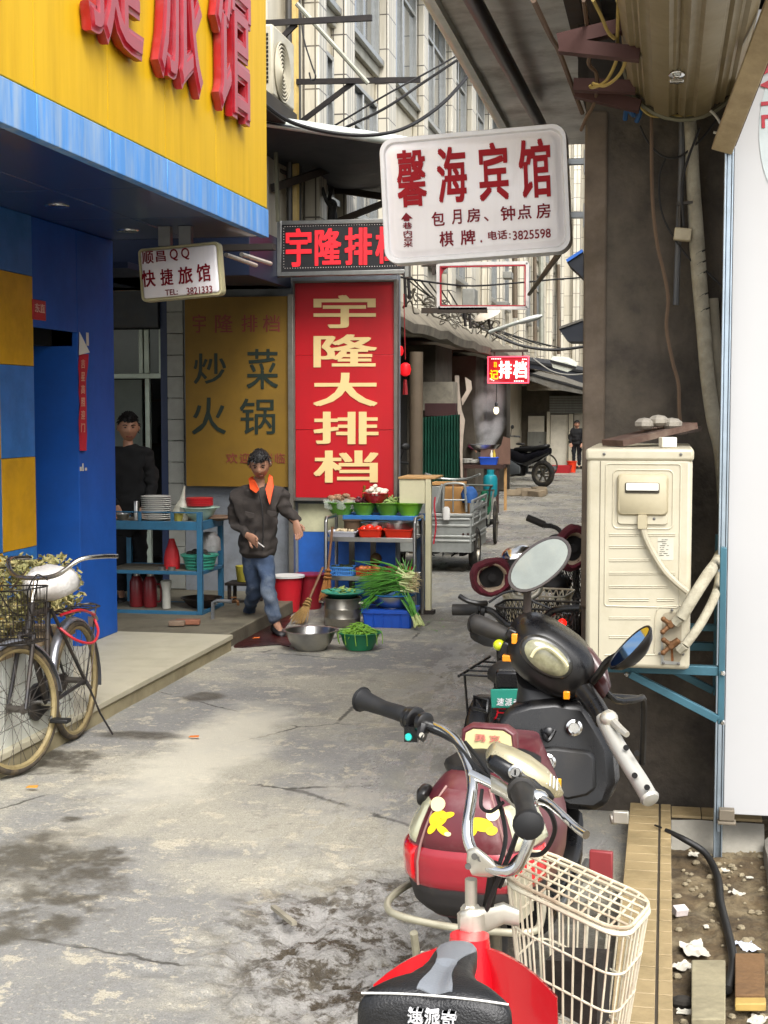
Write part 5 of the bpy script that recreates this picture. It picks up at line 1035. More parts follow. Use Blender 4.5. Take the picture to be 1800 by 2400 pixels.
# aluminium pot, green colander with greens
pc_ = G(803,1466); pot = thing('cooking_pot','large dented aluminium pot on the ground below the rack','pot',pc_)
m_alp = M('old_aluminium','#a09c92',.35,.9,var=.15,sc=7,dirt=.4,dcol='#6b5842')
b = B(); R_,H_ = .155,.235; b.lathe([(R_ - .02,0),(R_ - .005,.015),(R_,.07),(R_ + .003,.075),(R_,.08),(R_,.15),(R_ + .003,.155),(R_,.16),(R_,H_),(R_ + .014,H_ + .004),(R_ + .014,H_ + .012),(R_ - .006,H_ + .01),(R_ - .006,.02),(.002,.02)],pc_,n=32); b.out('pot_body',m_alp,pot)
for s in (-1,1): b = B(); b.tube([pc_ + V((s*R_,-.05,H_ - .03)),pc_ + V((s*(R_ + .04),-.04,H_ - .03)),pc_ + V((s*(R_ + .04),.04,H_ - .03)),pc_ + V((s*R_,.05,H_ - .03))],.008,6,smooth=4); b.out('handle',m_alp,pot)
b = B(); b.lathe([(.1,0),(.165,.05),(.185,.052),(.185,.062),(.16,.058),(.1,.012),(.002,.01)],pc_ + V((0,0,H_ + .005)),n=28); b.out('green_colander',M('teal_green','#3c8f78',.4),label='green plastic basin lid sitting on the aluminium pot',cat='basin')
b = B(); c0 = pc_ + V((0,0,H_ + .06))
for k in range(60): a_ = random.uniform(0,6.28); q = c0 + V((.13*math.cos(a_)*random.random(),.13*math.sin(a_)*random.random(),random.uniform(-.01,.02))); d = V((math.cos(a_*3)*.05,math.sin(a_*3)*.05,random.uniform(-.01,.03))); w = d.cross(V((0,0,1))).normalized()*.014; b.quad(q,q + d*.5 + w,q + d,q + d*.5 - w)
b.out('cabbage_leaves',M('cabbage','#98a850',.6,var=.35),label='pale cabbage leaves on the green basin of the aluminium pot',cat='vegetables')
# blue crate, steel basin and the heap of spring onions
cA,cB2 = G(846,1472),G(968,1472); Yc = (cA.y + cB2.y)/2; w = cB2.x - cA.x; h = PY(900,1430,Yc).z; dp = .34
cr = thing('plastic_crate','solid blue plastic crate on the ground below the spring onions','crate',((cA.x + cB2.x)/2,Yc + dp/2,0)); cx,cy = (cA.x + cB2.x)/2,Yc + dp/2
m_crate = M('crate_blue','#1f56c0',.4,var=.06,dirt=.15,dcol='#17305f')
def rg(s,zz,e=0): return [V((cx + u,cy + v,zz)) for u,v in rrect(w*s + e,dp*s + e,.02,4)]
b = B(); b.rings([rg(.93,0),rg(1,h - .03),rg(1,h),rg(.97,h),rg(.9,.01)]); b.out('body',m_crate,cr,ang=50)
b = B(); b.rings([rg(1,h - .032,.002),rg(1,h - .03,.024),rg(1,h + .002,.024),rg(1,h + .002,-.004)],closed=False); b.out('rim',m_crate,cr,ang=50)
b = B()
for k in range(6): u = -w*.45 + w*.9*k/5; b.beam((cx + u*.98,cy - dp*.468,.01),(cx + u*1.03,cy - dp*.5,h - .03),.012,.012)
b.out('rib',m_crate,cr)
pb = V((cx + .02,cy,h + .005)); bowl('steel_basin','dark steel basin resting on the blue crate under the spring onions',pb,.19,.10,m_ss,'basin',base=.62,lip=.012); bowl('blue_basin','blue plastic basin nested in the steel basin on the crate',pb + V((0,0,.03)),.185,.085,M('basin_blue','#3a86c8',.4),'basin',base=.7,lip=.014)
def onion(b1,b2,root,tip,droop=.06,r=.008):
    m_ = root*.55 + tip*.45 + V((random.uniform(-.02,.02),random.uniform(-.02,.02),random.uniform(.0,.035))); k_ = root*.78 + tip*.22 + V((0,0,.012))
    b2.tube([root,k_],[r*1.3,r],6); b1.tube([k_,m_,tip - V((0,0,random.random()*droop))],[r,r*.9,r*.2],5,smooth=3)
heap = thing('spring_onions','big bundle of fresh spring onions lying on the basins with roots to the right','vegetables',pb + V((0,0,.12))); b1,b2,b3 = B(),B(),B()
for k in range(95):
    f = random.random(); root = V((cx + .17 + random.uniform(-.05,.06),cy + random.uniform(-.16,.1),h + .15 + random.uniform(0,.15))); L_ = random.uniform(.3,.52); a_ = random.gauss(0,.22); tip = root + V((-L_*math.cos(a_),random.uniform(-.15,.1),random.uniform(-.12,.05) + .12*(a_ > .25))); onion(b1,b2,root,tip)
    for j in range(4): e = root + V((random.uniform(.01,.05),random.uniform(-.03,.03),random.uniform(-.035,.03))); b3.tube([root,e],[.003,.001],4)
for k in range(12): root = V((cx + .28 + random.uniform(-.03,.05),Yc - .04 + random.uniform(-.06,.03),.02 + random.random()*.03)); tip = V((cx + .12 + random.uniform(-.08,.05),cy - .1 + random.uniform(-.05,.05),h + .22 + random.uniform(-.06,.03))); onion(b1,b2,root,tip,0)
for k in range(10): root = V((cx + .0 + random.uniform(-.1,.1),cy - .05,h + .2)); tip = V((cx - .2 + random.uniform(-.05,.05),cy - .22,h + .0 + random.uniform(-.05,.08))); onion(b1,b2,root,tip,.02)
for k in range(7): root = V((cx + .13,cy + .05,h + .22)); tip = V((cx + .02 + .03*k,cy + .12,h + .4 + random.uniform(-.06,.04))); onion(b1,b2,root,tip,0,.01)
b1.out('leaves',M('onion_green','#4c8a2c',.5,var=.4,sc=14),heap); b2.out('stems',M('onion_stem','#b9c282',.5,var=.25,sc=14),heap); b3.out('roots',M('onion_root','#c9b98c',.8,var=.2),heap)
# steel basin and green basin with beans in front
pS = G(728,1522); pS.z = .004; bowl('steel_basin','wide empty stainless basin on the ground beside the feet of the man in the jacket',pS,.2,.145,m_ss,'basin',base=.6,lip=.025,n=36)
pG = G(843,1522); pG.z = .004; bowl('green_basin','dark green plastic basin of green beans on the ground',pG,.155,.13,M('basin_green','#1f7a52',.4,dirt=.15),'basin',base=.66,lip=.02,n=32)
b = B()
for k in range(110):
    a_ = random.uniform(0,6.28); q = .12*math.sqrt(random.random()); c_ = pG + V((q*math.cos(a_),q*math.sin(a_),.10 + .085*(1 - q/.12) + random.random()*.02)); t_ = random.uniform(0,6.28); d = V((math.cos(t_),math.sin(t_),random.uniform(-.3,.3)))*.055; b.tube([c_ - d,c_ + V((0,0,.018)),c_ + d],[.003,.0048,.003],5,smooth=3)
for k in range(7): a_ = -1.57 + (k - 3)*.5; e = pG + V((.175*math.cos(a_),.175*math.sin(a_),.14)); b.tube([pG + V((.1*math.cos(a_),.1*math.sin(a_),.16)),e,e + V((.01,-.005,-.09))],.0035,5,smooth=4)
b.out('green_beans',M('bean_green','#7fae3c',.45,var=.3,sc=20),label='heap of thin green beans in the dark green basin',cat='vegetables')

# cream counter board on a post at the corner
YK = 13.0
cb_ = thing('counter_screen','cream and blue wooden counter screen on a post at the corner of the restaurant','counter',G(1000,1415))
m_crm = M('cream_board','#cfc9a6',.6,var=.06,sc=3,dirt=.25,dcol='#8f8560')
b = B(); xa,xb = PY(936,1150,YK).x,PY(996,1150,YK).x; zu = PY(970,1123,YK).z; b.mm((xa,YK,PY(0,1168,YK).z),(xb,YK + .04,zu)); b.out('upper_board',m_crm,cb_,bevel=.003)
b = B(); b.mm((xa - .01,YK - .01,zu),(xb + .1,YK + .45,zu + .02)); b.out('ledge_top',M('pale_wood','#b38b58',.6,var=.2,sc=10),cb_,bevel=.003)
b = B(); xp0,xp1 = PY(997,1300,YK).x,PY(1010,1300,YK).x; b.mm((xp0,YK - .01,.03),(xp1,YK + .06,zu - .001)); b.out('post',m_crm,cb_,bevel=.003); b = B(); b.mm((xp0 - .03,YK - .03,-.01),(xp1 + .03,YK + .09,.03)); b.out('foot',M('dark_wood','#241c17',.7),cb_)
b = B(); b.mm((PY(975,0,YK).x,YK + .01,.04),(xp0 - .001,YK + .03,PY(0,1240,YK).z)); b.out('lower_board',M('dull_blue_board','#2c4664',.6,dirt=.3),cb_)
# ================================================================== PEOPLE
def skin_mesh(J,E,levels=2):
    """grow one continuous tapered surface over a joint graph; returns world verts and faces"""
    names = list(J); me = bpy.data.meshes.new('s'); me.from_pydata([J[k][0] for k in names],[(names.index(a),names.index(c)) for a,c in E],[])
    o = bpy.data.objects.new('s',me); COL.objects.link(o); o.modifiers.new('sk','SKIN')
    lay = me.skin_vertices[0].data
    for i,k in enumerate(names):
        r = J[k][1]; lay[i].radius = r if isinstance(r,tuple) else (r,r)
    lay[0].use_root = True
    m = o.modifiers.new('ss','SUBSURF'); m.levels = levels; m.render_levels = levels
    bpy.context.view_layer.update(); ev = bpy.data.meshes.new_from_object(o.evaluated_get(bpy.context.evaluated_depsgraph_get()))
    vs = [v.co.copy() for v in ev.vertices]; fs = [tuple(p.vertices) for p in ev.polygons]
    bpy.data.objects.remove(o); bpy.data.meshes.remove(ev); bpy.data.meshes.remove(me); return vs,fs
m_skin = M('skin','#a57a61',.55,var=.06,sc=20); m_hair = M('black_hair','#14110f',.5,var=.3,sc=60)
def head_geo(c,yaw,pitch,roll,s):
    R = Matrix.Rotation(yaw,3,'Z') @ Matrix.Rotation(pitch,3,'X') @ Matrix.Rotation(roll,3,'Y'); n,m = 36,28; b = B(); rs = []
    g = lambda d2,w: math.exp(-d2/(2*w*w))
    for i in range(m + 1):
        t = math.pi*i/m; q = max(math.sin(t),.003); z = -math.cos(t); r = []
        for k in range(n):
            a_ = 2*math.pi*k/n; x,y = q*math.cos(a_),q*math.sin(a_)
            X,Y,Z = x*.078,y*.096,z*.118
            if z < 0: X *= 1 - .34*z*z; Y = Y*(1 - .2*z*z) - .014*z*z
            if y < 0:
                f = -y; Y -= f*(.024*g((x*.078) ** 2 + (Z + .012) ** 2,.012) + .012*g((x*.078) ** 2 + (Z - .012) ** 2,.010))
                Y += f*.010*(g((abs(X) - .031) ** 2 + (Z - .018) ** 2,.013)); Y -= f*.006*g((Z - .042) ** 2,.01)*g(X*X,.04)
                Y -= f*.007*g(X*X + (Z + .050) ** 2,.016); Y -= f*.006*g((abs(X) - .045) ** 2 + (Z + .008) ** 2,.018); Y -= f*.009*g(X*X + (Z + .092) ** 2,.02)
            r.append(c + R @ (V((X,Y,Z))*s))
        rs.append(r)
    b.rings(rs)
    for sx in (-1,1): b.ell(c + R @ (V((sx*.08,.008,-.002))*s),(.012*s,.02*s,.032*s),10,8,R)
    return b,R
def hair_geo(c,R,s):
    b = B(); n,m = 40,12; rs = []
    for i in range(m + 1):
        r = []
        for k in range(n):
            a_ = 2*math.pi*k/n; f = -math.sin(a_); z0 = .50 + .1*noise.noise(V((math.cos(a_)*5,3,0))) if f > .45 else (.50 - (.45 - f)*.75 if f > -.1 else -.15 + (f + .1)*.45); z0 = max(-.5,z0)
            z = z0 + (.9995 - z0)*(i/m) ** .8; q = math.sqrt(max(0,1 - z*z)); kk = 1.03 + .07*min(1,i/2) + .035*noise.noise(V((math.cos(a_)*7,math.sin(a_)*7,z*7))); r.append(c + R @ (V((q*math.cos(a_)*.078*kk,q*math.sin(a_)*.096*kk,z*.118*kk))*s))
        rs.append(r)
    b.rings(rs,caps=False)
    for k in range(260):      # short tufts break the outline
        a_ = random.uniform(0,6.28); f = -math.sin(a_); z = random.uniform(.52 if f > .3 else (.1 if f > -.2 else -.35),1) ; q = math.sqrt(max(0,1 - z*z)); n_ = V((q*math.cos(a_)*.078,q*math.sin(a_)*.096,z*.118))*s; p = c + R @ (n_*1.06); d = (R @ (n_.normalized() + V((random.uniform(-.7,.7),-.5*(f > 0) + random.uniform(-.4,.4),-.35)))).normalized(); b.tube([p,p + d*.012*s,p + (d + R @ V((0,-.2,-.5)))*.02*s],[.0055*s,.004*s,.0008],4)
    return b
def hand_geo(b,w,d,up,s=1.0,curl=.5,side=1):
    """wrist w, direction d, palm normal up; five separate bent fingers"""
    d = d.normalized(); x = d.cross(up).normalized(); n = x.cross(d)
    b.rings([sup(w + d*t*s,x,n,a_*s,c_*s,2.6,12) for t,a_,c_ in ((-.02,.026,.02),(.0,.028,.018),(.035,.04,.016),(.08,.042,.013),(.095,.038,.009))])
    for k,(u,L_) in enumerate(((-.031,.06),(-.011,.073),(.01,.078),(.031,.07))):
        p0 = w + (d*.085 + x*u)*s; c1 = curl*(.5 + .12*k); d1 = (d*math.cos(c1) - n*math.sin(c1)); d2 = (d*math.cos(c1*2) - n*math.sin(c1*2)); p1 = p0 + d1*L_*.5*s; p2 = p1 + d2*L_*.5*s
        b.tube([p0,p1,p2],[.0095*s,.009*s,.0065*s],7)
    p0 = w + (d*.03 + x*side*.034)*s; p1 = p0 + (d*.03 + x*side*.024 - n*.01)*s; b.tube([p0,p1,p1 + (d*.03 - n*.012)*s],[.012*s,.011*s,.008*s],7)
def person(lab,J,hc,hrot,hs,mj,mp,collar=None,shoe=None,R1=1.0,hands=(None,None),cat='person'):
    base = V(((J['anL'].x + J['anR'].x)/2,(J['anL'].y + J['anR'].y)/2,min(J['toeL'].z,J['toeR'].z))); root = thing('person',lab,cat,base)
    E_arm = [('hip','waist'),('waist','chest'),('chest','neck'),('chest','shL'),('shL','elL'),('elL','haL'),('chest','shR'),('shR','elR'),('elR','haR')]
    full = {k: (J[k],r) for k,r in (('hip',.10),('waist',.10),('chest',(.12,.10)),('neck',.052),('head',.05),('shL',.05),('elL',.038),('haL',.026),('shR',.05),('elR',.038),('haR',.026),('hipL',.07),('knL',.048),('anL',.036),('toeL',.03),('hipR',.07),('knR',.048),('anR',.036),('toeR',.03))}
    vs,fs = skin_mesh(full,E_arm + [('neck','head'),('hip','hipL'),('hipL','knL'),('knL','anL'),('anL','toeL'),('hip','hipR'),('hipR','knR'),('knR','anR'),('anR','toeR')],1)
    b,R = head_geo(hc,*hrot,hs); b.add(vs,fs)
    for side,k,e in ((1,'haL','elL'),(-1,'haR','elR')): hand_geo(b,J[k],(J[k] - J[e]) if hands[0 if side > 0 else 1] is None else hands[0 if side > 0 else 1],V((0,1,.3)),1.0,.55,side)
    b.out('body',m_skin,root,ang=70); hair_geo(hc,R,hs).out('hair',m_hair,root,ang=80)
    for sx in (-1,1):
        b = B(); b.ell(hc + R @ (V((sx*.031,-.083,.018))*hs),(.012*hs,.006*hs,.005*hs),8,6,R); b.out('eye',M('eye_dark','#1a1412',.3),root)
        b = B(); b.tube([hc + R @ (V((sx*.016,-.093,.036))*hs),hc + R @ (V((sx*.032,-.092,.042))*hs),hc + R @ (V((sx*.05,-.082,.036))*hs)],.004*hs,5); b.out('eyebrow',m_hair,root)
    b = B(); b.tube([hc + R @ (V((-.024,-.09,-.055))*hs),hc + R @ (V((0,-.098,-.053))*hs),hc + R @ (V((.024,-.09,-.055))*hs)],.0045*hs,5); b.out('mouth',M('lip','#7d4238',.5),root)
    jk = {'hem': (J['hip'] - V((0,0,.09)),(.17*R1,.145*R1))}; jk |= {k: (J[k],r) for k,r in (('hip',(.17*R1,.145*R1)),('waist',(.17*R1,.14*R1)),('chest',(.17*R1,.13*R1)),('neck',.085),('shL',.088*R1),('elL',.068*R1),('haL',.048),('shR',.088*R1),('elR',.068*R1),('haR',.048))}
    vs,fs = skin_mesh(jk,E_arm + [('hem','hip')],3); b = B()
    def wr(v): q = V((v.x*7,v.y*7,v.z*22)); return V((noise.noise(v*9),noise.noise(v*9 + V((7,0,0))),noise.noise(v*9 + V((0,5,0)))))*.026 + V((noise.noise(q),noise.noise(q + V((3,0,0))),0))*.022
    b.add([v + wr(v) for v in vs],fs); b.out('jacket',mj,root,ang=80)
    tr = {k: (J[k],r) for k,r in (('waist',(.13,.11)),('hip',(.14,.12)),('hipL',.092),('knL',.064),('anL',.055),('hipR',.092),('knR',.064),('anR',.055))}
    vs,fs = skin_mesh(tr,[('waist','hip'),('hip','hipL'),('hipL','knL'),('knL','anL'),('hip','hipR'),('hipR','knR'),('knR','anR')],3); b = B(); b.add([v + wr(v)*.6 for v in vs],fs); b.out('trousers',mp,root,ang=80)
    for k in 'LR':
        a_,t_ = J['an' + k],J['toe' + k]; d = (t_ - a_); d.z = 0; d.normalize(); s_ = d.cross(V((0,0,1))); z0 = t_.z - .028; b = B()
        b.rings([[a_*0 + V((a_.x,a_.y,z0)) + d*u + s_*(w_*math.cos(q)) + V((0,0,h_*(.5 + .5*math.sin(q)))) for q in [2*math.pi*i/14 for i in range(14)]] for u,w_,h_ in ((-.075,.02,.05),(-.06,.036,.085),(.0,.042,.09),(.08,.048,.065),(.15,.044,.045),(.185,.02,.025))]); b.out('shoe',shoe or M('dark_shoe','#1d1b1c',.5),root,ang=60)
    return root,R
m_jac = M('grey_brown_jacket','#38322e',.9,var=.25,sc=14,bump=.25,bsc=120)
mjn = bpy.data.materials.new('faded_jeans')
m_jean = M('faded_jeans_blue','#3a4a63',.85,var=.45,sc=4,dirt=.6,dcol='#9aa2a6',bump=.3,bsc=200)
YM = 11.6
def mp_(x,y,Y=YM): return PY(x,y,Y)
J = dict(hip=mp_(604,1288),waist=mp_(606,1232,YM + .02),chest=mp_(606,1172,YM + .02),neck=mp_(606,1140),head=mp_(608,1112,YM - .02),shL=mp_(655,1163,YM + .02),elL=mp_(677,1205,YM + .05),haL=mp_(694,1226,YM - .02),shR=mp_(560,1166,YM + .03),elR=mp_(550,1224,YM + .06),haR=mp_(582,1256,YM - .16),
         hipL=mp_(622,1318,YM),knL=mp_(630,1396,YM - .12),anL=mp_(648,1462,YM - .05),toeL=mp_(660,1484,YM - .18),hipR=mp_(592,1318,YM + .03),knR=mp_(594,1392,YM + .1),anR=mp_(584,1446,YM + .45),toeR=mp_(592,1462,YM + .33))
J['anL'].z = .085; J['toeL'].z = .03; J['anR'].z = .10; J['toeR'].z = .03
man,RH = person('man in grey brown jacket with orange collar and faded jeans walking past the menu board',J,mp_(609,1088,YM - .05),(rad(12),rad(28),rad(-3)),1.03,m_jac,m_jean,hands=(V((.35,-.25,-1)),V((.7,-.35,-.35))),R1=1.02)
m_org = M('orange_collar','#e2501c',.7,var=.08,bump=.2)
b = B()
for s in (-1,1):
    pts = [(592,1116,.05),(582,1122,-.03),(586,1146,-.13),(600,1156,-.17),(607,1148,-.16),(598,1130,-.12)] if s < 0 else [(630,1112,.05),(638,1118,-.03),(641,1142,-.12),(632,1184,-.17),(626,1164,-.175),(622,1146,-.165),(628,1128,-.1)]
    P = [mp_(x,y,YM + dy) for x,y,dy in pts]; b.prism(P,(0,.012,.004))
b.out('collar',m_org,man,bevel=.004)
b = B(); b.tube([mp_(606,1150,YM - .165),mp_(614,1185,YM - .17),mp_(617,1230,YM - .165),mp_(616,1290,YM - .155)],.006,5); b.tube([mp_(600,1240,YM - .17),mp_(594,1262,YM - .168)],.005,5); b.out('zip',M('zip_dark','#1c1a1a',.5),man)
for x0,y0,x1,y1 in ((574,1198,596,1204),(626,1196,648,1200)): b = B(); b.prism([mp_(x0,y0,YM - .15),mp_(x1,y1,YM - .16),mp_(x1,y1 + 9,YM - .162),mp_((x0 + x1)/2,y1 + 12,YM - .165),mp_(x0,y0 + 9,YM - .152)],(0,.012,0)); b.out('pocket_flap',m_jac,man,bevel=.003)
b = B(); h_ = J['haR'] + V((.7,-.35,-.35)).normalized()*.11; b.tube([h_,h_ + V((.07,-.05,-.035))],.0045,6); b.out('cigarette',m_white,label='white cigarette held in the hand of the man in the jacket',cat='cigarette')
# man in black inside the kitchen bay
YI = 12.45
J = dict(hip=mp_(306,1240,YI),waist=mp_(306,1180,YI),chest=mp_(308,1090,YI),neck=mp_(300,1045,YI),head=mp_(299,1020,YI),shL=mp_(344,1070,YI),elL=mp_(357,1140,YI + .02),haL=mp_(340,1190,YI - .12),shR=mp_(268,1072,YI),elR=mp_(258,1140,YI),haR=mp_(275,1190,YI - .12),hipL=mp_(326,1270,YI),knL=mp_(328,1355,YI),anL=mp_(328,1425,YI),toeL=mp_(330,1440,YI - .14),hipR=mp_(288,1270,YI),knR=mp_(286,1355,YI),anR=mp_(286,1425,YI),toeR=mp_(286,1440,YI - .14))
for k in 'LR': J['an' + k].z = .20; J['toe' + k].z = .15
person('man in black standing in the shade of the kitchen bay behind the blue cart',J,mp_(301,1002,YI),(rad(25),rad(12),0),1.12,M('black_cloth','#0a0a0b',.9,var=.2,sc=10),M('dark_trousers','#0e1116',.9),hands=(V((-.3,-.4,-.6)),V((.3,-.4,-.6))))
# far figures
def stand(x,y0,y1,Y,lab,mj,mp2,reach=None):
    H_ = (PY(x,y0,Y).z - PY(x,y1,Y).z); f = PY(x,y1,Y); q = lambda u,z,d=0: f + V((u*H_/1.7,d,z*H_/1.7))
    J = dict(hip=q(0,.92),waist=q(0,1.08),chest=q(0,1.3),neck=q(0,1.45),head=q(0,1.55),shL=q(.17,1.38),elL=q(.23,1.12),haL=q(.2,.9,-.1),shR=q(-.17,1.38),elR=q(-.23,1.12),haR=q(-.2,.9,-.1),hipL=q(.09,.86),knL=q(.1,.48),anL=q(.1,.1),toeL=q(.1,.03,-.14),hipR=q(-.09,.86),knR=q(-.1,.48),anR=q(-.1,.1),toeR=q(-.1,.03,-.14))
    if reach: J['elL'] = reach[0]; J['haL'] = reach[1]
    person(lab,J,q(0,1.6),(rad(15),rad(8),0),1.0,mj,mp2,hands=(reach[1] - reach[0],None) if reach else (None,None))
stand(1351,988,1098,44.0,'dark dressed person far down the lane standing beside the orange bucket',M('black_cloth','#141416',.85),M('dark_trousers','#1c2028',.85))
stand(1068,985,1190,28.0,'cook with a maroon sleeve reaching over the steaming stall from behind the hanging cloth',M('maroon_cloth','#5e1a35',.8),M('dark_trousers','#1c2028',.85),(PY(1092,1040,27.8),PY(1112,1053,27.4)))

# ================================================================== THE LANE BEYOND: tricycles, stall, motorcycles
m_tyre = M('tyre','#1f1d1b',.85,var=.25,sc=20,dirt=.5,dcol='#6a5f4c'); m_spoke = M('dull_spoke','#55504a',.5,.5); m_rim = M('worn_rim','#8d8779',.4,.8,var=.2,dirt=.4,dcol='#5c4a38')
def wheel(R,rt,c,ax,up=(0,0,1),spokes=20,rim=m_rim,tyre=m_tyre,parent=None,name='wheel',hubw=.04,solid=False,tyre_wide=1.0):
    c = V(c); ax = V(ax).normalized(); x = V(up).cross(ax).normalized(); z = ax.cross(x); P = lambda r,a_,o=0: c + (x*math.cos(a_) + z*math.sin(a_))*r + ax*o
    n = 44; b = B(); rs = []
    for i in range(n):
        a_ = 2*math.pi*i/n; rs.append([P(R - rt + rt*math.cos(q),a_,rt*tyre_wide*math.sin(q)) for q in [2*math.pi*k/10 for k in range(10)]])
    b.rings(rs,closed=True,caps=False); wo = b.out(name,tyre,parent)
    b = B(); rs = []
    for i in range(n):
        a_ = 2*math.pi*i/n; rs.append([P(R - 2*rt - .004,a_,-rt*.75),P(R - 2*rt + .012,a_,-rt*.8),P(R - 2*rt + .012,a_,rt*.8),P(R - 2*rt - .004,a_,rt*.75),P(R - 2*rt - .012,a_,0)])
    b.rings(rs,closed=True,caps=False)
    if solid:
        for k in range(6): a_ = k*math.pi/3; b.beam(c,P(R - 2*rt,a_),.03,.03)
    b.out('rim',rim,wo)
    b = B()
    if not solid:
        for k in range(spokes):
            a_ = 2*math.pi*k/spokes; s_ = 1 if k % 2 else -1; b.tube([P(.022,a_ + s_*.9*(1 if k % 4 < 2 else -1),s_*hubw),P(R - 2*rt,a_,0)],.0015,4,caps=False)
    b.tube([c - ax*(hubw + .012),c + ax*(hubw + .012)],.018,10); b.lathe([(.012,0),(.028,.004),(.028,.01),(.012,.014)],c + ax*(hubw - .007),ax,12); b.lathe([(.012,0),(.028,.004),(.028,.01),(.012,.014)],c - ax*(hubw + .007),ax,12)
    b.out('spokes',m_spoke,wo); return wo
m_gal = M('galvanised_bed','#a8aba6',.4,.5,var=.12,sc=6,dirt=.45,dcol='#6c6a5e'); m_card = M('cardboard','#b98a52',.8,var=.1,sc=6)
YT1 = 16.3
def T(x,y,dy=0): return PY(x,y,YT1 + dy)
tk = thing('cargo_tricycle','galvanised cargo tricycle seen from behind loaded with cardboard boxes','tricycle',T(1015,1330))
xl,xr_ = T(1105,1250).x - .98,T(1105,1250).x; zb_,zt_ = T(0,1275).z,T(0,1195).z
b = B(); b.mm((xl,YT1,zb_),(xr_,YT1 + .03,zt_)); b.mm((xl,YT1 + .03,zb_),(xl + .03,YT1 + 1.35,zt_)); b.mm((xr_ - .03,YT1 + .03,zb_),(xr_,YT1 + 1.35,zt_)); b.mm((xl + .03,YT1 + 1.32,zb_),(xr_ - .03,YT1 + 1.35,zt_ + .1)); b.mm((xl + .03,YT1 + .03,zb_ + .02),(xr_ - .03,YT1 + 1.32,zb_ + .04)); b.out('cargo_bed',m_gal,tk,bevel=.005)
b = B()
for f in (.30,.42,.72,.9): z = zb_ + (zt_ - zb_)*f; b.mm((xl + .02,YT1 - .014,z),(xr_ - .02,YT1 - .001,z + .022)); b.mm((xr_ + .001,YT1 + .03,z),(xr_ + .014,YT1 + 1.33,z + .022))
b.mm((xl - .005,YT1 - .02,zt_),(xr_ + .01,YT1 + .035,zt_ + .03))
b.out('rib',M('bed_rib','#c2c4be',.4,.5,dirt=.3),tk,bevel=.003)
zr_ = zt_ + .17
for xx in (xr_ + .005,xl - .005):
    b = B()
    for y0 in (YT1 + .05,YT1 + .7,YT1 + 1.3): b.beam((xx,y0,zt_ - .1),(xx,y0,zr_),.03)
    for z in (zr_,zr_ - .1): b.beam((xx,YT1 + .02,z),(xx,YT1 + 1.33,z),.03)
    b.out('side_rail',m_gal,tk)
b = B(); b.tube([T(1038,1200,.5),T(1040,1145,.5),T(1048,1134,.5),T(1082,1134,.5),T(1090,1145,.5),T(1093,1200,.5)],.016,8,smooth=3); b.tube([T(1039,1172,.5),T(1091,1172,.5)],.012,6); b.tube([T(1062,1134,.5),T(1062,1200,.5)],.009,6); b.tube([T(1012,1210,.2),T(1036,1135,.4)],.016,6); b.out('hoop',m_gal,tk)
b = B(); b.lathe([(.0,0),(.03,.01),(.03,.06),(0,.07)],T(1046,1200,-.03) + V((0,.05,0)),(0,-1,0),14); b.rings([sup(T(1046,y,-.03),(1,0,0),(0,1,0),.045*s,.03,2.5,12) for y,s in ((1218,.9),(1205,1),(1192,.9),(1188,.5))]); b.out('rear_box',m_white,tk)
b = B()
for x in (1086,1097): b.lathe([(.014,0),(.014,.008)],T(x,1252,-.0) - V((0,.002,0)),(0,-1,0),10)
b.out('reflector',M('dark_reflector','#3a2320',.3),tk)
b = B(); b.tube([(xl + .05,YT1 + .45,.26),(xr_ - .03,YT1 + .45,.26)],.03,8); b.ell(((xl + xr_)/2,YT1 + .45,.27),(.12,.1,.1),12,8)
for dx in (.1,.85): b.beam((xl + dx,YT1 + .1,zb_ - .03),(xl + dx,YT1 + 1.0,zb_ - .06),.05,.04); b.beam((xl + dx,YT1 + .45,.26),(xl + dx,YT1 + .45,zb_ - .02),.04)
for k in range(4): b.tube([(xl + .3 + .15*k,YT1 + .4,.3),(xl + .33 + .14*k,YT1 + .3,.2),(xl + .4 + .1*k,YT1 + .35,.16)],.008,5,smooth=3)
b.out('axle',M('greasy_iron','#1c1a18',.6,.4),tk)
b = B(); b.prism([T(1043,1250,.02),T(1078,1250,.02),T(1080,1275,.02),T(1075,1276,.02),T(1052,1276,.02)],(0,.01,0)); b.out('mudflap',m_gal,tk)
for x in (xl + .06,xr_ - .02): wheel(.25,.05,(x,YT1 + .45,.25),(1,0,0),parent=tk,solid=True)
wheel(.25,.045,((xl + xr_)/2,YT1 + 2.2,.25),(1,0,0),parent=tk,solid=True)
b = B(); xm = (xl + xr_)/2; b.beam((xm,YT1 + 1.3,.45),(xm,YT1 + 2.05,.8),.05); b.beam((xm,YT1 + 2.2,.26),(xm,YT1 + 2.0,.95),.05); b.tube([(xm - .35,YT1 + 1.85,1.05),(xm - .15,YT1 + 2.0,.98),(xm + .15,YT1 + 2.0,.98),(xm + .35,YT1 + 1.85,1.05)],.015,8,smooth=3); b.out('front_frame',m_gal,tk)
b = B(); b.box((xm,YT1 + 1.2,.8),(.3,.4,.1)); b.out('seat',m_black,tk,bevel=.03)
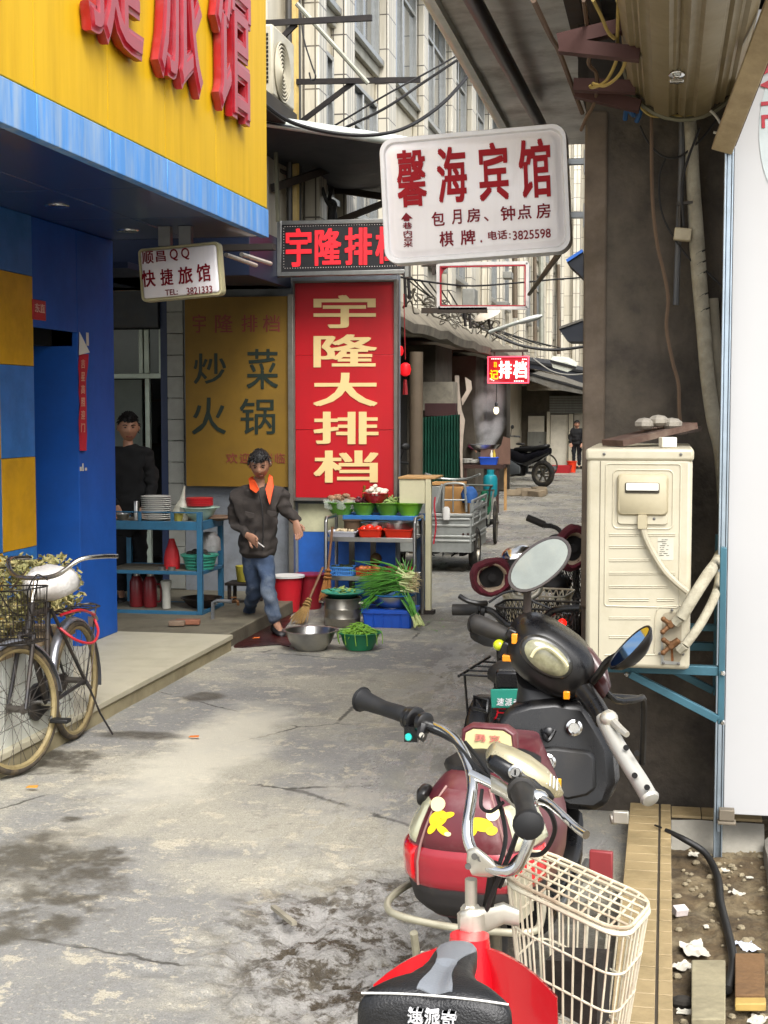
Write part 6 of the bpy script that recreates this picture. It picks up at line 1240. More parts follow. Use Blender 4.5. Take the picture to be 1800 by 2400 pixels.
for k,(x0,y0,x1,y1,dy,lab) in enumerate(((1040,1142,1090,1172,.62,'upper cardboard box behind the white hoop of the tricycle'),(1040,1174,1092,1215,.6,'lower cardboard box behind the white hoop of the tricycle'),(1008,1132,1085,1137,.75,'flat pale sheet laid across the top of the load'),(1010,1140,1034,1200,.7,'grey metal box with a window at the left of the load'))):
    p,q = T(x0,y1,dy),T(x1,y0,dy); b = B(); b.mm((p.x,p.y,p.z),(q.x,q.y + .35,q.z)); b.out('cardboard_box' if k < 2 else ('sheet' if k == 2 else 'metal_box'),m_card if k < 3 else m_gal,label=lab,cat='box' if k != 2 else 'sheet',bevel=.004)
b = B(); p = T(1100,1158,.6); b.rings([sup(p + V((0,0,z)),(1,0,0),(0,1,0),.1*s,.12*s,2.3,12) for z,s in ((-.1,.8),(0,1),(.05,.8),(.09,.4))]); b.out('blue_sack',M('blue_cloth','#2c5a98',.8,var=.3,bump=.5),label='blue and orange sack tucked at the right end of the tricycle load',cat='sack',ang=60)
b = B(); b.tube([T(1020,1165,-.1),T(1018,1190,-.12),T(1022,1230,-.1),T(1016,1275,-.1)],.01,6,smooth=4); b.out('red_strap',M('strap_red','#b52a3a',.6),label='thin red strap hanging from the left of the tricycle bed',cat='strap')
# hand cart with tall wheels and the gas cylinders
YH = 20.0
hc_ = thing('hand_cart','dark two wheeled hand cart with tall spoked wheels behind the tricycle','cart',PY(1135,1280,YH))
xr2 = PY(1161,1250,YH).x
for x in (xr2,xr2 - .72): wheel(.3,.022,(x,YH,.3),(1,.06,0),parent=hc_,spokes=24)
b = B(); b.mm((xr2 - .66,YH - .45,.26),(xr2 - .06,YH + .6,.3)); b.mm((xr2 - .66,YH - .45,.3),(xr2 - .06,YH - .42,.62)); b.tube([(xr2 - .72,YH,.3),(xr2,YH,.3)],.018,8); b.out('cart_bed',m_dark,hc_,bevel=.004)
b = B(); b.tube([(xr2 - .06,YH - .4,.55),(xr2 + .03,YH - .9,.82),(xr2 + .02,YH - .95,.86),(xr2 - .62,YH - .95,.86),(xr2 - .66,YH - .9,.82),(xr2 - .66,YH - .4,.55)],.014,7,smooth=3); b.beam((xr2 - .05,YH - .4,.3),(xr2 - .02,YH - .05,.75),.025); b.beam((xr2 - .3,YH - .5,.75),(xr2 - .02,YH - .05,.75),.025); b.out('handle_frame',M('cart_tube','#5c6058',.5,.5,dirt=.4),hc_)
def cyl(lab,c,r,h,mat,nm='gas_cylinder'):
    t = thing(nm,lab,'gas cylinder',c); b = B(); b.lathe([(r*.8,0),(r,.04),(r,h*.68),(r*.86,h*.78),(r*.45,h*.84),(r*.3,h*.86),(.01,h*.87)],c,n=24); b.out('tank',mat,t); b = B(); b.lathe([(r*.5,h*.8),(r*.52,h*.82),(r*.52,h),(r*.47,h),(r*.47,h*.82)],c,n=18); b.out('collar',mat,t); b = B(); b.lathe([(.018,h*.86),(.018,h*.93),(.03,h*.94),(.03,h*.97)],c,n=10); b.out('valve',m_brass,t)
p = PY(1149,1165,20.15); cyl('bright teal gas cylinder standing on the hand cart below the stall table',V((p.x,20.15,p.z)),.1,PY(1149,1101,20.15).z - p.z,M('teal_gas','#1f8a96',.35,dirt=.2))
p = PY(1137,1205,19.85); cyl('green gas cylinder low on the hand cart in front of the teal one',V((p.x,19.75,p.z)),.095,.33,M('green_gas','#1f6b4c',.4,dirt=.3))
# stall table with stove box, blue basket, plates, steam
YST = 26.0
tb2 = thing('stall_table','dark wooden stall table of the steaming food stall','table',PY(1140,1190,YST))
p,q = PY(1086,1098,YST),PY(1178,1090,YST); b = B(); b.mm((p.x,YST,p.z),(q.x,YST + .8,q.z)); b.out('table_top',M('dark_red_wood','#3a2219',.6),tb2)
for x in (1090,1165,1174): pp_ = PY(x,1200,YST); b = B(); b.mm((pp_.x - .025,YST + (.02 if x != 1174 else .7),0),(pp_.x + .025,YST + (.07 if x != 1174 else .75),p.z)); b.out('leg',M('dark_red_wood','#3a2219',.6) if x != 1174 else M('pale_wood','#b38b58',.6),tb2)
def boxpx(name,lab,cat,x0,y0,x1,y1,Y,dp,mat,bev=.004,**kw):
    p,q = PY(x0,y1,Y),PY(x1,y0,Y); b = B(); b.mm((p.x,Y,p.z),(q.x,Y + dp,q.z)); return b.out(name,mat,label=lab,cat=cat,bevel=bev,**kw)
m_brn = M('brown_card','#6e5244',.8,var=.15)
sv = thing('stove_screen','brown folded cardboard wind screen around the stove of the steaming stall','screen',PY(1160,1090,YST + .2))
b = B(); a_,c_ = PY(1126,1088,YST + .25),PY(1168,1052,YST + .25); b.mm((a_.x,YST + .25,a_.z),(c_.x,YST + .27,c_.z)); b.out('front_flap',m_brn,sv); b = B(); b.prism([PY(1168,1088,YST + .25),PY(1196,1088,YST + .7),PY(1196,1028,YST + .7),PY(1180,1023,YST + .5),PY(1176,1042,YST + .4),PY(1168,1052,YST + .25)],(-.01,.02,0)); b.out('side_flap',m_brn,sv)
tray_ = PY(1144,1090,YST + .05)
t = thing('plastic_basket','bright blue plastic basket on the front of the stall table','basket',tray_); w_ = .34
def rg2(s,zz): return [V((tray_.x + u,YST + .14 + v,tray_.z + zz)) for u,v in rrect(w_*s,.2*s,.02,3)]
b = B(); b.rings([rg2(.85,0),rg2(1,.12),rg2(1.06,.125),rg2(1.06,.14),rg2(.97,.14),rg2(.82,.01)]); b.out('shell',M('bright_blue_plastic','#2c5fd6',.4),t,ang=50)
for k,(x,y) in enumerate(((1095,1086),(1110,1086),(1122,1086))):
    p = PY(x,y,YST + .2); b = B()
    for i in range(4 - k): b.lathe([(.06,0),(.1,.02),(.1,.025),(.05,.01)],p + V((0,0,.02*i)),n=18)
    b.out('plate_stack',m_por,label=('tallest stack of pale dishes at the left end of the stall table','middle stack of pale dishes on the stall table','short stack of pale dishes beside the blue stall basket')[k],cat='dishes')
for k,x in enumerate((1152,1158)):
    p = PY(x,1078,YST + .15); b = B(); b.lathe([(.028,0),(.03,.1),(.012,.15),(.012,.18)],p,n=10); b.out('sauce_bottle',M('sauce_yellow','#b9a02c',.4) if k else M('sauce_pale','#d5cfb8',.4),label=('pale sauce bottle standing in the bright blue stall basket','yellow sauce bottle standing in the bright blue stall basket')[k],cat='bottle')
p = PY(1135,1060,YST + .45); bowl('wok','steaming steel wok behind the brown wind screen',p,.28,.14,m_ss,'wok',base=.35)
# steam: a real soft volume over the wok
b = B(); c0 = p + V((0,.1,.1)); rs = []
for i in range(9): t_ = i/8; rs.append(sup(c0 + V((.12*math.sin(t_*3),0,1.3*t_)),(1,0,0),(0,1,0),.18 + .32*t_*(1.6 - t_),.18 + .3*t_,2,16))
b.rings(rs); sm = b.out('steam',m_dark,kind='stuff')
mv = bpy.data.materials.new('steam'); mv.use_nodes = True; n_ = mv.node_tree.nodes; l_ = mv.node_tree.links; n_.remove(n_['Principled BSDF']); pv = n_.new('ShaderNodeVolumePrincipled'); l_.new(pv.outputs[0],n_['Material Output'].inputs['Volume']); pv.inputs['Color'].default_value = (.92,.92,.92,1); pv.inputs['Anisotropy'].default_value = .3
g_ = n_.new('ShaderNodeTexCoord'); nz_ = n_.new('ShaderNodeTexNoise'); nz_.inputs['Scale'].default_value = 2.6; nz_.inputs['Detail'].default_value = 4; l_.new(g_.outputs['Object'],nz_.inputs[0]); sp_ = n_.new('ShaderNodeSeparateXYZ'); l_.new(g_.outputs['Object'],sp_.inputs[0])
mr = n_.new('ShaderNodeMapRange'); mr.inputs[1].default_value = .42; mr.inputs[2].default_value = .7; mr.inputs[3].default_value = .6; mr.inputs[4].default_value = 16.0; l_.new(nz_.outputs['Fac'],mr.inputs[0]); m2 = n_.new('ShaderNodeMapRange'); m2.inputs[1].default_value = 1.3; m2.inputs[2].default_value = .2; m2.inputs[3].default_value = 0; m2.inputs[4].default_value = 1; l_.new(sp_.outputs[2],m2.inputs[0]); mu = n_.new('ShaderNodeMath'); mu.operation = 'MULTIPLY'; l_.new(mr.outputs[0],mu.inputs[0]); l_.new(m2.outputs[0],mu.inputs[1]); vl_ = n_.new('ShaderNodeVectorMath'); vl_.operation = 'MULTIPLY'; vl_.inputs[1].default_value = (1,1,0); l_.new(g_.outputs['Object'],vl_.inputs[0]); le_ = n_.new('ShaderNodeVectorMath'); le_.operation = 'LENGTH'; l_.new(vl_.outputs[0],le_.inputs[0]); rf_ = n_.new('ShaderNodeMapRange'); rf_.interpolation_type = 'SMOOTHSTEP'; rf_.inputs[1].default_value = .36; rf_.inputs[2].default_value = .02; l_.new(le_.outputs[1],rf_.inputs[0]); mu2 = n_.new('ShaderNodeMath'); mu2.operation = 'MULTIPLY'; l_.new(mu.outputs[0],mu2.inputs[0]); l_.new(rf_.outputs[0],mu2.inputs[1]); l_.new(mu2.outputs[0],pv.inputs['Density'])
sm.data.materials.clear(); sm.data.materials.append(mv)
# green corrugated sheet, hanging cloth, posts
YV = 21.0
b = B(); p0,p1 = PY(985,1100,YV),PY(1078,1100,YV); zc = PY(0,978,YV).z; n2 = 56; rs = []
for i in range(n2): t_ = i/(n2 - 1); x = p0.x + (p1.x - p0.x)*t_; y = YV + .025*math.sin(i*1.57); rs.append([(x,y,.05),(x,y,zc + .05*t_),(x,y + .006,zc + .05*t_),(x,y + .006,.05)])
b.rings(rs); gsz = thing('corrugated_screen','dark green corrugated sheet screen in front of the shaded shops','screen',(p0.x,YV,0)); b.out('sheet',M('dark_green_sheet','#1c4a3a',.5,var=.25,dirt=.4,dcol='#2a2a24'),gsz); b = B(); b.mm((p0.x - .1,YV - .05,0),(p1.x + .1,YV + .15,.12)); b.out('base',M('dark_concrete','#3a362e',.9),gsz)
b = B(); rs = []
for y_,x0,x1 in ((880,1066,1076),(920,1066,1078),(960,1072,1082),(985,1076,1090),(1020,1076,1086),(1060,1078,1084),(1120,1080,1085)): rs.append([PY(x0,y_,24),PY(x1,y_,24),PY(x1,y_,24.05),PY(x0,y_,24.05)])
b.rings(rs); b.prism([PY(1090,884,24.1),PY(1104,893,24.1),PY(1106,912,24.1),PY(1084,950,24.1),PY(1081,935,24.1),PY(1093,915,24.1)],(0,.03,0)); b.out('hanging_cloth',M('pale_cloth','#b3a494',.85,var=.15),label='pale twisted cloth strip hanging between the green screen and the stall',cat='cloth',ang=60)
b = B(); p = PY(975,1100,18.5); b.tube([(p.x,18.5,0),(p.x,18.5,2.6)],.09,12); b.out('post',M('rusty_post','#5e5140',.7,var=.3,dirt=.5,dcol='#3a3128'),label='rusty round post beside the green corrugated screen',cat='post')
boxpx('cabinet','pale dirty cabinet high behind the green corrugated screen','cabinet',985,895,1062,962,22.5,.5,M('pale_cabinet','#8b8474',.7,var=.2,dirt=.6,dcol='#4d473c')); boxpx('dark_beam','dark red beam above the green corrugated screen','beam',995,945,1068,975,21.3,.2,M('dark_maroon','#3a1f1d',.8))
# motorcycles
m_mblk = M('gloss_black','#15151a',.2,var=.2,coat=.5,dirt=.2,dcol='#5a5348'); m_msil = M('silver_paint','#8f9496',.3,.6,var=.1,dirt=.2); m_morg = M('orange_paint','#c2451c',.35)
def motorcycle(lab,loc,rz,mats,s=1.0):
    t = thing('motorcycle',lab,'motorcycle',(0,0,0)); body,acc = mats
    wheel(.29,.05,(.62,0,.29),(0,1,0),parent=t,solid=True); wheel(.29,.055,(-.6,0,.29),(0,1,0),parent=t,solid=True)
    b = B(); b.rings([sup((x,0,z),(0,1,0),(0,0,1),w_,h_,2.4,14) for x,z,w_,h_ in ((.42,.62,.05,.12),(.3,.66,.12,.16),(.05,.62,.15,.18),(-.2,.58,.15,.15),(-.5,.68,.14,.12),(-.78,.78,.07,.07))]); b.out('body',body,t,ang=60)
    b = B(); b.rings([sup((x,0,z),(0,1,0),(0,0,1),w_,h_,2.6,14) for x,z,w_,h_ in ((.12,.8,.08,.04),(-.1,.8,.13,.06),(-.4,.82,.14,.06),(-.7,.88,.1,.05),(-.75,.89,.05,.03))]); b.out('seat',m_black,t,ang=60)
    b = B(); b.rings([sup((x,0,z),(0,1,0),(0,0,1),w_,h_,2.4,14) for x,z,w_,h_ in ((.36,.98,.10,.08),(.5,1.0,.13,.12),(.6,.96,.11,.11),(.66,.94,.07,.07))]); b.out('headlamp_cowl',body,t,ang=60)
    for sy in (-1,1):
        b = B(); b.rings([sup((x,sy*.15,z),(0,1,0),(0,0,1),.025,h_,2.4,10) for x,z,h_ in ((.5,.7,.14),(.4,.55,.22),(.2,.42,.18),(-.1,.36,.08))]); b.out('side_fairing',acc,t,ang=60)
        b = B(); b.tube([(.62,sy*.08,.3),(.5,sy*.08,.7),(.42,sy*.07,.95)],.025,8); b.out('fork',m_msil,t)
        b = B(); b.tube([(.45,sy*.05,1.03),(.42,sy*.2,1.08),(.3,sy*.36,1.07)],.014,7,smooth=3); b.tube([(.36,sy*.26,1.08),(.27,sy*.38,1.065)],.019,8); b.out('handlebar',m_black,t)
        b = B(); b.tube([(.42,sy*.22,1.08),(.44,sy*.28,1.25)],.008,6); b.ell((.43,sy*.3,1.28),(.02,.06,.045),12,8); b.out('mirror',m_black,t)
    b = B(); b.rings([sup((x,0,z),(0,1,0),(0,0,1),.08,.012,3,10) for x,z in ((.95,.45),(.8,.58),(.6,.62),(.4,.52))]); b.out('front_mudguard',acc,t,ang=60)
    b = B(); b.tube([(.1,-.14,.3),(-.3,-.16,.3),(-.8,-.17,.42)],[.02,.035,.045],10,smooth=3); b.out('exhaust',m_msil,t)
    b = B(); b.box((.05,0,.35),(.3,.2,.25)); b.out('engine',M('greasy_iron','#1c1a18',.6,.4),t,bevel=.04)
    t.location = loc; t.rotation_euler = (0,0,rz); t.scale = (s,s,s); return t
p = G(1228,1135); motorcycle('black and silver motorcycle parked side on beyond the stall before the end wall',(p.x,p.y - 1.0,0),rad(150),(m_mblk,m_msil),1.12)
p = PY(955,1180,18.0); motorcycle('orange and black motorcycle mostly hidden behind the cream counter screen',(p.x - .45,18.0,.12),rad(-62),(m_mblk,m_morg))
# far bicycle beyond the motorcycle
fb = thing('parked_bicycle','old dark bicycle leaning beside the far motorcycle with its wheel showing','bicycle',G(1280,1118)); pf = G(1281,1119); Rw = .33
wheel(Rw,.018,pf + V((0,0,Rw)),(.35,1,0),parent=fb,spokes=24); wheel(Rw,.018,pf + V((-1.0,.3,Rw)),(.25,1,0),parent=fb,spokes=24)
b = B(); q0,q1 = pf + V((0,0,Rw)),pf + V((-1,.3,Rw)); hd = pf + V((-.18,.06,.85)); st__ = pf + V((-.75,.22,.85)); bb_ = pf + V((-.55,.17,.3))
for u,v in ((q0,hd),(hd,bb_),(hd,st__),(st__,bb_),(bb_,q1),(st__,q1)): b.tube([u,v],.016,6)
b.tube([hd + V((0,-.25,.12)),hd + V((.02,0,.12)),hd + V((0,.25,.12))],.012,6); b.out('frame',m_black,fb); b = B(); b.ell(st__ + V((0,0,.06)),(.13,.07,.035),12,8); b.out('saddle',m_black,fb)
p = G(1340,1107); bucket('orange plastic bucket far down the lane beside the end wall',p,.15,.33,M('bucket_orange','#e8401c',.35),M('bucket_orange','#e8401c',.35))
p = G(1312,1108); b = B(); b.rings([[p + V((u,v,z)) for u,v in rrect(.7*s,.5*s,.05,4)] for z,s in ((0,.85),(.22,1),(.22,.93),(.02,.8))]); b.out('wash_tub',M('tub_red','#a81f28',.4),label='low red wash tub left of the far orange bucket',cat='tub',ang=50)
b = B(); p = G(1205,1160)
for k in range(7): b.box(p + V((random.uniform(-.8,.6),random.uniform(-.6,.8),.07)),(.35,.22,.14),Matrix.Rotation(random.uniform(0,3),3,'Z') @ Matrix.Rotation(random.uniform(-.2,.2),3,'X'))
b.out('rubble_bricks',M('old_brick','#8e7f68',.9,var=.3,bump=.5),label='pile of old bricks on the ground beside the stall table leg',cat='bricks',bevel=.015)
# ================================================================== BICYCLE by the planter (built along its own axis: x forward, y left)
m_chr2 = M('scuffed_chrome','#b9b6ae',.25,1.0,var=.15,sc=18,dirt=.35,dcol='#6a5a45'); m_bfr = M('old_black_frame','#2b2a2c',.4,.3,var=.3,sc=12,dirt=.5,dcol='#6b5a44'); m_orim = M('rusty_rim','#8f8059',.6,.2,var=.2,sc=14,dirt=.4,dcol='#5d4128')
m_fend = M('silver_fender','#a9abb2',.28,.8,var=.1,dirt=.25)
pr_,pf_ = G(186,1731),G(50,1813)
bi = thing('old_bicycle','old silver and black roadster bicycle with a wire basket parked by the white planter','bicycle',(pr_.x,pr_.y,0))
BX = (V((pf_.x,pf_.y,0)) - V((pr_.x,pr_.y,0))); WB = BX.length; BX.normalize(); BY_ = V((0,0,1)).cross(BX); LEAN = rad(-3.5); BZ = (V((0,0,1)) + BY_*math.tan(LEAN)).normalized(); O_ = V((pr_.x,pr_.y,.0))
def L3(x,y,z): return O_ + BX*x + BY_*y + BZ*z
m_mtyre = M('muddy_tyre','#3a332a',.9,var=.4,sc=14,dirt=.7,dcol='#8a7652'); RW = .335; ST = rad(16)   # front wheel turned
fx = (BX*math.cos(ST) + (-BY_)*math.sin(ST)).normalized(); fy = BZ.cross(fx).normalized()
wheel(RW,.019,L3(0,0,RW),BY_,BZ,36,m_orim,m_mtyre,bi,hubw=.05); FW = L3(WB,0,RW); wheel(RW,.019,FW,fy,BZ,36,m_orim,m_mtyre,bi,hubw=.045)
def Ff(x,y,z): return FW + fx*x + fy*y + BZ*(z - RW)      # turned fork frame
def fender(c,x,z,y,a0,a1,r,w,mat,nm='mudguard'):
    b = B(); rs = []
    for i in range(25):
        a_ = rad(a0 + (a1 - a0)*i/24); d = x*math.cos(a_) + z*math.sin(a_); rs.append([c + d*(r + q[0]) + y*q[1] for q in ((-.014,-w),(.0,-w*.8),(.006,0),(.0,w*.8),(-.014,w),(-.011,w*.8),(.002,0),(-.011,-w*.8))])
    b.rings(rs); return b.out(nm,mat,bi,ang=60)
fender(L3(0,0,RW),BX,BZ,BY_,-10,195,RW + .018,.028,m_fend); fender(FW,fx,BZ,fy,70,175,RW + .018,.027,m_fend)
HD0,HD1 = Ff(-.13,0,.70),Ff(-.185,0,.86); ST0 = L3(.30,0,.82); BBK = L3(.42,0,.29)
b = B(); b.tube([HD0,HD1],.02,10); b.tube([Ff(-.165,0,.80),L3(.31,0,.78)],.016,10); b.tube([Ff(-.14,0,.72),BBK],.018,10); b.tube([ST0,BBK],.016,10)
for s in (-1,1): b.tube([BBK + BY_*.03*s,L3(0,.06*s,RW)],.011,8); b.tube([L3(.31,.02*s,.78),L3(0,.06*s,RW)],.010,8)
b.out('frame',m_bfr,bi)
b = B()
for s in (-1,1): b.tube([Ff(-.125,.045*s,.70),Ff(-.06,.05*s,.5),Ff(.0,.058*s,RW)],[.014,.012,.009],8,smooth=3)
b.tube([Ff(-.125,-.05,.70),Ff(-.125,.05,.70)],.014,8); b.out('fork',m_bfr,bi)
hb = B(); hz_ = 1.03
hb.tube([Ff(-0.550,.29,hz_ + .035),Ff(-0.430,.29,hz_ + .045),Ff(-0.300,.235,hz_ + .04),Ff(-0.230,.14,hz_ - .03),Ff(-0.220,0,hz_ - .045),Ff(-0.230,-.14,hz_ - .03),Ff(-0.300,-.235,hz_ + .04),Ff(-0.430,-.29,hz_ + .045),Ff(-0.550,-.29,hz_ + .035)],.0125,9,smooth=5); hb.tube([HD1,Ff(-0.235,0,hz_ - .045)],.013,8); hb.out('handlebar',m_chr2,bi)
b = B(); b.tube([Ff(-0.260,.05,hz_ - .06),Ff(-0.110,.1,hz_ - .02),Ff(-0.100,.04,.9),Ff(-0.170,.02,.75)],.004,5,smooth=6); b.tube([Ff(-0.330,-.2,hz_ + .0),Ff(-0.180,-.24,hz_ - .01),L3(.55,-.1,.8),L3(.35,-.03,.75)],.004,5,smooth=6); b.out('brake_cable',m_black,bi)
# wire basket in front
m_bwire = M('black_wire','#1f1d1b',.5,.4,var=.2,dirt=.4,dcol='#5a4a38'); b = B()
def bring(z,sx,sy,n=32): return [Ff(.0 + u,v,z) for u,v in rrect(.27*sx,.36*sy,.06,8)][:]
lv = [(.955,1),(.88,.965),(.80,.93),(.73,.9),(.68,.875)]
for i,(z,s) in enumerate(lv): b.tube(bring(z,s,s),.0045 if i in (0,4) else .0026,5,closed=True)
N_r = len(bring(.9,1,1))
top_,bot_ = bring(.955,1,1),bring(.68,.875,.875)
def lerp_ring(r,k,n):
    L_ = len(r); per = [0]
    for i in range(L_): per.append(per[-1] + (r[(i + 1) % L_] - r[i]).length)
    t_ = per[-1]*k/n; i = 0
    while per[i + 1] < t_: i += 1
    f = (t_ - per[i])/max(1e-6,per[i + 1] - per[i]); return r[i]*(1 - f) + r[(i + 1) % L_]*f
for k in range(52): b.tube([lerp_ring(top_,k,52),lerp_ring(bot_,k,52)],.0017,4,caps=False)
for k in range(9): u = -.11 + .22*k/8; b.tube([Ff(.0 + u,-.155,.68),Ff(.0 + u,.155,.68)],.0018,4)
for k in range(9): v = -.14 + .28*k/8; b.tube([Ff(-.11,v,.68),Ff(.11,v,.68)],.0018,4)
b.tube([Ff(-.12,.05,.68),Ff(-.15,.03,.74)],.006,6); b.tube([Ff(-.12,-.05,.68),Ff(-.15,-.03,.74)],.006,6); b.out('basket',m_bwire,bi)
# saddle wrapped in a white plastic bag, rear rack, stand, chain case, pedals
b = B(); b.rings([sup(ST0 + BX*x + BZ*(.08 + z),BY_,BZ,w_,h_,2.4,16) for x,z,w_,h_ in ((-.14,.02,.05,.03),(-.1,.02,.1,.05),(0,.01,.085,.045),(.1,.0,.04,.03),(.15,-.01,.02,.02))]); sd_ = b.out('saddle',m_black,bi,ang=60)
b = B(); rs = []
for i,(x,w_,h_) in enumerate(((-.19,.05,.04),(-.16,.13,.075),(-.08,.15,.09),(.03,.13,.085),(.13,.09,.07),(.19,.05,.05),(.21,.02,.02))):
    r = sup(ST0 + BX*x + BZ*(.105 - .012*(i % 2)),BY_,BZ,w_,h_,2.2,26); rs.append([q + (q - ST0).normalized()*.018*noise.noise(q*22) for q in r])
b.rings(rs); b.out('plastic_bag',M('white_plastic_bag','#d5d2cc',.35,var=.08,sc=8,bump=.9,bsc=26,dirt=.18,dcol='#b06a66'),label='white plastic bag with reddish print wrapped over the bicycle saddle',cat='bag',ang=80)
b = B()
for s in (-1,1): b.tube([L3(.2,.05*s,.735),L3(-.28,.07*s,.72)],.006,6); b.tube([L3(-.22,.07*s,.72),L3(0,.065*s,RW)],.005,6)
for k in range(6): b.tube([L3(.15 - .08*k,-.065,.733),L3(.15 - .08*k,.065,.733)],.004,5)
b.tube([L3(-.28,-.07,.72),L3(-.32,0,.73),L3(-.28,.07,.72)],.006,6,smooth=4); b.out('rear_rack',m_bfr,bi)
b = B(); b.tube([L3(0,.075,RW - .02),L3(-.04,.12,.14),L3(-.08,.17,.012)],.006,7); b.tube([L3(0,.06,RW),L3(-.01,.085,RW - .05)],.012,7); b.out('kickstand',m_bfr,bi)
b = B()
b.prism([BBK + BY_*-.05 + BX*(.10*math.cos(a_) ) + BZ*(.10*math.sin(a_)) for a_ in [rad(q) for q in range(-90,91,15)]] + [L3(0,-.05,RW + .045),L3(-.04,-.05,RW),L3(0,-.05,RW - .045)],BY_*-.02); b.out('chain_case',m_bfr,bi,bevel=.006)
b = B(); b.tube([BBK - BY_*.06,BBK + BY_*.06],.018,10); cr1 = BBK + BY_*.075; b.tube([cr1,cr1 + BX*.15 - BZ*.06],.009,7); cr2 = BBK - BY_*.085; b.tube([cr2,cr2 - BX*.15 + BZ*.06],.009,7); b.out('crank',m_chr2,bi)
for c_,s in ((cr1 + BX*.15 - BZ*.06,1),(cr2 - BX*.15 + BZ*.06,-1)): b = B(); R_ = Matrix((BX,BY_,BZ)).transposed(); b.box(c_ + BY_*.06*s,(.06,.1,.022),R_); b.out('pedal',m_black,bi,bevel=.006)
b = B(); b.tube([L3(-.02,.07,.30),L3(-.10,.09,.5),L3(-.2,.06,.66)],.0025,4); b.box(L3(-.33,0,.62),(.012,.05,.06),Matrix((BX,BY_,BZ)).transposed()); b.out('rear_reflector',M('reflector_dull','#6a5a55',.4),bi)
lk = B(); lp = [L3(.24,.02,.68),L3(.2,.1,.60),L3(.05,.14,.56),L3(-.1,.12,.60),L3(-.16,.08,.66)]; lk.tube(lp,.008,8,smooth=6); lk.tube([L3(-.14,.09,.69),L3(.1,.1,.75),L3(.24,.04,.74)],.008,8,smooth=6); bl_ = thing('cable_lock','red bicycle cable lock looped round the seat post and rear rack','lock',L3(0,.1,.6)); lk.out('cable',M('lock_red','#b5202c',.35,coat=.3),bl_)
b = B(); b.tube([L3(-.12,.085,.705),L3(-.2,.075,.655)],.013,10); b.out('barrel',m_chr2,bl_)
# ================================================================== ELECTRIC SCOOTERS AND E-BIKES along the right kerb
m_gblk = M('black_plastic','#0a0a0c',.27,var=.3,sc=8,dirt=.28,dcol='#3f3a32',spec=.4); m_mrn = M('maroon_plastic','#521520',.36,var=.2,sc=6,dirt=.5,dcol='#84655f',coat=.12); m_sil = M('silver_plastic','#b3b1a8',.3,.4,var=.08,dirt=.2); m_alm = M('cast_aluminium','#c9c5b8',.35,.7,var=.1,sc=10,dirt=.3,dcol='#8d8064')
m_rlens = M('red_lens','#c3141c',.12,var=.1,coat=.6); m_clens = M('clear_lens','#b9b79a',.12,.3,var=.15,sc=8,coat=.6,dirt=.3); m_amb = M('amber_lens','#e08a14',.2,coat=.4); m_mir = M('mirror_glass','#dfe2e2',.03,1.0,var=.02)
m_redg = M('red_gloss','#c4101f',.22,var=.05,sc=3,dirt=.12,dcol='#e08a8a',coat=.5)
def blob(secs,mat,name,parent,e=2.4,n=18,ang=60,**kw):
    """loft through (centre, x axis, y axis, half width, half height)"""
    b = B(); b.rings([sup(*s,e,n) for s in secs]); return b.out(name,mat,parent,ang=ang,**kw)
def disc_mirror(root,c,u,half_u,half_v,target,rimm,stalk=None,gl=None):
    """oval mirror whose glass reflects what stands at target"""
    n = ((V(target) - c).normalized() + (CP - c).normalized()).normalized(); u = (V(u) - n*V(u).dot(n)).normalized(); v = n.cross(u)
    t = thing_part('mirror',root)
    b = B(); b.rings([sup(c - n*.05,u,v,half_u*.45,half_v*.45,2.2,26),sup(c - n*.03,u,v,half_u*.85,half_v*.85,2.2,26),sup(c - n*.005,u,v,half_u*1.06,half_v*1.08,2.2,26),sup(c + n*.002,u,v,half_u*1.05,half_v*1.07,2.2,26),sup(c + n*.002,u,v,half_u*.97,half_v*.96,2.2,26),sup(c - n*.003,u,v,half_u*.96,half_v*.95,2.2,26)])
    if stalk: b.tube([c - n*.03] + stalk,[.022] + [.014]*len(stalk),9,smooth=5)
    h = b.out('mirror',rimm,root,ang=40); b = B(); b.rings([sup(c - n*.002,u,v,half_u*.965,half_v*.955,2.2,30),sup(c + n*.0005,u,v,half_u*.955,half_v*.945,2.2,30)]); b.out('glass',gl or m_mir,h); return h
def thing_part(n,r): return r
# ------------------------------------------------------------------ the maroon and black scooter (tail towards us)
tail = D(1082,2000,4.1); ha = rad(-7); HF = V((math.sin(-ha),math.cos(ha),0)); HX = V((HF.y,-HF.x,0)); ZU = V((0,0,1)); tail0 = V((tail.x,tail.y,0))
def S(x,y,z): return tail0 + HX*x + HF*y + ZU*z
sc_ = thing('electric_scooter','maroon and black electric scooter with its tail lights towards us beside the tiled kerb','scooter',S(0,.6,0))
def prof(z):
    P = ((.40,.15,.05),(.44,.19,.015),(.50,.206,.0),(.57,.212,-.005),(.62,.205,.0),(.67,.185,.008),(.72,.158,.02),(.765,.128,.04),(.80,.09,.09))
    for (z0,w0,y0),(z1,w1,y1) in zip(P,P[1:]):
        if z <= z1: t_ = (z - z0)/(z1 - z0); return w0 + (w1 - w0)*t_,y0 + (y1 - y0)*t_
    return P[-1][1:]
def srf(z,a_,off=0):
    w_,y0 = prof(z); dl = .34; ct_,st_ = math.cos(a_),math.sin(a_); e = 3.4
    x = (w_ + off)*math.copysign(abs(ct_) ** (2/e),ct_); y = (dl + off)*math.copysign(abs(st_) ** (2/e),st_); return S(x,y0 + .34 + y,z)
zs = [.40 + .40*i/20 for i in range(21)]; b = B(); b.rings([[srf(z,2*math.pi*k/48) for k in range(48)] for z in zs]); b.out('tail_body',m_mrn,sc_,ang=60)
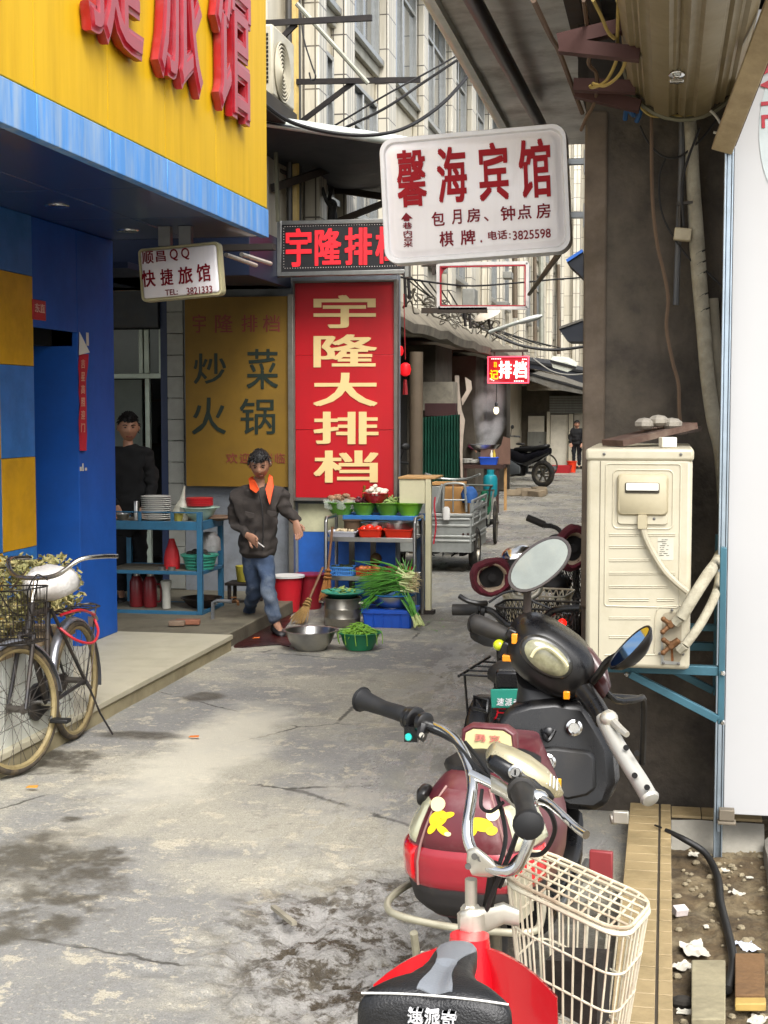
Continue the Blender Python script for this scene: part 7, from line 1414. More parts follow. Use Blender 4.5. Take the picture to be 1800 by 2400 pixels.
def patch(name,mat,z0,z1,a0,a1,off,parent=sc_,nz=8,na=14,zf=None):
    b = B(); rs = []
    for i in range(nz + 1):
        t_ = i/nz; r = []; q = []
        for k in range(na + 1):
            a_ = rad(a0 + (a1 - a0)*k/na); zl = z0 + (zf(k/na) if zf else 0); z = zl + (z1 - zl)*t_; edge = .15 if i in (0,nz) or k in (0,na) else 1; r.append(srf(z,a_,off*edge)); q.append(srf(z,a_,-.01))
        rs.append(r + q[::-1])
    b.rings(rs); return b.out(name,mat,parent,ang=50)
patch('red_band',M('dull_red_lens','#8f1c28',.25,var=.1,dirt=.4,dcol='#a07c7c',coat=.4),.500,.612,205,335,.006)
for a0,a1 in ((196,240),(300,344)):
    patch('tail_light',m_rlens,.504,.608,a0,a1,.012); patch('turn_lens',m_clens,.618,.735,a0 - 6 if a0 < 250 else a0 + 4,a1 - 4 if a0 < 250 else a1 + 6,.009)
patch('bumper_skirt',M('dull_black','#221f1e',.7,dirt=.5),.405,.497,190,350,.004)
patch('boot_lid',M('dusty_maroon','#5a1c24',.35,var=.2,sc=7,dirt=.5,dcol='#8d7a76',coat=.2),.612,.775,246,294,.010)
# yellow stickers on the boot lid
def srfx(x,z,off): w_ = prof(z)[0] + off; return srf(z,-math.acos(max(-1,min(1,math.copysign(min(1,abs(x)/w_) ** 1.7,x)))),off)
def sticker(mat,cx,cz,rx,rz,rot=0,off=.0125):
    r = []
    for q in [2*math.pi*k/22 for k in range(22)]: u,v = rx*math.cos(q),rz*math.sin(q); r.append(srfx(cx + u*math.cos(rot) - v*math.sin(rot),cz + u*math.sin(rot) + v*math.cos(rot),off))
    b = B(); b.rings([[p + HF*.004 for p in r],r]); b.out('sticker',mat,sc_)
my,mw = M('sticker_yellow','#e0b912',.45),M('sticker_cream','#d9cf9c',.45)
for mt_,cx,cz,rx,rz,rot,off in ((my,-.072,.70,.030,.020,.5,.012),(my,-.088,.672,.020,.010,.9,.0125),(my,-.055,.670,.022,.010,-.5,.0125),(my,-.045,.712,.022,.008,.3,.013),(mw,-.078,.737,.024,.018,.2,.013),(mw,-.040,.662,.010,.006,0,.013),(my,.055,.695,.034,.018,-.2,.012),(my,.030,.672,.018,.010,.7,.0125),(mw,.085,.722,.018,.016,0,.013),(mw,.018,.66,.011,.006,.3,.013),(my,.085,.68,.016,.012,0,.0125)): sticker(mt_,cx,cz,rx,rz,rot,off)
for a_ in (243,297):
    b = B(); b.tube([srf(z,rad(a_ + (6 if a_ < 270 else -6)*(z - .5)/.28),.006) for z in [.50 + .28*k/12 for k in range(13)]],.004,6); b.out('seam_trim',M('dusty_seam','#8d6a64',.6,var=.2),sc_)
# backrest with cream reflector
bx = D(1146,1737,4.42); b = B()
def oct_(w_,h_,c,dy): return [c + HX*x*w_ + ZU*z*h_ + HF*dy for x,z in ((-.62,1),(.62,1),(.95,.62),(1,-.2),(.86,-1),(-.86,-1),(-1,-.2),(-.95,.62))]
b.rings([oct_(.07,.036,bx,.05),oct_(.088,.05,bx,.03),oct_(.09,.052,bx,0),oct_(.083,.045,bx,-.012),oct_(.076,.039,bx,-.012),oct_(.074,.037,bx,-.006)]); b.out('backrest',m_mrn,sc_,bevel=.004)
b = B(); b.rings([oct_(.076,.038,bx,-.004),oct_(.074,.036,bx,-.010)]); rf = b.out('reflector',M('cream_reflector','#cfc592',.3,coat=.3),sc_)
o = bx - HX*.042 - ZU*.0 - HF*.0125; lettering('faded_lettering',[('勇',o,HX*.034,ZU*.022),('克',o + HX*.046,HX*.034,ZU*.022)],M('faded_red_ink','#c9796a',.5),sc_,.0015,.03)
b = B(); b.tube([bx + HF*.03 - ZU*.03,S(.02,.25,.77)],.02,8); b.tube([bx + HF*.03 - ZU*.03 - HX*.05,S(-.05,.25,.76)],.012,8); b.out('backrest_post',m_gblk,sc_)
blob([(S(0,y,z),HX,ZU,w_,h_) for y,z,w_,h_ in ((.18,.79,.08,.03),(.24,.80,.12,.04),(.42,.78,.13,.045),(.56,.75,.12,.04),(.68,.73,.07,.03))],m_black,'seat',sc_)
tn = D(993,1866,4.25); blob([(tn + HF*y,HX,ZU,w_,h_) for y,w_,h_ in ((-.03,.012,.016),(-.01,.02,.028),(.03,.02,.03),(.06,.012,.016))],m_gblk,'turn_signal',sc_,e=3)
# rear rail, plate, wheel, footboard
b = B(); rp_ = [S(-.17,.3,.45),S(-.225,.10,.44),S(-.22,.0,.43),S(-.16,-.05,.425),S(0,-.06,.415),S(.2,-.05,.42),S(.22,.05,.43),S(.17,.3,.45)]; b.tube(rp_,.011,9,smooth=5); b.tube([S(-.12,-.07,.39),S(-.12,.0,.2),S(-.1,.2,.2)],.012,8); b.out('rear_rail',M('pale_rail','#a9a48e',.4,.4,dirt=.5),sc_)
b = B(); b.box(S(-.05,-.05,.29),(.11,.01,.09)); pl_ = b.out('plate',M('old_plate','#a8a692',.5,dirt=.4),sc_,bevel=.004)
wheel(.21,.045,S(0,.22,.21),HX,parent=sc_,solid=True); wheel(.21,.045,S(.0,1.28,.21),HX,parent=sc_,solid=True)
blob([(S(.0,y,z),HX,ZU,w_,h_) for y,z,w_,h_ in ((.45,.30,.17,.08),(.6,.27,.17,.05),(.85,.27,.17,.05),(.98,.33,.17,.06),(1.05,.42,.16,.06))],m_gblk,'footboard',sc_,e=4)
b = B(); b.box(S(.19,.72,.30),(.02,.5,.05),Matrix((HX,HF,ZU)).transposed()); b.out('side_trim',M('grey_trim','#5d5e5c',.4,.3,dirt=.4),sc_,bevel=.006)
b = B(); b.box(D(1409,2028,4.35),(.07,.02,.09),Matrix((HX,HF,ZU)).transposed()); b.out('side_flap',M('dull_red','#7d2a2c',.5),sc_,bevel=.004)
p1 = D(1430,1920,4.6); b = B(); b.tube([p1,D(1462,1915,4.6)],.018,8); b.box(D(1455,1915,4.58),(.05,.02,.04)); b.out('foot_peg',m_alm,sc_,bevel=.004)
# inner leg shield with glove box
def outl(pts,d,th,mat,name,parent=sc_,bev=.012,tilt=0.0):
    b = B(); P = [D(x,y,d + tilt*(1700 - y)/100) for x,y in pts]; b.prism(P,HF*th); return b.out(name,mat,parent,bevel=bev)
outl([(1160,1692),(1188,1662),(1240,1646),(1300,1640),(1372,1652),(1404,1702),(1432,1752),(1440,1840),(1425,1885),(1395,1905),(1330,1900),(1250,1850),(1190,1790),(1165,1740)],4.88,.14,m_gblk,'leg_shield',bev=.03,tilt=.02)
outl([(1205,1762),(1300,1752),(1380,1762),(1394,1776),(1396,1850),(1376,1866),(1330,1876),(1260,1850),(1208,1810)],4.845,.03,M('glove_box_black','#0c0c0e',.5,var=.2,dirt=.25,dcol='#5f584c'),'glove_box',bev=.01,tilt=.02)
for x,y,d_ in ((1345,1705,4.86),(1283,1786,4.82)):
    c = D(x,y,d_); b = B(); b.lathe([(.028,.0),(.028,.008),(.02,.012),(.016,.006),(.01,.006)],c,-CF,18); b.out('key_lock',m_chrome,sc_)
c = D(1286,1718,4.86); b = B(); b.tube([c + V((-.02,0,.01)),c + V((0,-.03,-.02)),c + V((.02,0,.01))],.007,6,smooth=4); b.lathe([(.02,0),(.02,.012),(.01,.018)],c,-CF,12); b.out('bag_hook',m_gblk,sc_)
b = B(); b.box(D(1305,1836,4.8),(.03,.01,.032)); b.out('yellow_tag',M('tag_yellow','#d9a51c',.5),sc_,bevel=.002)
# neck, dash, instrument glass
blob([(D(x,y,d_),CR,(CU*.6 + CF*.8).normalized(),w_,h_) for x,y,d_,w_,h_ in ((1292,1700,4.98,.135,.09),(1290,1665,4.99,.12,.09),(1286,1620,5.0,.105,.09),(1284,1580,5.0,.11,.09))],M('neck_black','#121214',.5,dirt=.2),'steering_neck',sc_,e=3)
ax = (CR*.83 - CU*.56).normalized(); ay = (CR*.56 + CU*.83).normalized(); DC = D(1292,1548,4.93)
blob([(DC + ax*.0 + CF*t_ + CU*u,ax,ay,w_,h_) for t_,u,w_,h_ in ((-.075,-.012,.10,.065),(-.06,-.006,.125,.085),(-.02,0,.155,.105),(.06,.02,.165,.11),(.14,.03,.14,.09),(.19,.04,.08,.05))],m_gblk,'dash_housing',sc_,e=2.6,n=28)
blob([(D(1283,1542,4.83) + CF*t_,ax,ay,w_,h_) for t_,w_,h_ in ((.03,.1,.06),(.018,.096,.056),(.012,.09,.05))],M('dash_bezel','#2b2a26',.3,coat=.3),'dash_bezel',sc_,e=2.1,n=28)
blob([(D(1283,1543,4.825) + CF*t_,ax,ay,w_,h_) for t_,w_,h_ in ((.02,.086,.048),(.012,.08,.043),(.004,.055,.028),(.001,.02,.01))],M('instrument_glass','#8d8a6c',.07,var=.5,sc=14,dirt=.5,dcol='#3a3a30',coat=.6),'instrument_glass',sc_,e=2.1,n=28)
b = B(); b.tube([D(1245,1540,4.815) ,D(1258,1522,4.812),D(1285,1518,4.812),D(1318,1545,4.812),D(1330,1562,4.815)],.006,6,smooth=5); b.out('dial_scale',M('dial_pale','#c9c39a',.4),sc_)
blob([(D(x,y,d_),(CR*.5 + CU*.8).normalized(),CF,w_,h_) for x,y,d_,w_,h_ in ((1330,1500,4.98,.02,.03),(1375,1540,4.97,.035,.05),(1405,1590,4.94,.045,.06),(1420,1620,4.9,.03,.04))],M('maroon_trim','#3d1d1c',.3,dirt=.3,coat=.3),'dash_trim',sc_)
for p,d_ in ((D(1206,1497,4.9),(.02,.02,.035)),(D(1328,1629,4.86),(.022,.02,.028)),(D(1190,1542,4.92),(.035,.03,.022))): b = B(); b.box(p,d_); b.out('amber_reflector',m_amb,sc_,bevel=.003)
b = B(); b.ell(D(1170,1512,4.96),(.022,.022,.02),10,8); b.out('signal_lens',M('yellow_green','#b9c41c',.2,coat=.4),sc_)
b = B(); b.box(D(1190,1525,4.95),(.05,.05,.06),Matrix.Rotation(.4,3,'Y')); b.box(D(1204,1486,4.94),(.05,.05,.035),Matrix.Rotation(.4,3,'Y')); b.out('switch_box',m_gblk,sc_,bevel=.008)
b = B(); b.tube([D(1212,1500,4.96),D(1180,1487,4.98),D(1150,1475,5.0),D(1120,1463,5.02),D(1108,1462,5.03)],[.026,.027,.032,.034,.03],14,smooth=5); b.tube([D(1110,1461,5.03),D(1104,1460,5.035)],[.037,.03],14); b.out('grip',M('grip_black','#0c0c0d',.6,dirt=.3),sc_)
b = B(); b.tube([D(1370,1622,4.82),D(1395,1655,4.76),D(1415,1690,4.7)],[.035,.034,.03],14,smooth=4); b.out('grip_collar',m_gblk,sc_)
b = B(); gp = [D(1412,1682,4.7),D(1440,1735,4.62),D(1470,1785,4.55),D(1500,1832,4.49),D(1521,1868,4.44)]; b.tube(gp,[.024,.027,.027,.028,.028],16,smooth=5); b.lathe([(.028,0),(.031,.004),(.026,.014),(.01,.018)],gp[-1],gp[-1] - gp[-2],16); b.out('grip',m_sil,sc_)
b = B()
for x,y,d_ in ((1467,1752,4.545),(1487,1755 + 62,4.47),(1492,1765,4.51),(1516,1845,4.42)): b.lathe([(.009,0),(.009,.008)],D(x,y,d_),-CF,10)
for x,y,d_ in ((1472,1740,4.57),(1500,1822,4.475)): pass
b.out('grip_hole',m_dark,sc_)
b = B(); b.tube([D(1424,1672,4.68),D(1445,1700,4.62),D(1470,1722,4.57)],[.016,.013,.01],8,smooth=3); b.ell(D(1427,1684,4.66),(.03,.03,.028),12,8); b.out('brake_lever',m_alm,sc_)
disc_mirror(sc_,D(1476,1516,4.72),CR*.52 + CU*.85,.090,.050,(XF - .2,9.0,3.36),m_gblk,[D(1432,1545,4.8),D(1405,1578,4.84),D(1388,1598,4.87)])
disc_mirror(sc_,D(1264,1322,4.95),CR*.76 + CU*.64,.118,.066,(-2.6,-1.5,7.5),M('mirror_brown','#2b2220',.45,dirt=.3),[D(1240,1372,4.98),D(1236,1420,5.0),D(1238,1500,5.02)],M('dusty_mirror','#8f938a',.16,.9,var=.12,sc=9,dirt=.5,dcol='#a09c8a'))
b = B(); b.tube([D(1398,1592,4.9),D(1440,1640,4.98),D(1490,1640,5.05),D(1508,1640,5.1),D(1508,1720,5.15),D(1505,1790,5.2)],.012,8,smooth=3); b.tube([D(1410,1630,5.0),D(1505,1636,5.1)],.01,6); b.out('side_stand_frame',m_gblk,sc_)

# ------------------------------------------------------------------ the red e-bike in front, seen over its saddle
eb1 = thing('electric_bicycle','red electric bicycle in the foreground with chrome handlebar and black saddle','bicycle',G(1080,2390,.0)*0 + V((D(1080,2300,2.7).x,D(1080,2300,2.7).y,0)))
FY = V((0,1,0)); FX = V((1,0,0)); SA = D(1022,2308,2.36)
# saddle: wide rear with upright back face
SP = ((-.034,.104,-.020,-.11),(-.028,.116,-.010,-.13),(-.018,.127,-.001,-.125),(.0,.124,.003,-.115),(.02,.106,.004,-.10),(.045,.082,.004,-.095),(.075,.060,.002,-.085),(.11,.047,-.003,-.08),(.16,.041,-.010,-.075),(.21,.040,-.017,-.07),(.25,.036,-.023,-.065),(.28,.027,-.031,-.06),(.297,.010,-.042,-.05))
def sp(y,i):
    for p_,q_ in zip(SP,SP[1:]):
        if y <= q_[0]: t_ = max(0,(y - p_[0])/(q_[0] - p_[0])); t_ = t_*t_*(3 - 2*t_) if i == 1 else t_; return p_[i] + (q_[i] - p_[i])*t_
    return SP[-1][i]
def sad_pt(y,a_):
    w_,top,bot = sp(y,1),sp(y,2),sp(y,3); c_,s_ = math.cos(a_),math.sin(a_); x = w_*math.copysign(abs(c_) ** .8,c_); z = (top - bot)/2*math.copysign(abs(s_) ** .55,s_)
    if s_ > 0: z -= (.010*math.exp(-(x/.016) ** 2)*(1 if y < .12 else 0) + .006*(abs(x)/.06) ** 2*(y > .04))*s_
    return SA + FY*y + FX*x + ZU*((top + bot)/2 + z)
ys_ = [-.034,-.031,-.028,-.023,-.018,-.01] + [.01*k for k in range(0,29)] + [.288,.293,.297]
b = B(); b.rings([[sad_pt(y,2*math.pi*k/48) for k in range(48)] for y in ys_]); sad = b.out('saddle',M('saddle_vinyl','#0f0f11',.4,var=.15,sc=30,bump=.3,bsc=260,coat=.05,dirt=.12,dcol='#4a4740'),eb1,ang=75)
b = B(); rs = []
for y in ys_[4:-2]:
    w_ = .017 + .012*math.exp(-((y + .02)/.05) ** 2) + .018*math.exp(-((y - .24)/.075) ** 2); fr_ = min(.95,w_/sp(y,1)); a0 = math.acos(fr_ ** 1.25)
    r = [sad_pt(y,a0 + (math.pi - 2*a0)*k/10) + ZU*.0018 for k in range(11)]; rs.append(r + [p - ZU*.012 for p in r[::-1]])
b.rings(rs); b.out('grey_inlay',M('saddle_grey','#7d8186',.38,.2,var=.06,bump=.15,bsc=260),sad,ang=60)
b = B(); b.tube([SA + FX*x + FY*(-.030 + .012*(x/.12) ** 2) + ZU*(-.006 - .010*(abs(x)/.12) ** 2) for x in [-.12 + .24*k/16 for k in range(17)]],.002,5); b.out('piping',m_white,sad)
o = SA + V((0,-.0375,-.046)); lettering('lettering',[('速',o + FX*-.038,FX*.024,ZU*.023),('派',o + FX*-.011,FX*.024,ZU*.023),('奇',o + FX*.016,FX*.024,ZU*.023)],M('print_white','#cfcfcf',.5),sad,.012,.02); 
# red cowl under the saddle nose and leg shield
def fan(pts,d0,dd,th,name):
    b = B(); P = [D(x,y,d0 + dd*k) for k,(x,y) in enumerate(pts)]; b.prism(P,FY*th + ZU*.0); return b.out(name,m_redg,eb1,bevel=.01)
HDp = D(1108,2150,2.98); X0,Y0 = HDp.x,HDp.y
rs = []; b = B()
for i in range(17):
    t_ = i/16; u = -1 + 2*t_; r = []
    wv = u*(.175 if u < 0 else .185); zt = .785 - .055*abs(u) ** 2.6; yb = Y0 - .045 - .10*abs(u) ** 1.5
    for s_ in range(7):
        q = s_/6; r.append(V((X0 + wv*(1 + .05*q),yb + .10*q*(1 - q) - .02,zt - .42*q)))
    rs.append(r + [p + V((0,.02,-.004)) for p in r[::-1]])
b.rings(rs); b.out('leg_shield',m_redg,eb1,ang=60)
b = B(); b.rings([sup(V((X0,Y0 - .05,z)),FX,FY,w_,w_*.9,2.4,16) for z,w_ in ((.80,.04),(.72,.05),(.55,.055),(.4,.06))]); b.out('steering_column',m_redg,eb1,ang=60)
b = B(); b.box((X0,Y0 - .35,.30),(.26,.55,.08)); b.out('floor_board',M('floor_grey','#3a3a3c',.6,dirt=.4),eb1,bevel=.02)
b = B(); b.tube([(X0 - .01,Y0 - .2,.32),(X0 - .04,SA.y + .1,.4),(SA.x,SA.y + .06,.62),SA + V((0,.06,-.09))],.022,10,smooth=4); b.tube([(SA.x,SA.y + .06,.45),(SA.x,SA.y - .35,.3)],.02,8); b.out('frame',m_redg,eb1)
wheel(.22,.03,(SA.x,SA.y - .35,.22),FX,parent=eb1,solid=True)
# stem, clamp, handlebar
C0 = D(1110,2030,2.96); b = B(); b.tube([D(1104,2150,2.98),D(1104,2060,2.97)],.0125,12); b.tube([D(1108,2185,2.98),D(1105,2140,2.98)],[.03,.03],14); b.lathe([(.022,0),(.022,.012),(.016,.02)],D(1104,2142,2.98),(0,0,1),6); b.out('stem',m_alm,eb1)
blob([(D(x,y,d_),(CR*.4 - CU*.9).normalized(),CF,w_,.016) for x,y,d_,w_ in ((1100,2035,2.95,.014),(1110,2022,2.95,.03),(1132,2020,2.94,.034),(1152,2028,2.93,.022),(1163,2032,2.93,.014))],m_alm,'stem_clamp',eb1,e=3)
b = B()
for x,y in ((1112,2007),(1126,2012),(1097,2030)): b.lathe([(.0065,0),(.0065,.004)],D(x,y,2.93),-CF,10)
b.out('clamp_bolt',M('screw_grey','#6c6a66',.4,.7),eb1)
lb_ = [D(1135,2028,2.94),D(1112,2002,2.95),D(1098,1970,2.97),D(1096,1930,2.99),D(1102,1890,3.02),D(1107,1850,3.05),D(1104,1812,3.09),D(1092,1775,3.13),D(1070,1738,3.18),D(1040,1714,3.23),D(1005,1700,3.28)]
rb_ = [D(1135,2028,2.94),D(1165,2040,2.92),D(1192,2042,2.9),D(1215,2028,2.89),D(1232,1995,2.88),D(1245,1950,2.88),D(1248,1912,2.90),D(1238,1880,2.92),D(1226,1862,2.9)]
b = B(); b.tube(lb_,.0118,12,smooth=5); b.tube(rb_,.0118,12,smooth=5); b.tube([D(1105,1814,3.08),D(1150,1836,3.04),D(1185,1855,3.0)],.011,10); b.out('handlebar',m_chrome,eb1)
gl = [D(1003,1699,3.28),D(960,1682,3.33),D(938,1672,3.35),D(900,1660,3.39),D(865,1646,3.42),D(850,1640,3.435)]
b = B(); b.tube(gl,[.019,.019,.019,.018,.022,.028],16,smooth=5); b.lathe([(.030,0),(.031,.004),(.024,.012),(.008,.015)],gl[-1],gl[-1] - gl[-2],16); b.out('grip',M('grip_black','#0c0c0d',.6),eb1)
b = B()
for x,y,d_,r_ in ((988,1693,3.285,.026),(966,1684,3.31,.030),(955,1681,3.325,.027)): b.lathe([(r_*.8,0),(r_,.004),(r_,.014),(r_*.8,.018)],D(x,y,d_),gl[0] - gl[1],16)
b.tube([D(990,1700,3.27),D(986,1724,3.255),D(995,1728,3.25)],.012,8); b.box(D(965,1718,3.29),(.03,.03,.035)); b.out('switch_clamp',m_gblk,eb1)
b = B(); b.lathe([(.0085,0),(.0085,.01),(.006,.013)],D(957,1727,3.275),-CF,12); b.out('teal_button',M('button_teal','#19b3a4',.3,coat=.4),eb1); b = B(); b.lathe([(.006,0),(.006,.008)],D(988,1722,3.25),-CF,10); b.out('bolt',m_alm,eb1)
gr = [D(1224,1858,2.9),D(1228,1878,2.84),D(1232,1900,2.78),D(1237,1922,2.72),D(1238,1930,2.70)]
b = B(); b.tube(gr,[.024,.020,.019,.024,.026],16,smooth=5); b.lathe([(.028,0),(.030,.006),(.027,.016),(.012,.022)],gr[-1],gr[-1] - gr[-2],18); b.lathe([(.022,0),(.03,.004),(.03,.02),(.022,.024)],gr[0],gr[0] - gr[1],16); b.out('grip',M('grip_black','#0c0c0d',.6),eb1)
b = B(); b.tube([D(1255,1872,2.9),D(1285,1882,2.87),D(1320,1912,2.82),D(1350,1940,2.78),D(1374,1957,2.75)],[.012,.009,.008,.008,.009],9,smooth=5); b.ell(D(1258,1870,2.9),(.025,.02,.018),10,8); b.out('brake_lever',m_chrome,eb1)
b = B(); b.tube([D(1262,1880,2.9),D(1290,1905,2.88),D(1300,1950,2.9),D(1270,2000,2.95),D(1210,2010,2.98),D(1170,2080,3.0)],.005,6,smooth=6); b.tube([D(1090,1740,3.2),D(1130,1790,3.1),D(1160,1850,3.04),D(1185,1960,3.0),D(1160,2060,2.98),D(1140,2150,2.98)],.005,6,smooth=6); b.tube([D(1220,1930,2.92),D(1195,2000,2.94),D(1160,2080,2.96),D(1130,2160,2.98)],.0055,6,smooth=6); b.tube([D(1000,1705,3.27),D(1060,1735,3.17),D(1120,1800,3.08),D(1165,1835,3.02)],.0035,5,smooth=5); b.tube([D(1005,1712,3.27),D(1070,1745,3.15),D(1125,1812,3.07),D(1160,1842,3.02)],.0035,5,smooth=5); b.tube([D(1130,1850,3.06),D(1128,1890,3.04),D(1150,1902,3.02),D(1180,1880,3.0)],.004,6,smooth=6)
b.out('brake_cable',m_black,eb1)
b = B(); b.tube([D(1158,2020,2.97),D(1148,2090,2.98),D(1135,2160,2.99)],.010,8); b.tube([D(1168,2025,2.97),D(1156,2095,2.98),D(1142,2162,2.99)],.007,8); b.out('cable_sleeve',m_gblk,eb1)
# silver headlight and instrument pod
ha_ = (CR*.83 - CU*.50 + CF*-.1).normalized(); hn = (CU*.83 + CR*.5).normalized(); HC = D(1226,1806,2.98)
blob([(HC + ha_*t_,hn,CF,w_,h_) for t_,w_,h_ in ((-.082,.012,.02),(-.075,.022,.035),(-.04,.030,.05),(.0,.034,.055),(.04,.030,.05),(.075,.018,.03),(.092,.006,.012))],M('gold_silver','#bdb391',.25,.55,var=.06,dirt=.2),'headlight_pod',eb1,e=2.6,n=20)
blob([(HC + ha_*t_ - hn*.013 - CF*.030,hn,CF,w_,h_) for t_,w_,h_ in ((-.078,.008,.014),(-.07,.016,.024),(-.03,.022,.028),(.02,.020,.028),(.06,.012,.02),(.075,.005,.01))],m_gblk,'pod_face',eb1,e=3,n=18)
c = D(1207,1809,2.918); b = B(); b.lathe([(.0145,0),(.0145,.006),(.011,.009),(.009,.005)],c,-CF,18); kl = b.out('key_lock',m_chrome,eb1); b = B(); b.box(c - CF*.007,(.003,.004,.011)); b.out('key_slot',m_dark,kl)
b = B()
for k in range(5): p = HC + ha_*(.03 + .008*k) + hn*.026 - CF*.03; b.tube([p,p - CF*.0 + hn*-.02 + ha_*.008 - CF*.016],.0014,5)
b.out('pod_grooves',m_white,eb1)
blob([(D(x,y,d_),CU,CF,.018,.018) for x,y,d_ in ((1150,1836,3.03),(1175,1848,3.01),(1200,1868,2.98),(1215,1880,2.96))],m_alm,'pod_bracket',eb1)
# white wire basket with lid
BA,BD_,BT = G(1172,2065,.86),G(1256,1998,.86),D(1534,2122,3.06); U_ = BT - BD_; V_ = BA - BD_; N4 = BA + U_
def bpt(u,v,h,k=1.0):     # u forward, v across, h depth below the rim (0..1); the basket tapers downwards
    cu,cv = .42,.5; s_ = 1 - .24*h; p = BD_ + U_*(cu + (u - cu)*s_) + V_*(cv + (v - cv)*s_); return p - ZU*(.275*h)
m_bw = M('white_coated_wire','#d2cbb4',.45,var=.1,sc=12,dirt=.55,dcol='#7d4f2e')
def brim(h,r=.25,n=6):
    o = []
    for (cu,cv,a0) in ((1 - r*.7,1 - r,0),(r*.7,1 - r,90),(r*.7,r,180),(1 - r*.7,r,270)):
        for k in range(n + 1): a_ = rad(a0 + 90*k/n); o.append(bpt(cu + r*.7*math.cos(a_),cv + r*math.sin(a_),h))
    return o
bk_ = thing('wire_basket','white coated wire basket with a rusty lid on the front of the red electric bicycle','basket',(BD_ + BT)/2 - ZU*.3)
b = B(); b.tube(brim(0),.0055,7,closed=True); b.tube(brim(.33),.0028,6,closed=True); b.tube(brim(.64),.0028,6,closed=True); b.tube(brim(1.0),.0038,6,closed=True)
tp_,bt_ = brim(.0),brim(1.0)
for k in range(34): b.tube([lerp_ring(tp_,k,34),lerp_ring(bt_,k,34)],.0025,5,caps=False)
for k in range(1,8): b.tube([bpt(k/8,.02,1),bpt(k/8,.98,1)],.0022,5); 
for k in range(1,6): b.tube([bpt(.02,k/6,1),bpt(.98,k/6,1)],.0022,5)
b.out('basket_body',m_bw,bk_)
b = B(); lid = [p + ZU*.012 for p in brim(0,.26)]; b.tube(lid,.0042,7,closed=True)
for k in range(1,9): b.tube([bpt(k/9,.01,0) + ZU*.013,bpt(k/9,.99,0) + ZU*.013],.0028,6)
for k in range(1,6): b.tube([bpt(.01,k/6,0) + ZU*.0165,bpt(.99,k/6,0) + ZU*.0165],.0028,6)
b.out('lid',M('rusty_white_wire','#c9bfa4',.5,var=.2,sc=10,dirt=.9,dcol='#6b3d22'),bk_)
b = B(); b.lathe([(.008,-.006),(.011,-.004),(.011,.004),(.008,.006)],bpt(.02,.98,0),V_,12); b.out('hinge',m_alm,bk_)
b = B(); P_ = [bpt(-.02,v,h) for v,h in ((.15,.10),(.75,.10),(.78,.42),(.15,.42))]; b.prism(P_,U_.normalized()*.006); b.out('mount_plate',M('plate_pale','#bfb9a2',.5,.3,dirt=.4),bk_)
b = B(); blob([(D(x,y,d_),CU,CF,h_,.012) for x,y,d_,h_ in ((1078,2160,2.97,.022),(1100,2163,2.96,.03),(1140,2155,2.98,.026),(1180,2140,3.0,.022),(1215,2150,3.0,.018))],m_alm,'basket_bracket',eb1,e=3.5)
b = B(); blk = [bpt(u,v,h) for u,v,h in ((.25,.2,.95),(.8,.2,.95),(.8,.7,.95),(.25,.7,.95))]; b.rings([blk,[p + ZU*(.10 + .05*(k in (1,2))) for k,p in enumerate(blk)]]); b.out('dark_filler',M('dark_filler','#2a241f',.9,var=.5,bump=.8,bsc=30),label='dark filler block on the floor of the white wire basket',cat='rag')  # filler block added to make the lower part of the basket dark
fw_ = BD_*.35 + BA*.35 + BT*.3; fw_ = V((X0 + .12,Y0 - .02,0)); dirw = V((U_.x,U_.y,0)).normalized(); wheel(.2,.03,(fw_.x,fw_.y,.2),V((-dirw.y,dirw.x,0)),parent=eb1,solid=True)
b = B(); b.tube([(X0,Y0,.8),(X0 + .04,Y0 - .01,.45),(fw_.x + dirw.y*.05,fw_.y - dirw.x*.05,.2)],.014,8); b.tube([(X0 + .04,Y0 - .01,.45),(fw_.x - dirw.y*.05,fw_.y + dirw.x*.05,.2)],.014,8); b.out('fork',m_gblk,eb1)
blob([(V((fw_.x,fw_.y,.21)) + dirw*(.235*math.cos(rad(q))) + ZU*(.235*math.sin(rad(q))),V((-dirw.y,dirw.x,0)),dirw*math.cos(rad(q)) + ZU*math.sin(rad(q)),.045,.008) for q in range(10,171,16)],M('fender_black','#202022',.4),'mudguard',eb1,e=3)

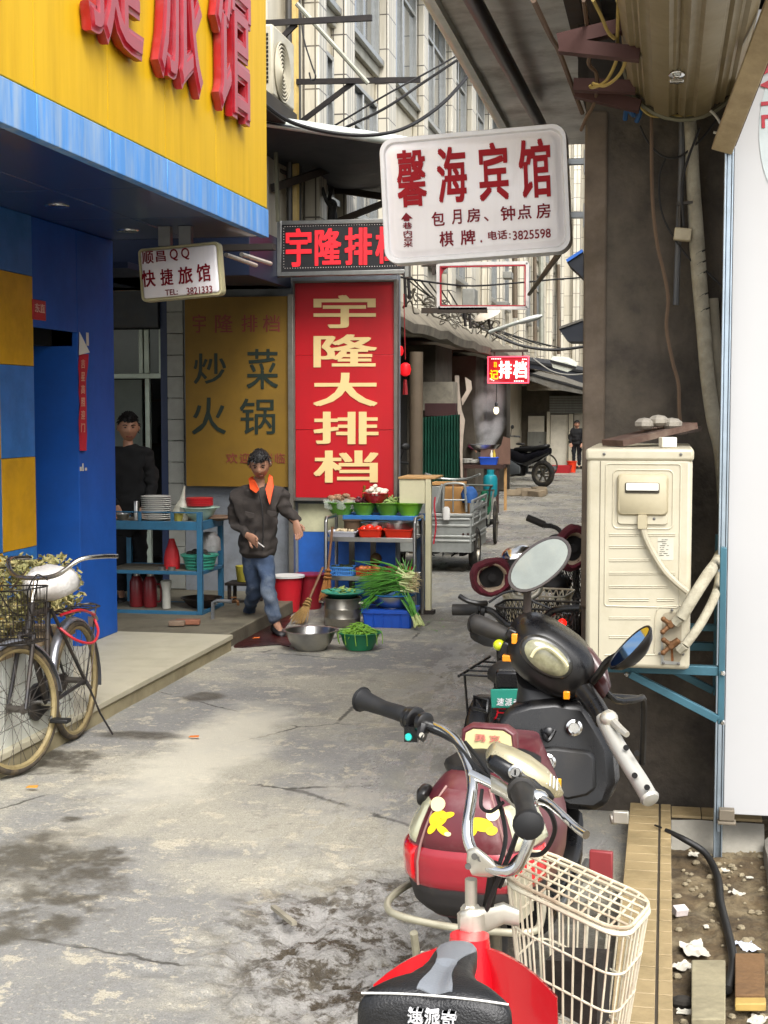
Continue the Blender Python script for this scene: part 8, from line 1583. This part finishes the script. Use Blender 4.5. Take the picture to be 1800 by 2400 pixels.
# ------------------------------------------------------------------ three more e-bikes further along the kerb
def ebike_body(root,head,fwd,mat,rear_plate=None):
    """low frame, wheels, saddle, rear carrier; head = top of the steering tube"""
    f = fwd.normalized(); x = V((f.y,-f.x,0)); h0 = V((head.x,head.y,0)); P = lambda a_,u,z: h0 + f*a_ + x*u + ZU*z
    wheel(.24,.03,P(.08,0,.24),x,parent=root,spokes=18); wheel(.24,.03,P(-.92,0,.24),x,parent=root,solid=True)
    b = B(); b.tube([P(0,0,head.z - .03),P(.03,0,.62),P(.05,0,.5)],.022,9); b.tube([P(.02,0,.6),P(-.15,0,.35),P(-.5,0,.32),P(-.92,0,.26)],.025,9,smooth=4); b.tube([P(-.55,0,.32),P(-.66,0,.76)],.018,8)
    for s in (-1,1): b.tube([P(.05,s*.05,.5),P(.08,s*.055,.24)],.013,7)
    b.out('frame',mat,root)
    blob([(P(a_,0,z),x,ZU,w_,h_) for a_,z,w_,h_ in ((-.85,.78,.05,.03),(-.8,.80,.11,.05),(-.68,.80,.1,.045),(-.55,.79,.05,.03),(-.48,.775,.025,.02))],m_black,'saddle',root)
    blob([(P(a_,0,z),x,ZU,w_,h_) for a_,z,w_,h_ in ((-.62,.42,.05,.1),(-.5,.40,.07,.1),(-.35,.40,.07,.08),(-.25,.42,.05,.05))],m_gblk,'battery_box',root,e=4)
    blob([(P(-.92,0,.25) + f*(.275*math.cos(rad(q))) + ZU*(.275*math.sin(rad(q))),x,f*math.cos(rad(q)) + ZU*math.sin(rad(q)),.05,.008) for q in range(20,181,16)],mat,'mudguard',root,e=3)
    b = B()
    for s in (-1,1): b.tube([P(-.6,s*.06,.66),P(-1.15,s*.07,.66)],.007,6); b.tube([P(-1.05,s*.07,.66),P(-.92,s*.07,.26)],.006,6)
    for k in range(4): b.tube([P(-.75 - .12*k,-.07,.66),P(-.75 - .12*k,.07,.66)],.005,5)
    b.out('rear_carrier',m_gblk,root); return P
def mesh_basket(name,lab,c,x,f,w_,l_,h_,mat,gap=.022,th=.0022):
    t = thing(name,lab,'basket',c - ZU*h_); b = B()
    def ring(z,s): return [c + x*u + f*v + ZU*z for u,v in rrect(w_*s,l_*s,.06,6)]
    t0,t1 = ring(0,1),ring(-h_,.8); b.tube(t0,.006,6,closed=True); b.tube(t1,.005,6,closed=True); nn = int(2*(w_ + l_)/gap)
    for k in range(nn):
        b.tube([lerp_ring(t0,k,nn),lerp_ring(t1,(k + 3) % nn,nn)],th,3,caps=False) if (k + 3) < nn else None
        b.tube([lerp_ring(t0,k,nn),lerp_ring(t1,(k - 3) % nn,nn)],th,3,caps=False) if k >= 3 else None
    for k in range(1,int(w_/gap*.8)): u = -w_*.4 + k*gap; b.tube([c + x*u - f*l_*.39 - ZU*h_,c + x*u + f*l_*.39 - ZU*h_],th,3)
    for k in range(1,int(l_/gap*.8)): v = -l_*.4 + k*gap; b.tube([c + f*v - x*w_*.39 - ZU*h_,c + f*v + x*w_*.39 - ZU*h_],th,3)
    b.out('wire_mesh',mat,t); return t
f7 = V((.12,1,0)).normalized(); x7 = V((f7.y,-f7.x,0))
# second e-bike: black handlebar, mesh basket, green plate at the rear
dE = 6.6; h1 = D(1236,1478,dE); e2 = thing('electric_bicycle','black electric bicycle with a green tag on its rear and a black mesh basket','bicycle',V((h1.x,h1.y,0)))
P = ebike_body(e2,h1,V((-.03,1,0)),m_gblk)
b = B(); b.tube([D(1064,1428,6.75),D(1120,1428,6.72),D(1150,1432,6.7),D(1175,1452,6.66),D(1195,1466,6.63),D(1236,1470,dE),D(1268,1460,6.56),D(1288,1438,6.54),D(1310,1428,6.5),D(1360,1426,6.46)],.0165,10,smooth=5); b.out('handlebar',m_gblk,e2)
b = B(); b.tube([D(1061,1429,6.75),D(1122,1429,6.72)],.027,12); b.lathe([(.022,-.01),(.03,-.008),(.03,.01),(.022,.012)],D(1130,1430,6.71),CR,12); b.out('grip',M('grip_black','#0c0c0d',.6),e2)
b = B(); b.tube([D(1140,1414,6.68),D(1120,1414,6.66),D(1095,1408,6.66),D(1077,1397,6.68)],[.014,.012,.011,.012],8,smooth=4); b.tube([D(1145,1412,6.7),D(1180,1390,6.7),D(1215,1385,6.68),D(1238,1395,6.62)],.006,6,smooth=5); b.tube([D(1236,1400,6.62),D(1262,1415,6.6),D(1330,1440,6.55)],.006,6,smooth=4); b.out('brake_lever',m_gblk,e2)
mesh_basket('mesh_basket','black wire mesh basket behind the black handlebar of the second bicycle',D(1272,1418,6.95),x7,f7,.42,.30,.2,m_bwire); b = B(); b.ell(D(1318,1460,6.75),(.02,.02,.02),10,8); b.out('red_lamp',M('lamp_red_small','#ff1a10',.3,emit=1.0),e2)
pl = D(1191,1637,5.62); b = B(); b.box(pl,(.135,.008,.075),Matrix.Rotation(-.05,3,'Y')); b.out('green_plate',M('plate_green','#1d7a68',.4,var=.08),e2,bevel=.004)
o = pl + V((-.045,-.0055,-.028)); lettering('plate_lettering',[('速',o,V((.028,0,.0)),V((.003,0,.03))),('派',o + V((.032,0,0)),V((.028,0,0)),V((.003,0,.03))),('奇',o + V((.064,0,0)),V((.028,0,0)),V((.003,0,.03)))],M('print_white','#cfcfcf',.5),e2,.002,.02)
b = B(); b.box(pl + V((.0,.02,-.09)),(.15,.02,.13)); b.box(pl + V((.01,.03,.07)),(.12,.06,.07)); b.out('rear_box',m_gblk,e2,bevel=.01); o = pl + V((-.06,.009,-.09)); lettering('red_lettering',[('万',o,V((.05,0,0)),V((0,0,.05)))],M('sign_red','#b3121f',.4),e2,.002,.02)
b = B(); b.tube([D(1112,1633,5.75),D(1145,1642,5.7),D(1142,1668,5.68),D(1112,1660,5.72)],.009,6,closed=True); b.tube([D(1122,1640,5.74),D(1135,1662,5.7)],.008,6); b.tube([D(1145,1655,5.7),D(1175,1650,5.75)],.01,7); b.out('pedal',m_gblk,e2)
# third: maroon hand muffs, silver lamp, white wire basket
dG = 7.6; h2 = D(1238,1385,dG); e3 = thing('electric_bicycle','electric bicycle with maroon fur hand muffs and a silver headlamp','bicycle',V((h2.x,h2.y,0))); ebike_body(e3,h2,f7,m_gblk)
b = B(); b.tube([D(1160,1345,7.65),D(1192,1370,7.62),D(1203,1395,7.6),D(1222,1402,7.58),D(1245,1400,7.56),D(1262,1388,7.56),D(1270,1365,7.56),D(1300,1330,7.55),D(1335,1290,7.5)],.016,10,smooth=5); b.tube([D(1192,1345,7.6),D(1225,1330,7.58)],.018,8); b.out('handlebar',M('pale_pipe2','#b5b1a2',.4,.5,dirt=.3),e3)
m_fur = M('maroon_fur','#5c1524',.95,var=.35,sc=45,bump=1.0,bsc=180); m_lin = M('muff_lining','#a8957e',.95,var=.3,sc=30,bump=.6)
def muff(px,py,d,rx,ry,rot,lab):
    c = D(px,py,d); ux = CR*math.cos(rot) + CU*math.sin(rot); uy = CU*math.cos(rot) - CR*math.sin(rot); k = d/FPX
    b = B(); rs = []
    for t_,s_ in ((.30,.35),(.27,.7),(.18,1.0),(.08,1.08),(.0,1.02),(-.03,.88),(-.02,.74),(.01,.66)):
        r = sup(c + CF*t_,ux,uy,rx*k*s_,ry*k*s_,2.5,32); rs.append([p + (p - c).normalized()*.010*noise.noise(p*28) for p in r])
    b.rings(rs,caps=False); o = b.out('hand_muff',m_fur,e3,ang=80); b = B(); rs = []
    for t_,s_ in ((-.018,.76),(-.012,.68),(.05,.58)):
        r = sup(c + CF*t_,ux,uy,rx*k*s_,ry*k*s_,2.5,24); rs.append([p + (p - c).normalized()*.014*noise.noise(p*22) for p in r])
    b.rings(rs,caps=False); b.out('lining',m_lin,o,ang=80); b = B(); b.rings([sup(c + CF*.045,ux,uy,rx*k*.6,ry*k*.6,2.5,20),sup(c + CF*.05,ux,uy,rx*k*.6,ry*k*.6,2.5,20)]); b.tube([c + CF*.0,c + CF*.06],.022,10); b.out('muff_opening',M('muff_dark','#171413',.9),o); return o
muff(1154,1354,7.45,47,42,.25,''); muff(1345,1285,7.35,40,52,-.5,'')
blob([(D(1212,1302,7.7) + CF*t_ + CU*u,(CR*.95 + CU*.25).normalized(),(CU*.95 - CR*.25).normalized(),w_,h_) for t_,u,w_,h_ in ((-.1,-.01,.05,.02),(-.06,.0,.075,.045),(.0,.0,.085,.055),(.08,-.01,.075,.05),(.12,-.02,.04,.03))],m_chrome,'headlamp',e3); blob([(D(1214,1318,7.66) + CF*t_,CR,CU,w_,h_) for t_,w_,h_ in ((-.08,.06,.02),(0,.08,.035),(.08,.06,.03))],m_gblk,'lamp_shell',e3)
mesh_basket('wire_basket','white wire basket in front of the muffs between mirror and air conditioner',D(1262,1388,8.1),x7,f7,.36,.36,.2,M('white_coated_wire','#d2cbb4',.45),gap=.04,th=.004)
# fourth: handlebar with black grip, dark basket
dI = 9.6; h3 = D(1350,1262,dI); e4 = thing('electric_bicycle','dark electric bicycle farthest along the kerb with only its left grip showing','bicycle',V((h3.x,h3.y,0))); ebike_body(e4,h3,f7,m_gblk)
b = B(); b.tube([D(1272,1229,9.7),D(1302,1236,9.68),D(1316,1248,9.65),D(1330,1258,9.62),D(1360,1262,9.58),D(1400,1245,9.5)],.015,9,smooth=5); b.out('handlebar',m_black,e4); b = B(); b.tube([D(1236,1213,9.74),D(1276,1230,9.7)],.024,12); b.box(D(1284,1232,9.68),(.05,.05,.03)); b.out('grip',M('grip_black','#0c0c0d',.6),e4); b = B(); b.tube([D(1325,1245,9.6),D(1340,1232,9.6),D(1360,1236,9.6)],.006,6,smooth=4); b.ell(D(1310,1262,9.5),(.07,.04,.03),12,8); b.out('cable_and_bell',m_black,e4)
mesh_basket('mesh_basket','dark mesh basket of the farthest electric bicycle beside the air conditioner edge',D(1375,1322,8.9),x7,f7,.36,.3,.2,m_bwire,gap=.03,th=.003)
# ================================================================== PIPES, CABLES AND WIRES on the right and over the lane
YW_ = 6.62
def W_(x,y,dy=0): return PY(x,y,YW_ + dy)
cdt = thing('corrugated_conduit','thick pale taped conduit hanging down the face of the cement pier','conduit',W_(1690,1040))
b = B(); cp2 = [W_(1615,270),W_(1620,330),W_(1624,420),W_(1630,520),W_(1638,640),W_(1648,760),W_(1658,880),W_(1672,980),W_(1690,1060),W_(1698,1180)]
b.tube(cp2,[.028,.029,.03,.033,.034,.032,.032,.033,.033,.03],12,smooth=8); b.out('hose',M('pale_hose','#9d9684',.7,var=.2,sc=16,dirt=.5,dcol='#5a5140',bump=.5,bsc=60),cdt)
b = B()
for i,y in enumerate((590,615,640,690,725)): p = W_(1642 + (y - 600)*.08,y,-.03); b.prism([p + V((-.02,0,-.012)),p + V((.022,.01,.004)),p + V((.022,.01,.012)),p + V((-.005,0,.0))],(0,-.004,0))
b.out('torn_tape',M('tape_black','#1d1a18',.6),cdt)
b = B(); b.tube([W_(1598,275),W_(1597,400),W_(1590,560),W_(1584,715)],.014,8,smooth=3); b.out('grey_conduit',M('dark_grey_conduit','#4f5052',.5,dirt=.4),label='thin straight dark grey conduit beside the junction box on the pier',cat='conduit')
b = B(); b.tube([W_(1668,700,.03),W_(1676,820,.03),W_(1690,930,.03),W_(1696,1010,.03)],.03,10,smooth=5); b.out('second_hose',M('dirty_hose','#7d7666',.75,var=.25,dirt=.5),label='shorter dirty hose behind the pale conduit on the right of the pier',cat='hose')
jb = thing('junction_box','small dirty white junction box hanging on the pier conduit','box',W_(1600,565)); b = B(); b.box(W_(1600,550,-.03),(.075,.05,.055),Matrix.Rotation(.12,3,'Y')); b.out('box',M('old_white','#b5a98e',.5,var=.15,dirt=.5),jb,bevel=.006); b = B(); b.beam(W_(1586,478,-.02),W_(1626,474,-.02),.02,.012); b.tube([W_(1594,480,-.02),W_(1592,535,-.03)],.008,6); b.out('clip',M('dark_clip','#3a342c',.6),jb)
def cable(lab,pts,r,mat,nm='cable',n=6): b = B(); b.tube(pts,r,n,smooth=8); b.out(nm,mat,label=lab,cat='cable')
m_brc = M('brown_cable','#5e4a38',.6,var=.2); m_yc = M('yellow_cable','#a08a4a',.6,var=.2,dirt=.3); m_bk = M('black_cable','#171514',.6); m_gc = M('grey_cable','#8d8a80',.6)
cable('brown cable snaking down the pier from the shutter roll to the air conditioner',[W_(1527,270,-.02),W_(1527,380,-.02),W_(1530,480,-.02),W_(1540,570,-.02),W_(1556,640,-.02),W_(1566,700,-.02),W_(1562,770,-.02),W_(1577,850,-.02),W_(1590,900,-.02),W_(1592,960,-.02),W_(1596,1000,-.02)],.009,m_brc)
cable('thin black cable drooping across the pier from the left to the conduit',[W_(1500,295,-.02),W_(1520,335,-.02),W_(1552,365,-.02),W_(1590,368,-.02),W_(1640,330,-.02),W_(1680,280,-.02)],.005,m_bk); cable('thin black cable looping past the junction box to the right edge of the pier',[W_(1560,370,-.01),W_(1545,420,-.01),W_(1555,510,-.01),W_(1610,600,-.01),W_(1660,640,-.01),W_(1700,680,-.01)],.005,m_bk)
cable('black cable running down the inner right of the pale conduit',[W_(1640,300,-.02),W_(1610,380,-.03),W_(1598,440,-.03),W_(1602,530,-.03)],.006,m_bk)
cable('yellow cable loop hanging from the canopy left of the shutter roll',[PY(1450,0,5.4),PY(1447,90,5.6),PY(1445,140,5.8),PY(1420,190,5.9),PY(1390,205,6.0),PY(1382,200,6.0)],.007,m_yc); cable('second yellow cable loop hanging nearer the shutter roll',[PY(1446,0,5.4),PY(1465,50,5.5),PY(1470,120,5.7),PY(1455,170,5.8),PY(1420,200,5.9),PY(1390,196,6.0)],.007,m_yc); cable('yellow cable slanting down from the canopy to the loops',[PY(1390,0,5.2),PY(1410,40,5.3),PY(1425,75,5.4),PY(1440,90,5.5)],.007,m_yc)
cable('long brown cable running along the dark canopy beam to the top of the pier',[PY(1250,0,5.0),PY(1290,85,5.6),PY(1310,120,5.9),PY(1340,200,6.4),PY(1365,265,6.6)],.011,m_brc); cable('twisted brown cable hanging under the canopy in front of the beam',[PY(1368,0,5.3),PY(1376,60,5.6),PY(1384,110,5.8),PY(1380,150,6.0),PY(1398,175,6.2),PY(1395,235,6.4),PY(1375,275,6.5),PY(1362,305,6.6)],.008,m_brc)
cable('pale cable loop under the rim of the shutter roll',[PY(1478,180,6.4),PY(1486,225,6.5),PY(1520,268,6.55),PY(1570,272,6.55),PY(1630,265,6.55),PY(1670,235,6.5),PY(1690,200,6.45)],.007,m_yc); cable('blue plastic rope tangled in the shade under the shutter roll',[PY(1465,280,6.6),PY(1470,255,6.55),PY(1485,270,6.55),PY(1478,250,6.5),PY(1500,258,6.55),PY(1492,285,6.6)],.011,M('blue_rope','#1c4a78',.6),'rope')
cable('white curled wire end at the upper right corner of the pier',[PY(1660,255,6.4),PY(1680,275,6.4),PY(1695,305,6.4),PY(1688,312,6.4),PY(1672,310,6.4)],.006,M('white_cable','#c9c4b8',.5))
# overhead wires across the lane
cable('heavy black cable sagging from the yellow fascia to the metal canopy',[PY(610,235,11.0),PY(680,285,11.2),PY(780,312,11.5),PY(880,316,11.8),PY(960,295,12.2),PY(1040,240,12.8),PY(1105,168,13.4)],.016,m_bk); cable('upper thin wire rising from the tarpaulin to the canopy edge',[PY(765,306,13.0),PY(900,225,13.0),PY(1010,165,13.2),PY(1080,125,13.4)],.009,m_bk); cable('lower thicker wire rising from the tarpaulin to the canopy edge',[PY(785,310,13.0),PY(900,255,13.0),PY(990,195,13.2),PY(1085,132,13.4)],.013,m_bk)
cable('thin wire crossing the lane through the empty sign frame',[PY(930,648,14.5),PY(1000,660,15.0),PY(1100,670,16.0),PY(1200,664,16.5),PY(1300,655,17.0),PY(1372,650,17.5)],.011,m_bk); cable('heavy dark cable sweeping along the ledge of the apartment block',[PY(1115,760,22),PY(1170,790,22),PY(1230,812,22),PY(1300,820,22),PY(1372,812,22)],.025,m_bk); cable('thin pale wire sagging beside the lit food sign',[PY(1250,840,24),PY(1290,868,24),PY(1330,878,24),PY(1372,876,24)],.012,m_gc)
cable('thin wire hanging along the apartment wall above the tarpaulin',[PY(705,30,13.3),PY(712,90,13.3),PY(730,150,13.3),PY(740,180,13.3),PY(730,188,13.3),PY(725,170,13.3)],.008,m_bk)
m_tang = M('tangled_wire','#5c564a',.7,var=.4); b = B()
for k in range(34):
    x0 = random.uniform(935,1150); y0 = 690 + (x0 - 935)*.36 + random.uniform(-18,20); pts = []
    for i in range(6): pts.append(PY(x0 + i*random.uniform(4,14) + random.uniform(-8,8),y0 + i*random.uniform(0,6) + random.uniform(-14,14),17.2 + (x0 - 935)*.02 + random.uniform(-.1,.1)))
    b.tube(pts,random.choice((.006,.009,.012)),4,smooth=4)
b.out('wire_tangle',m_tang,label='tangled bundle of old wires along the ledge of the apartment block',cat='wires',kind='stuff')
b = B()
for x,y0,y1 in ((948,630,720),(957,655,700),(1088,730,765),(1100,735,770)): b.tube([PY(x,y0,17.3),PY(x + 3,y1,17.3)],.02,6)
b.out('wall_brackets',m_bs,label='dark vertical iron brackets holding the wire tangle',cat='brackets')
# ================================================================== LITTER in the dirt strip
def dz(x,y): return -.01 + .022*noise.noise(V((x*6,y*6,0))) + .014*noise.noise(V((x*19,y*19,2)))
def GD(px,py,up=0): p = G(px,py,0.0); p.z = dz(p.x,p.y) + up; return p
hs_ = [(1560,1945),(1605,1968),(1648,1995),(1672,2030),(1685,2070),(1688,2110),(1700,2160),(1712,2210),(1718,2260),(1705,2320)]
b = B(); q = []
for i,(x,y) in enumerate(hs_): p = G(x,y,.11 if i == 0 else (.09 if i == 1 else (.05 if i == 2 else .015))); q.append(p)
b.tube([G(1535,1934,.11)] + q[:0] + [G(1550,1940,.112)],.004,6); b.tube(q,[.008,.013,.014] + [.015]*7,10,smooth=8); b.out('black_hose',m_black,label='black rubber hose lying from the tiled kerb across the dirt',cat='hose')
m_pap = M('litter_paper','#bdb8aa',.8,var=.1,sc=10,dirt=.3,dcol='#8a7a5c'); m_pap2 = M('litter_plastic','#cfd5e2',.4,var=.1,bump=.5)
def crumple(lab,px,py,s,mat,nm='paper_scrap',flat=.25,asp=1.5):
    c = GD(px,py,.006); b = B(); rs = []; n = 9; a0 = random.uniform(0,3)
    for i in range(n):
        r = []
        for j in range(n):
            s *= .82 if i == 0 and j == 0 else 1; u,v = (i/(n - 1) - .5)*s*asp,(j/(n - 1) - .5)*s; p = V((u*math.cos(a0) - v*math.sin(a0),u*math.sin(a0) + v*math.cos(a0),0)); h_ = s*flat*(noise.noise(p*(3/s) + c) + .6*noise.noise(p*(8/s) + c)); k = 1 + .3*noise.noise(p*(2.5/s) + c*3); r.append(c + V((p.x*k,p.y*k,max(0,h_) + .003)))
        rs.append(r + [q - V((0,0,.002)) for q in r[::-1]])
    b.rings(rs); b.out(nm,mat,label=lab,cat='litter',group='paper and plastic scraps in the dirt',ang=25)
for args in (('large torn white paper lying across the middle of the dirt strip',1625,2225,.10,m_pap),('smaller torn white paper in front of the large torn paper',1600,2265,.065,m_pap),('crumpled bluish white plastic bag beside the black hose',1750,2212,.075,m_pap2),('white paper scrap against the cement foot under the hose',1585,1980,.05,m_pap),('thin white paper strip behind the hose bend',1625,2008,.045,m_pap),('white paper scrap on the right of the hose bend',1697,2035,.035,m_pap),('small white flat card at the right of the dirt',1727,2097,.045,m_pap),('tiny white paper piece near the right cement edge',1757,2055,.022,m_pap),('small white roll of paper in the middle of the dirt',1655,2177,.022,m_pap),('white scrap at the lower right corner of the dirt',1775,2390,.06,m_pap),('pale scrap beside the dark stone near the kerb',1605,2372,.04,m_pap)):
    crumple(*args)
p = GD(1594,2150,.02); b = B(); b.box(p,(.05,.035,.03),Matrix.Rotation(.5,3,'Z') @ Matrix.Rotation(.3,3,'X')); b.out('cigarette_packet',M('packet','#cfc4bf',.5,var=.2,sc=30),label='crushed white and pink packet beside the tiled kerb',cat='packet',bevel=.003)
b = B()
for k in range(170):
    x,y = random.uniform(.06,.42),random.uniform(3.0,6.3); r_ = random.uniform(.005,.018); b.ell((x,y,dz(x,y) + r_*.3),(r_,r_*random.uniform(.7,1.2),r_*.7),6,4,Matrix.Rotation(random.uniform(0,3),3,'Z'))
b.out('pebbles',M('pebble','#857a62',.9,var=.4,sc=30),kind='stuff',label='pebbles and crumbs scattered over the dirt strip',cat='pebbles',ang=20)
def plank(lab,x0,y0,x1,y1,h,mat,nm):
    a_ = GD(x0,y1,0); c_ = GD(x1,y1,0); d_ = GD(x0,y0,0); e_ = GD(x1,y0,0); b = B(); b.prism([V((p.x,p.y,.012)) for p in (a_,c_,e_,d_)],(0,0,h)); b.out(nm,mat,label=lab,cat='board',bevel=.004)
plank('weathered grey board lying in the dirt at the bottom of the picture',1620,2278,1700,2420,.03,M('grey_board','#8a8268',.85,var=.25,sc=10,dirt=.5,dcol='#5d5540',bump=.5,bsc=30),'wooden_board'); plank('brown fibre board lying at the lower right beside the hose',1722,2262,1792,2362,.03,M('brown_board','#6b4f30',.85,var=.25,sc=9,dirt=.4,dcol='#3f2f1e',bump=.6,bsc=40),'fibre_board'); plank('yellowish wooden strip along the near edge of the brown fibre board',1722,2364,1795,2380,.025,M('yellow_wood','#a98d4c',.7,var=.2),'wood_strip')
p = GD(1600,2350,.015); b = B(); b.ell(p,(.04,.03,.02),8,6); b.out('dark_stone',M('dark_stone','#2a2620',.9),label='dark stone at the bottom of the dirt beside the grey board',cat='stone',ang=20)
# litter on the road
for px,py,lab,col in ((76,1846,'orange leaf scrap on the pale concrete near the bicycle front wheel','#c98a2c'),(455,1728,'tiny orange scrap on the concrete beside the dark stain','#c9702c'),(601,1496,'orange cigarette packet scrap on the wet red mat','#d06a2c')):
    p = G(px,py,.01); b = B(); b.prism([p + V((-.03,-.01,0)),p + V((.03,-.012,.004)),p + V((.026,.012,.008)),p + V((-.024,.01,.004))],(0,0,.003)); b.out('litter_scrap',M('scrap_' + col[1:],col,.6),label=lab,cat='litter')
b = B(); b.beam(G(640,2125,.02),G(690,2165,.025),.02,.014); b.out('stick',M('wet_stick','#8a8474',.5,var=.3),label='short wet stick lying in the broken muddy patch',cat='stick')
b = B()
for k in range(26): p = G(random.uniform(985,1040),random.uniform(1450,1480),.006); d = V((random.uniform(-.03,.03),random.uniform(-.03,.03),.004)); w = V((-d.y,d.x,0))*.35; b.quad(p,p + d*.5 + w,p + d,p + d*.5 - w)
b.out('leaf_scraps',M('leaf_green','#5f8f2c',.6),kind='stuff',label='green leaf scraps scattered on the ground right of the crate',cat='leaves')
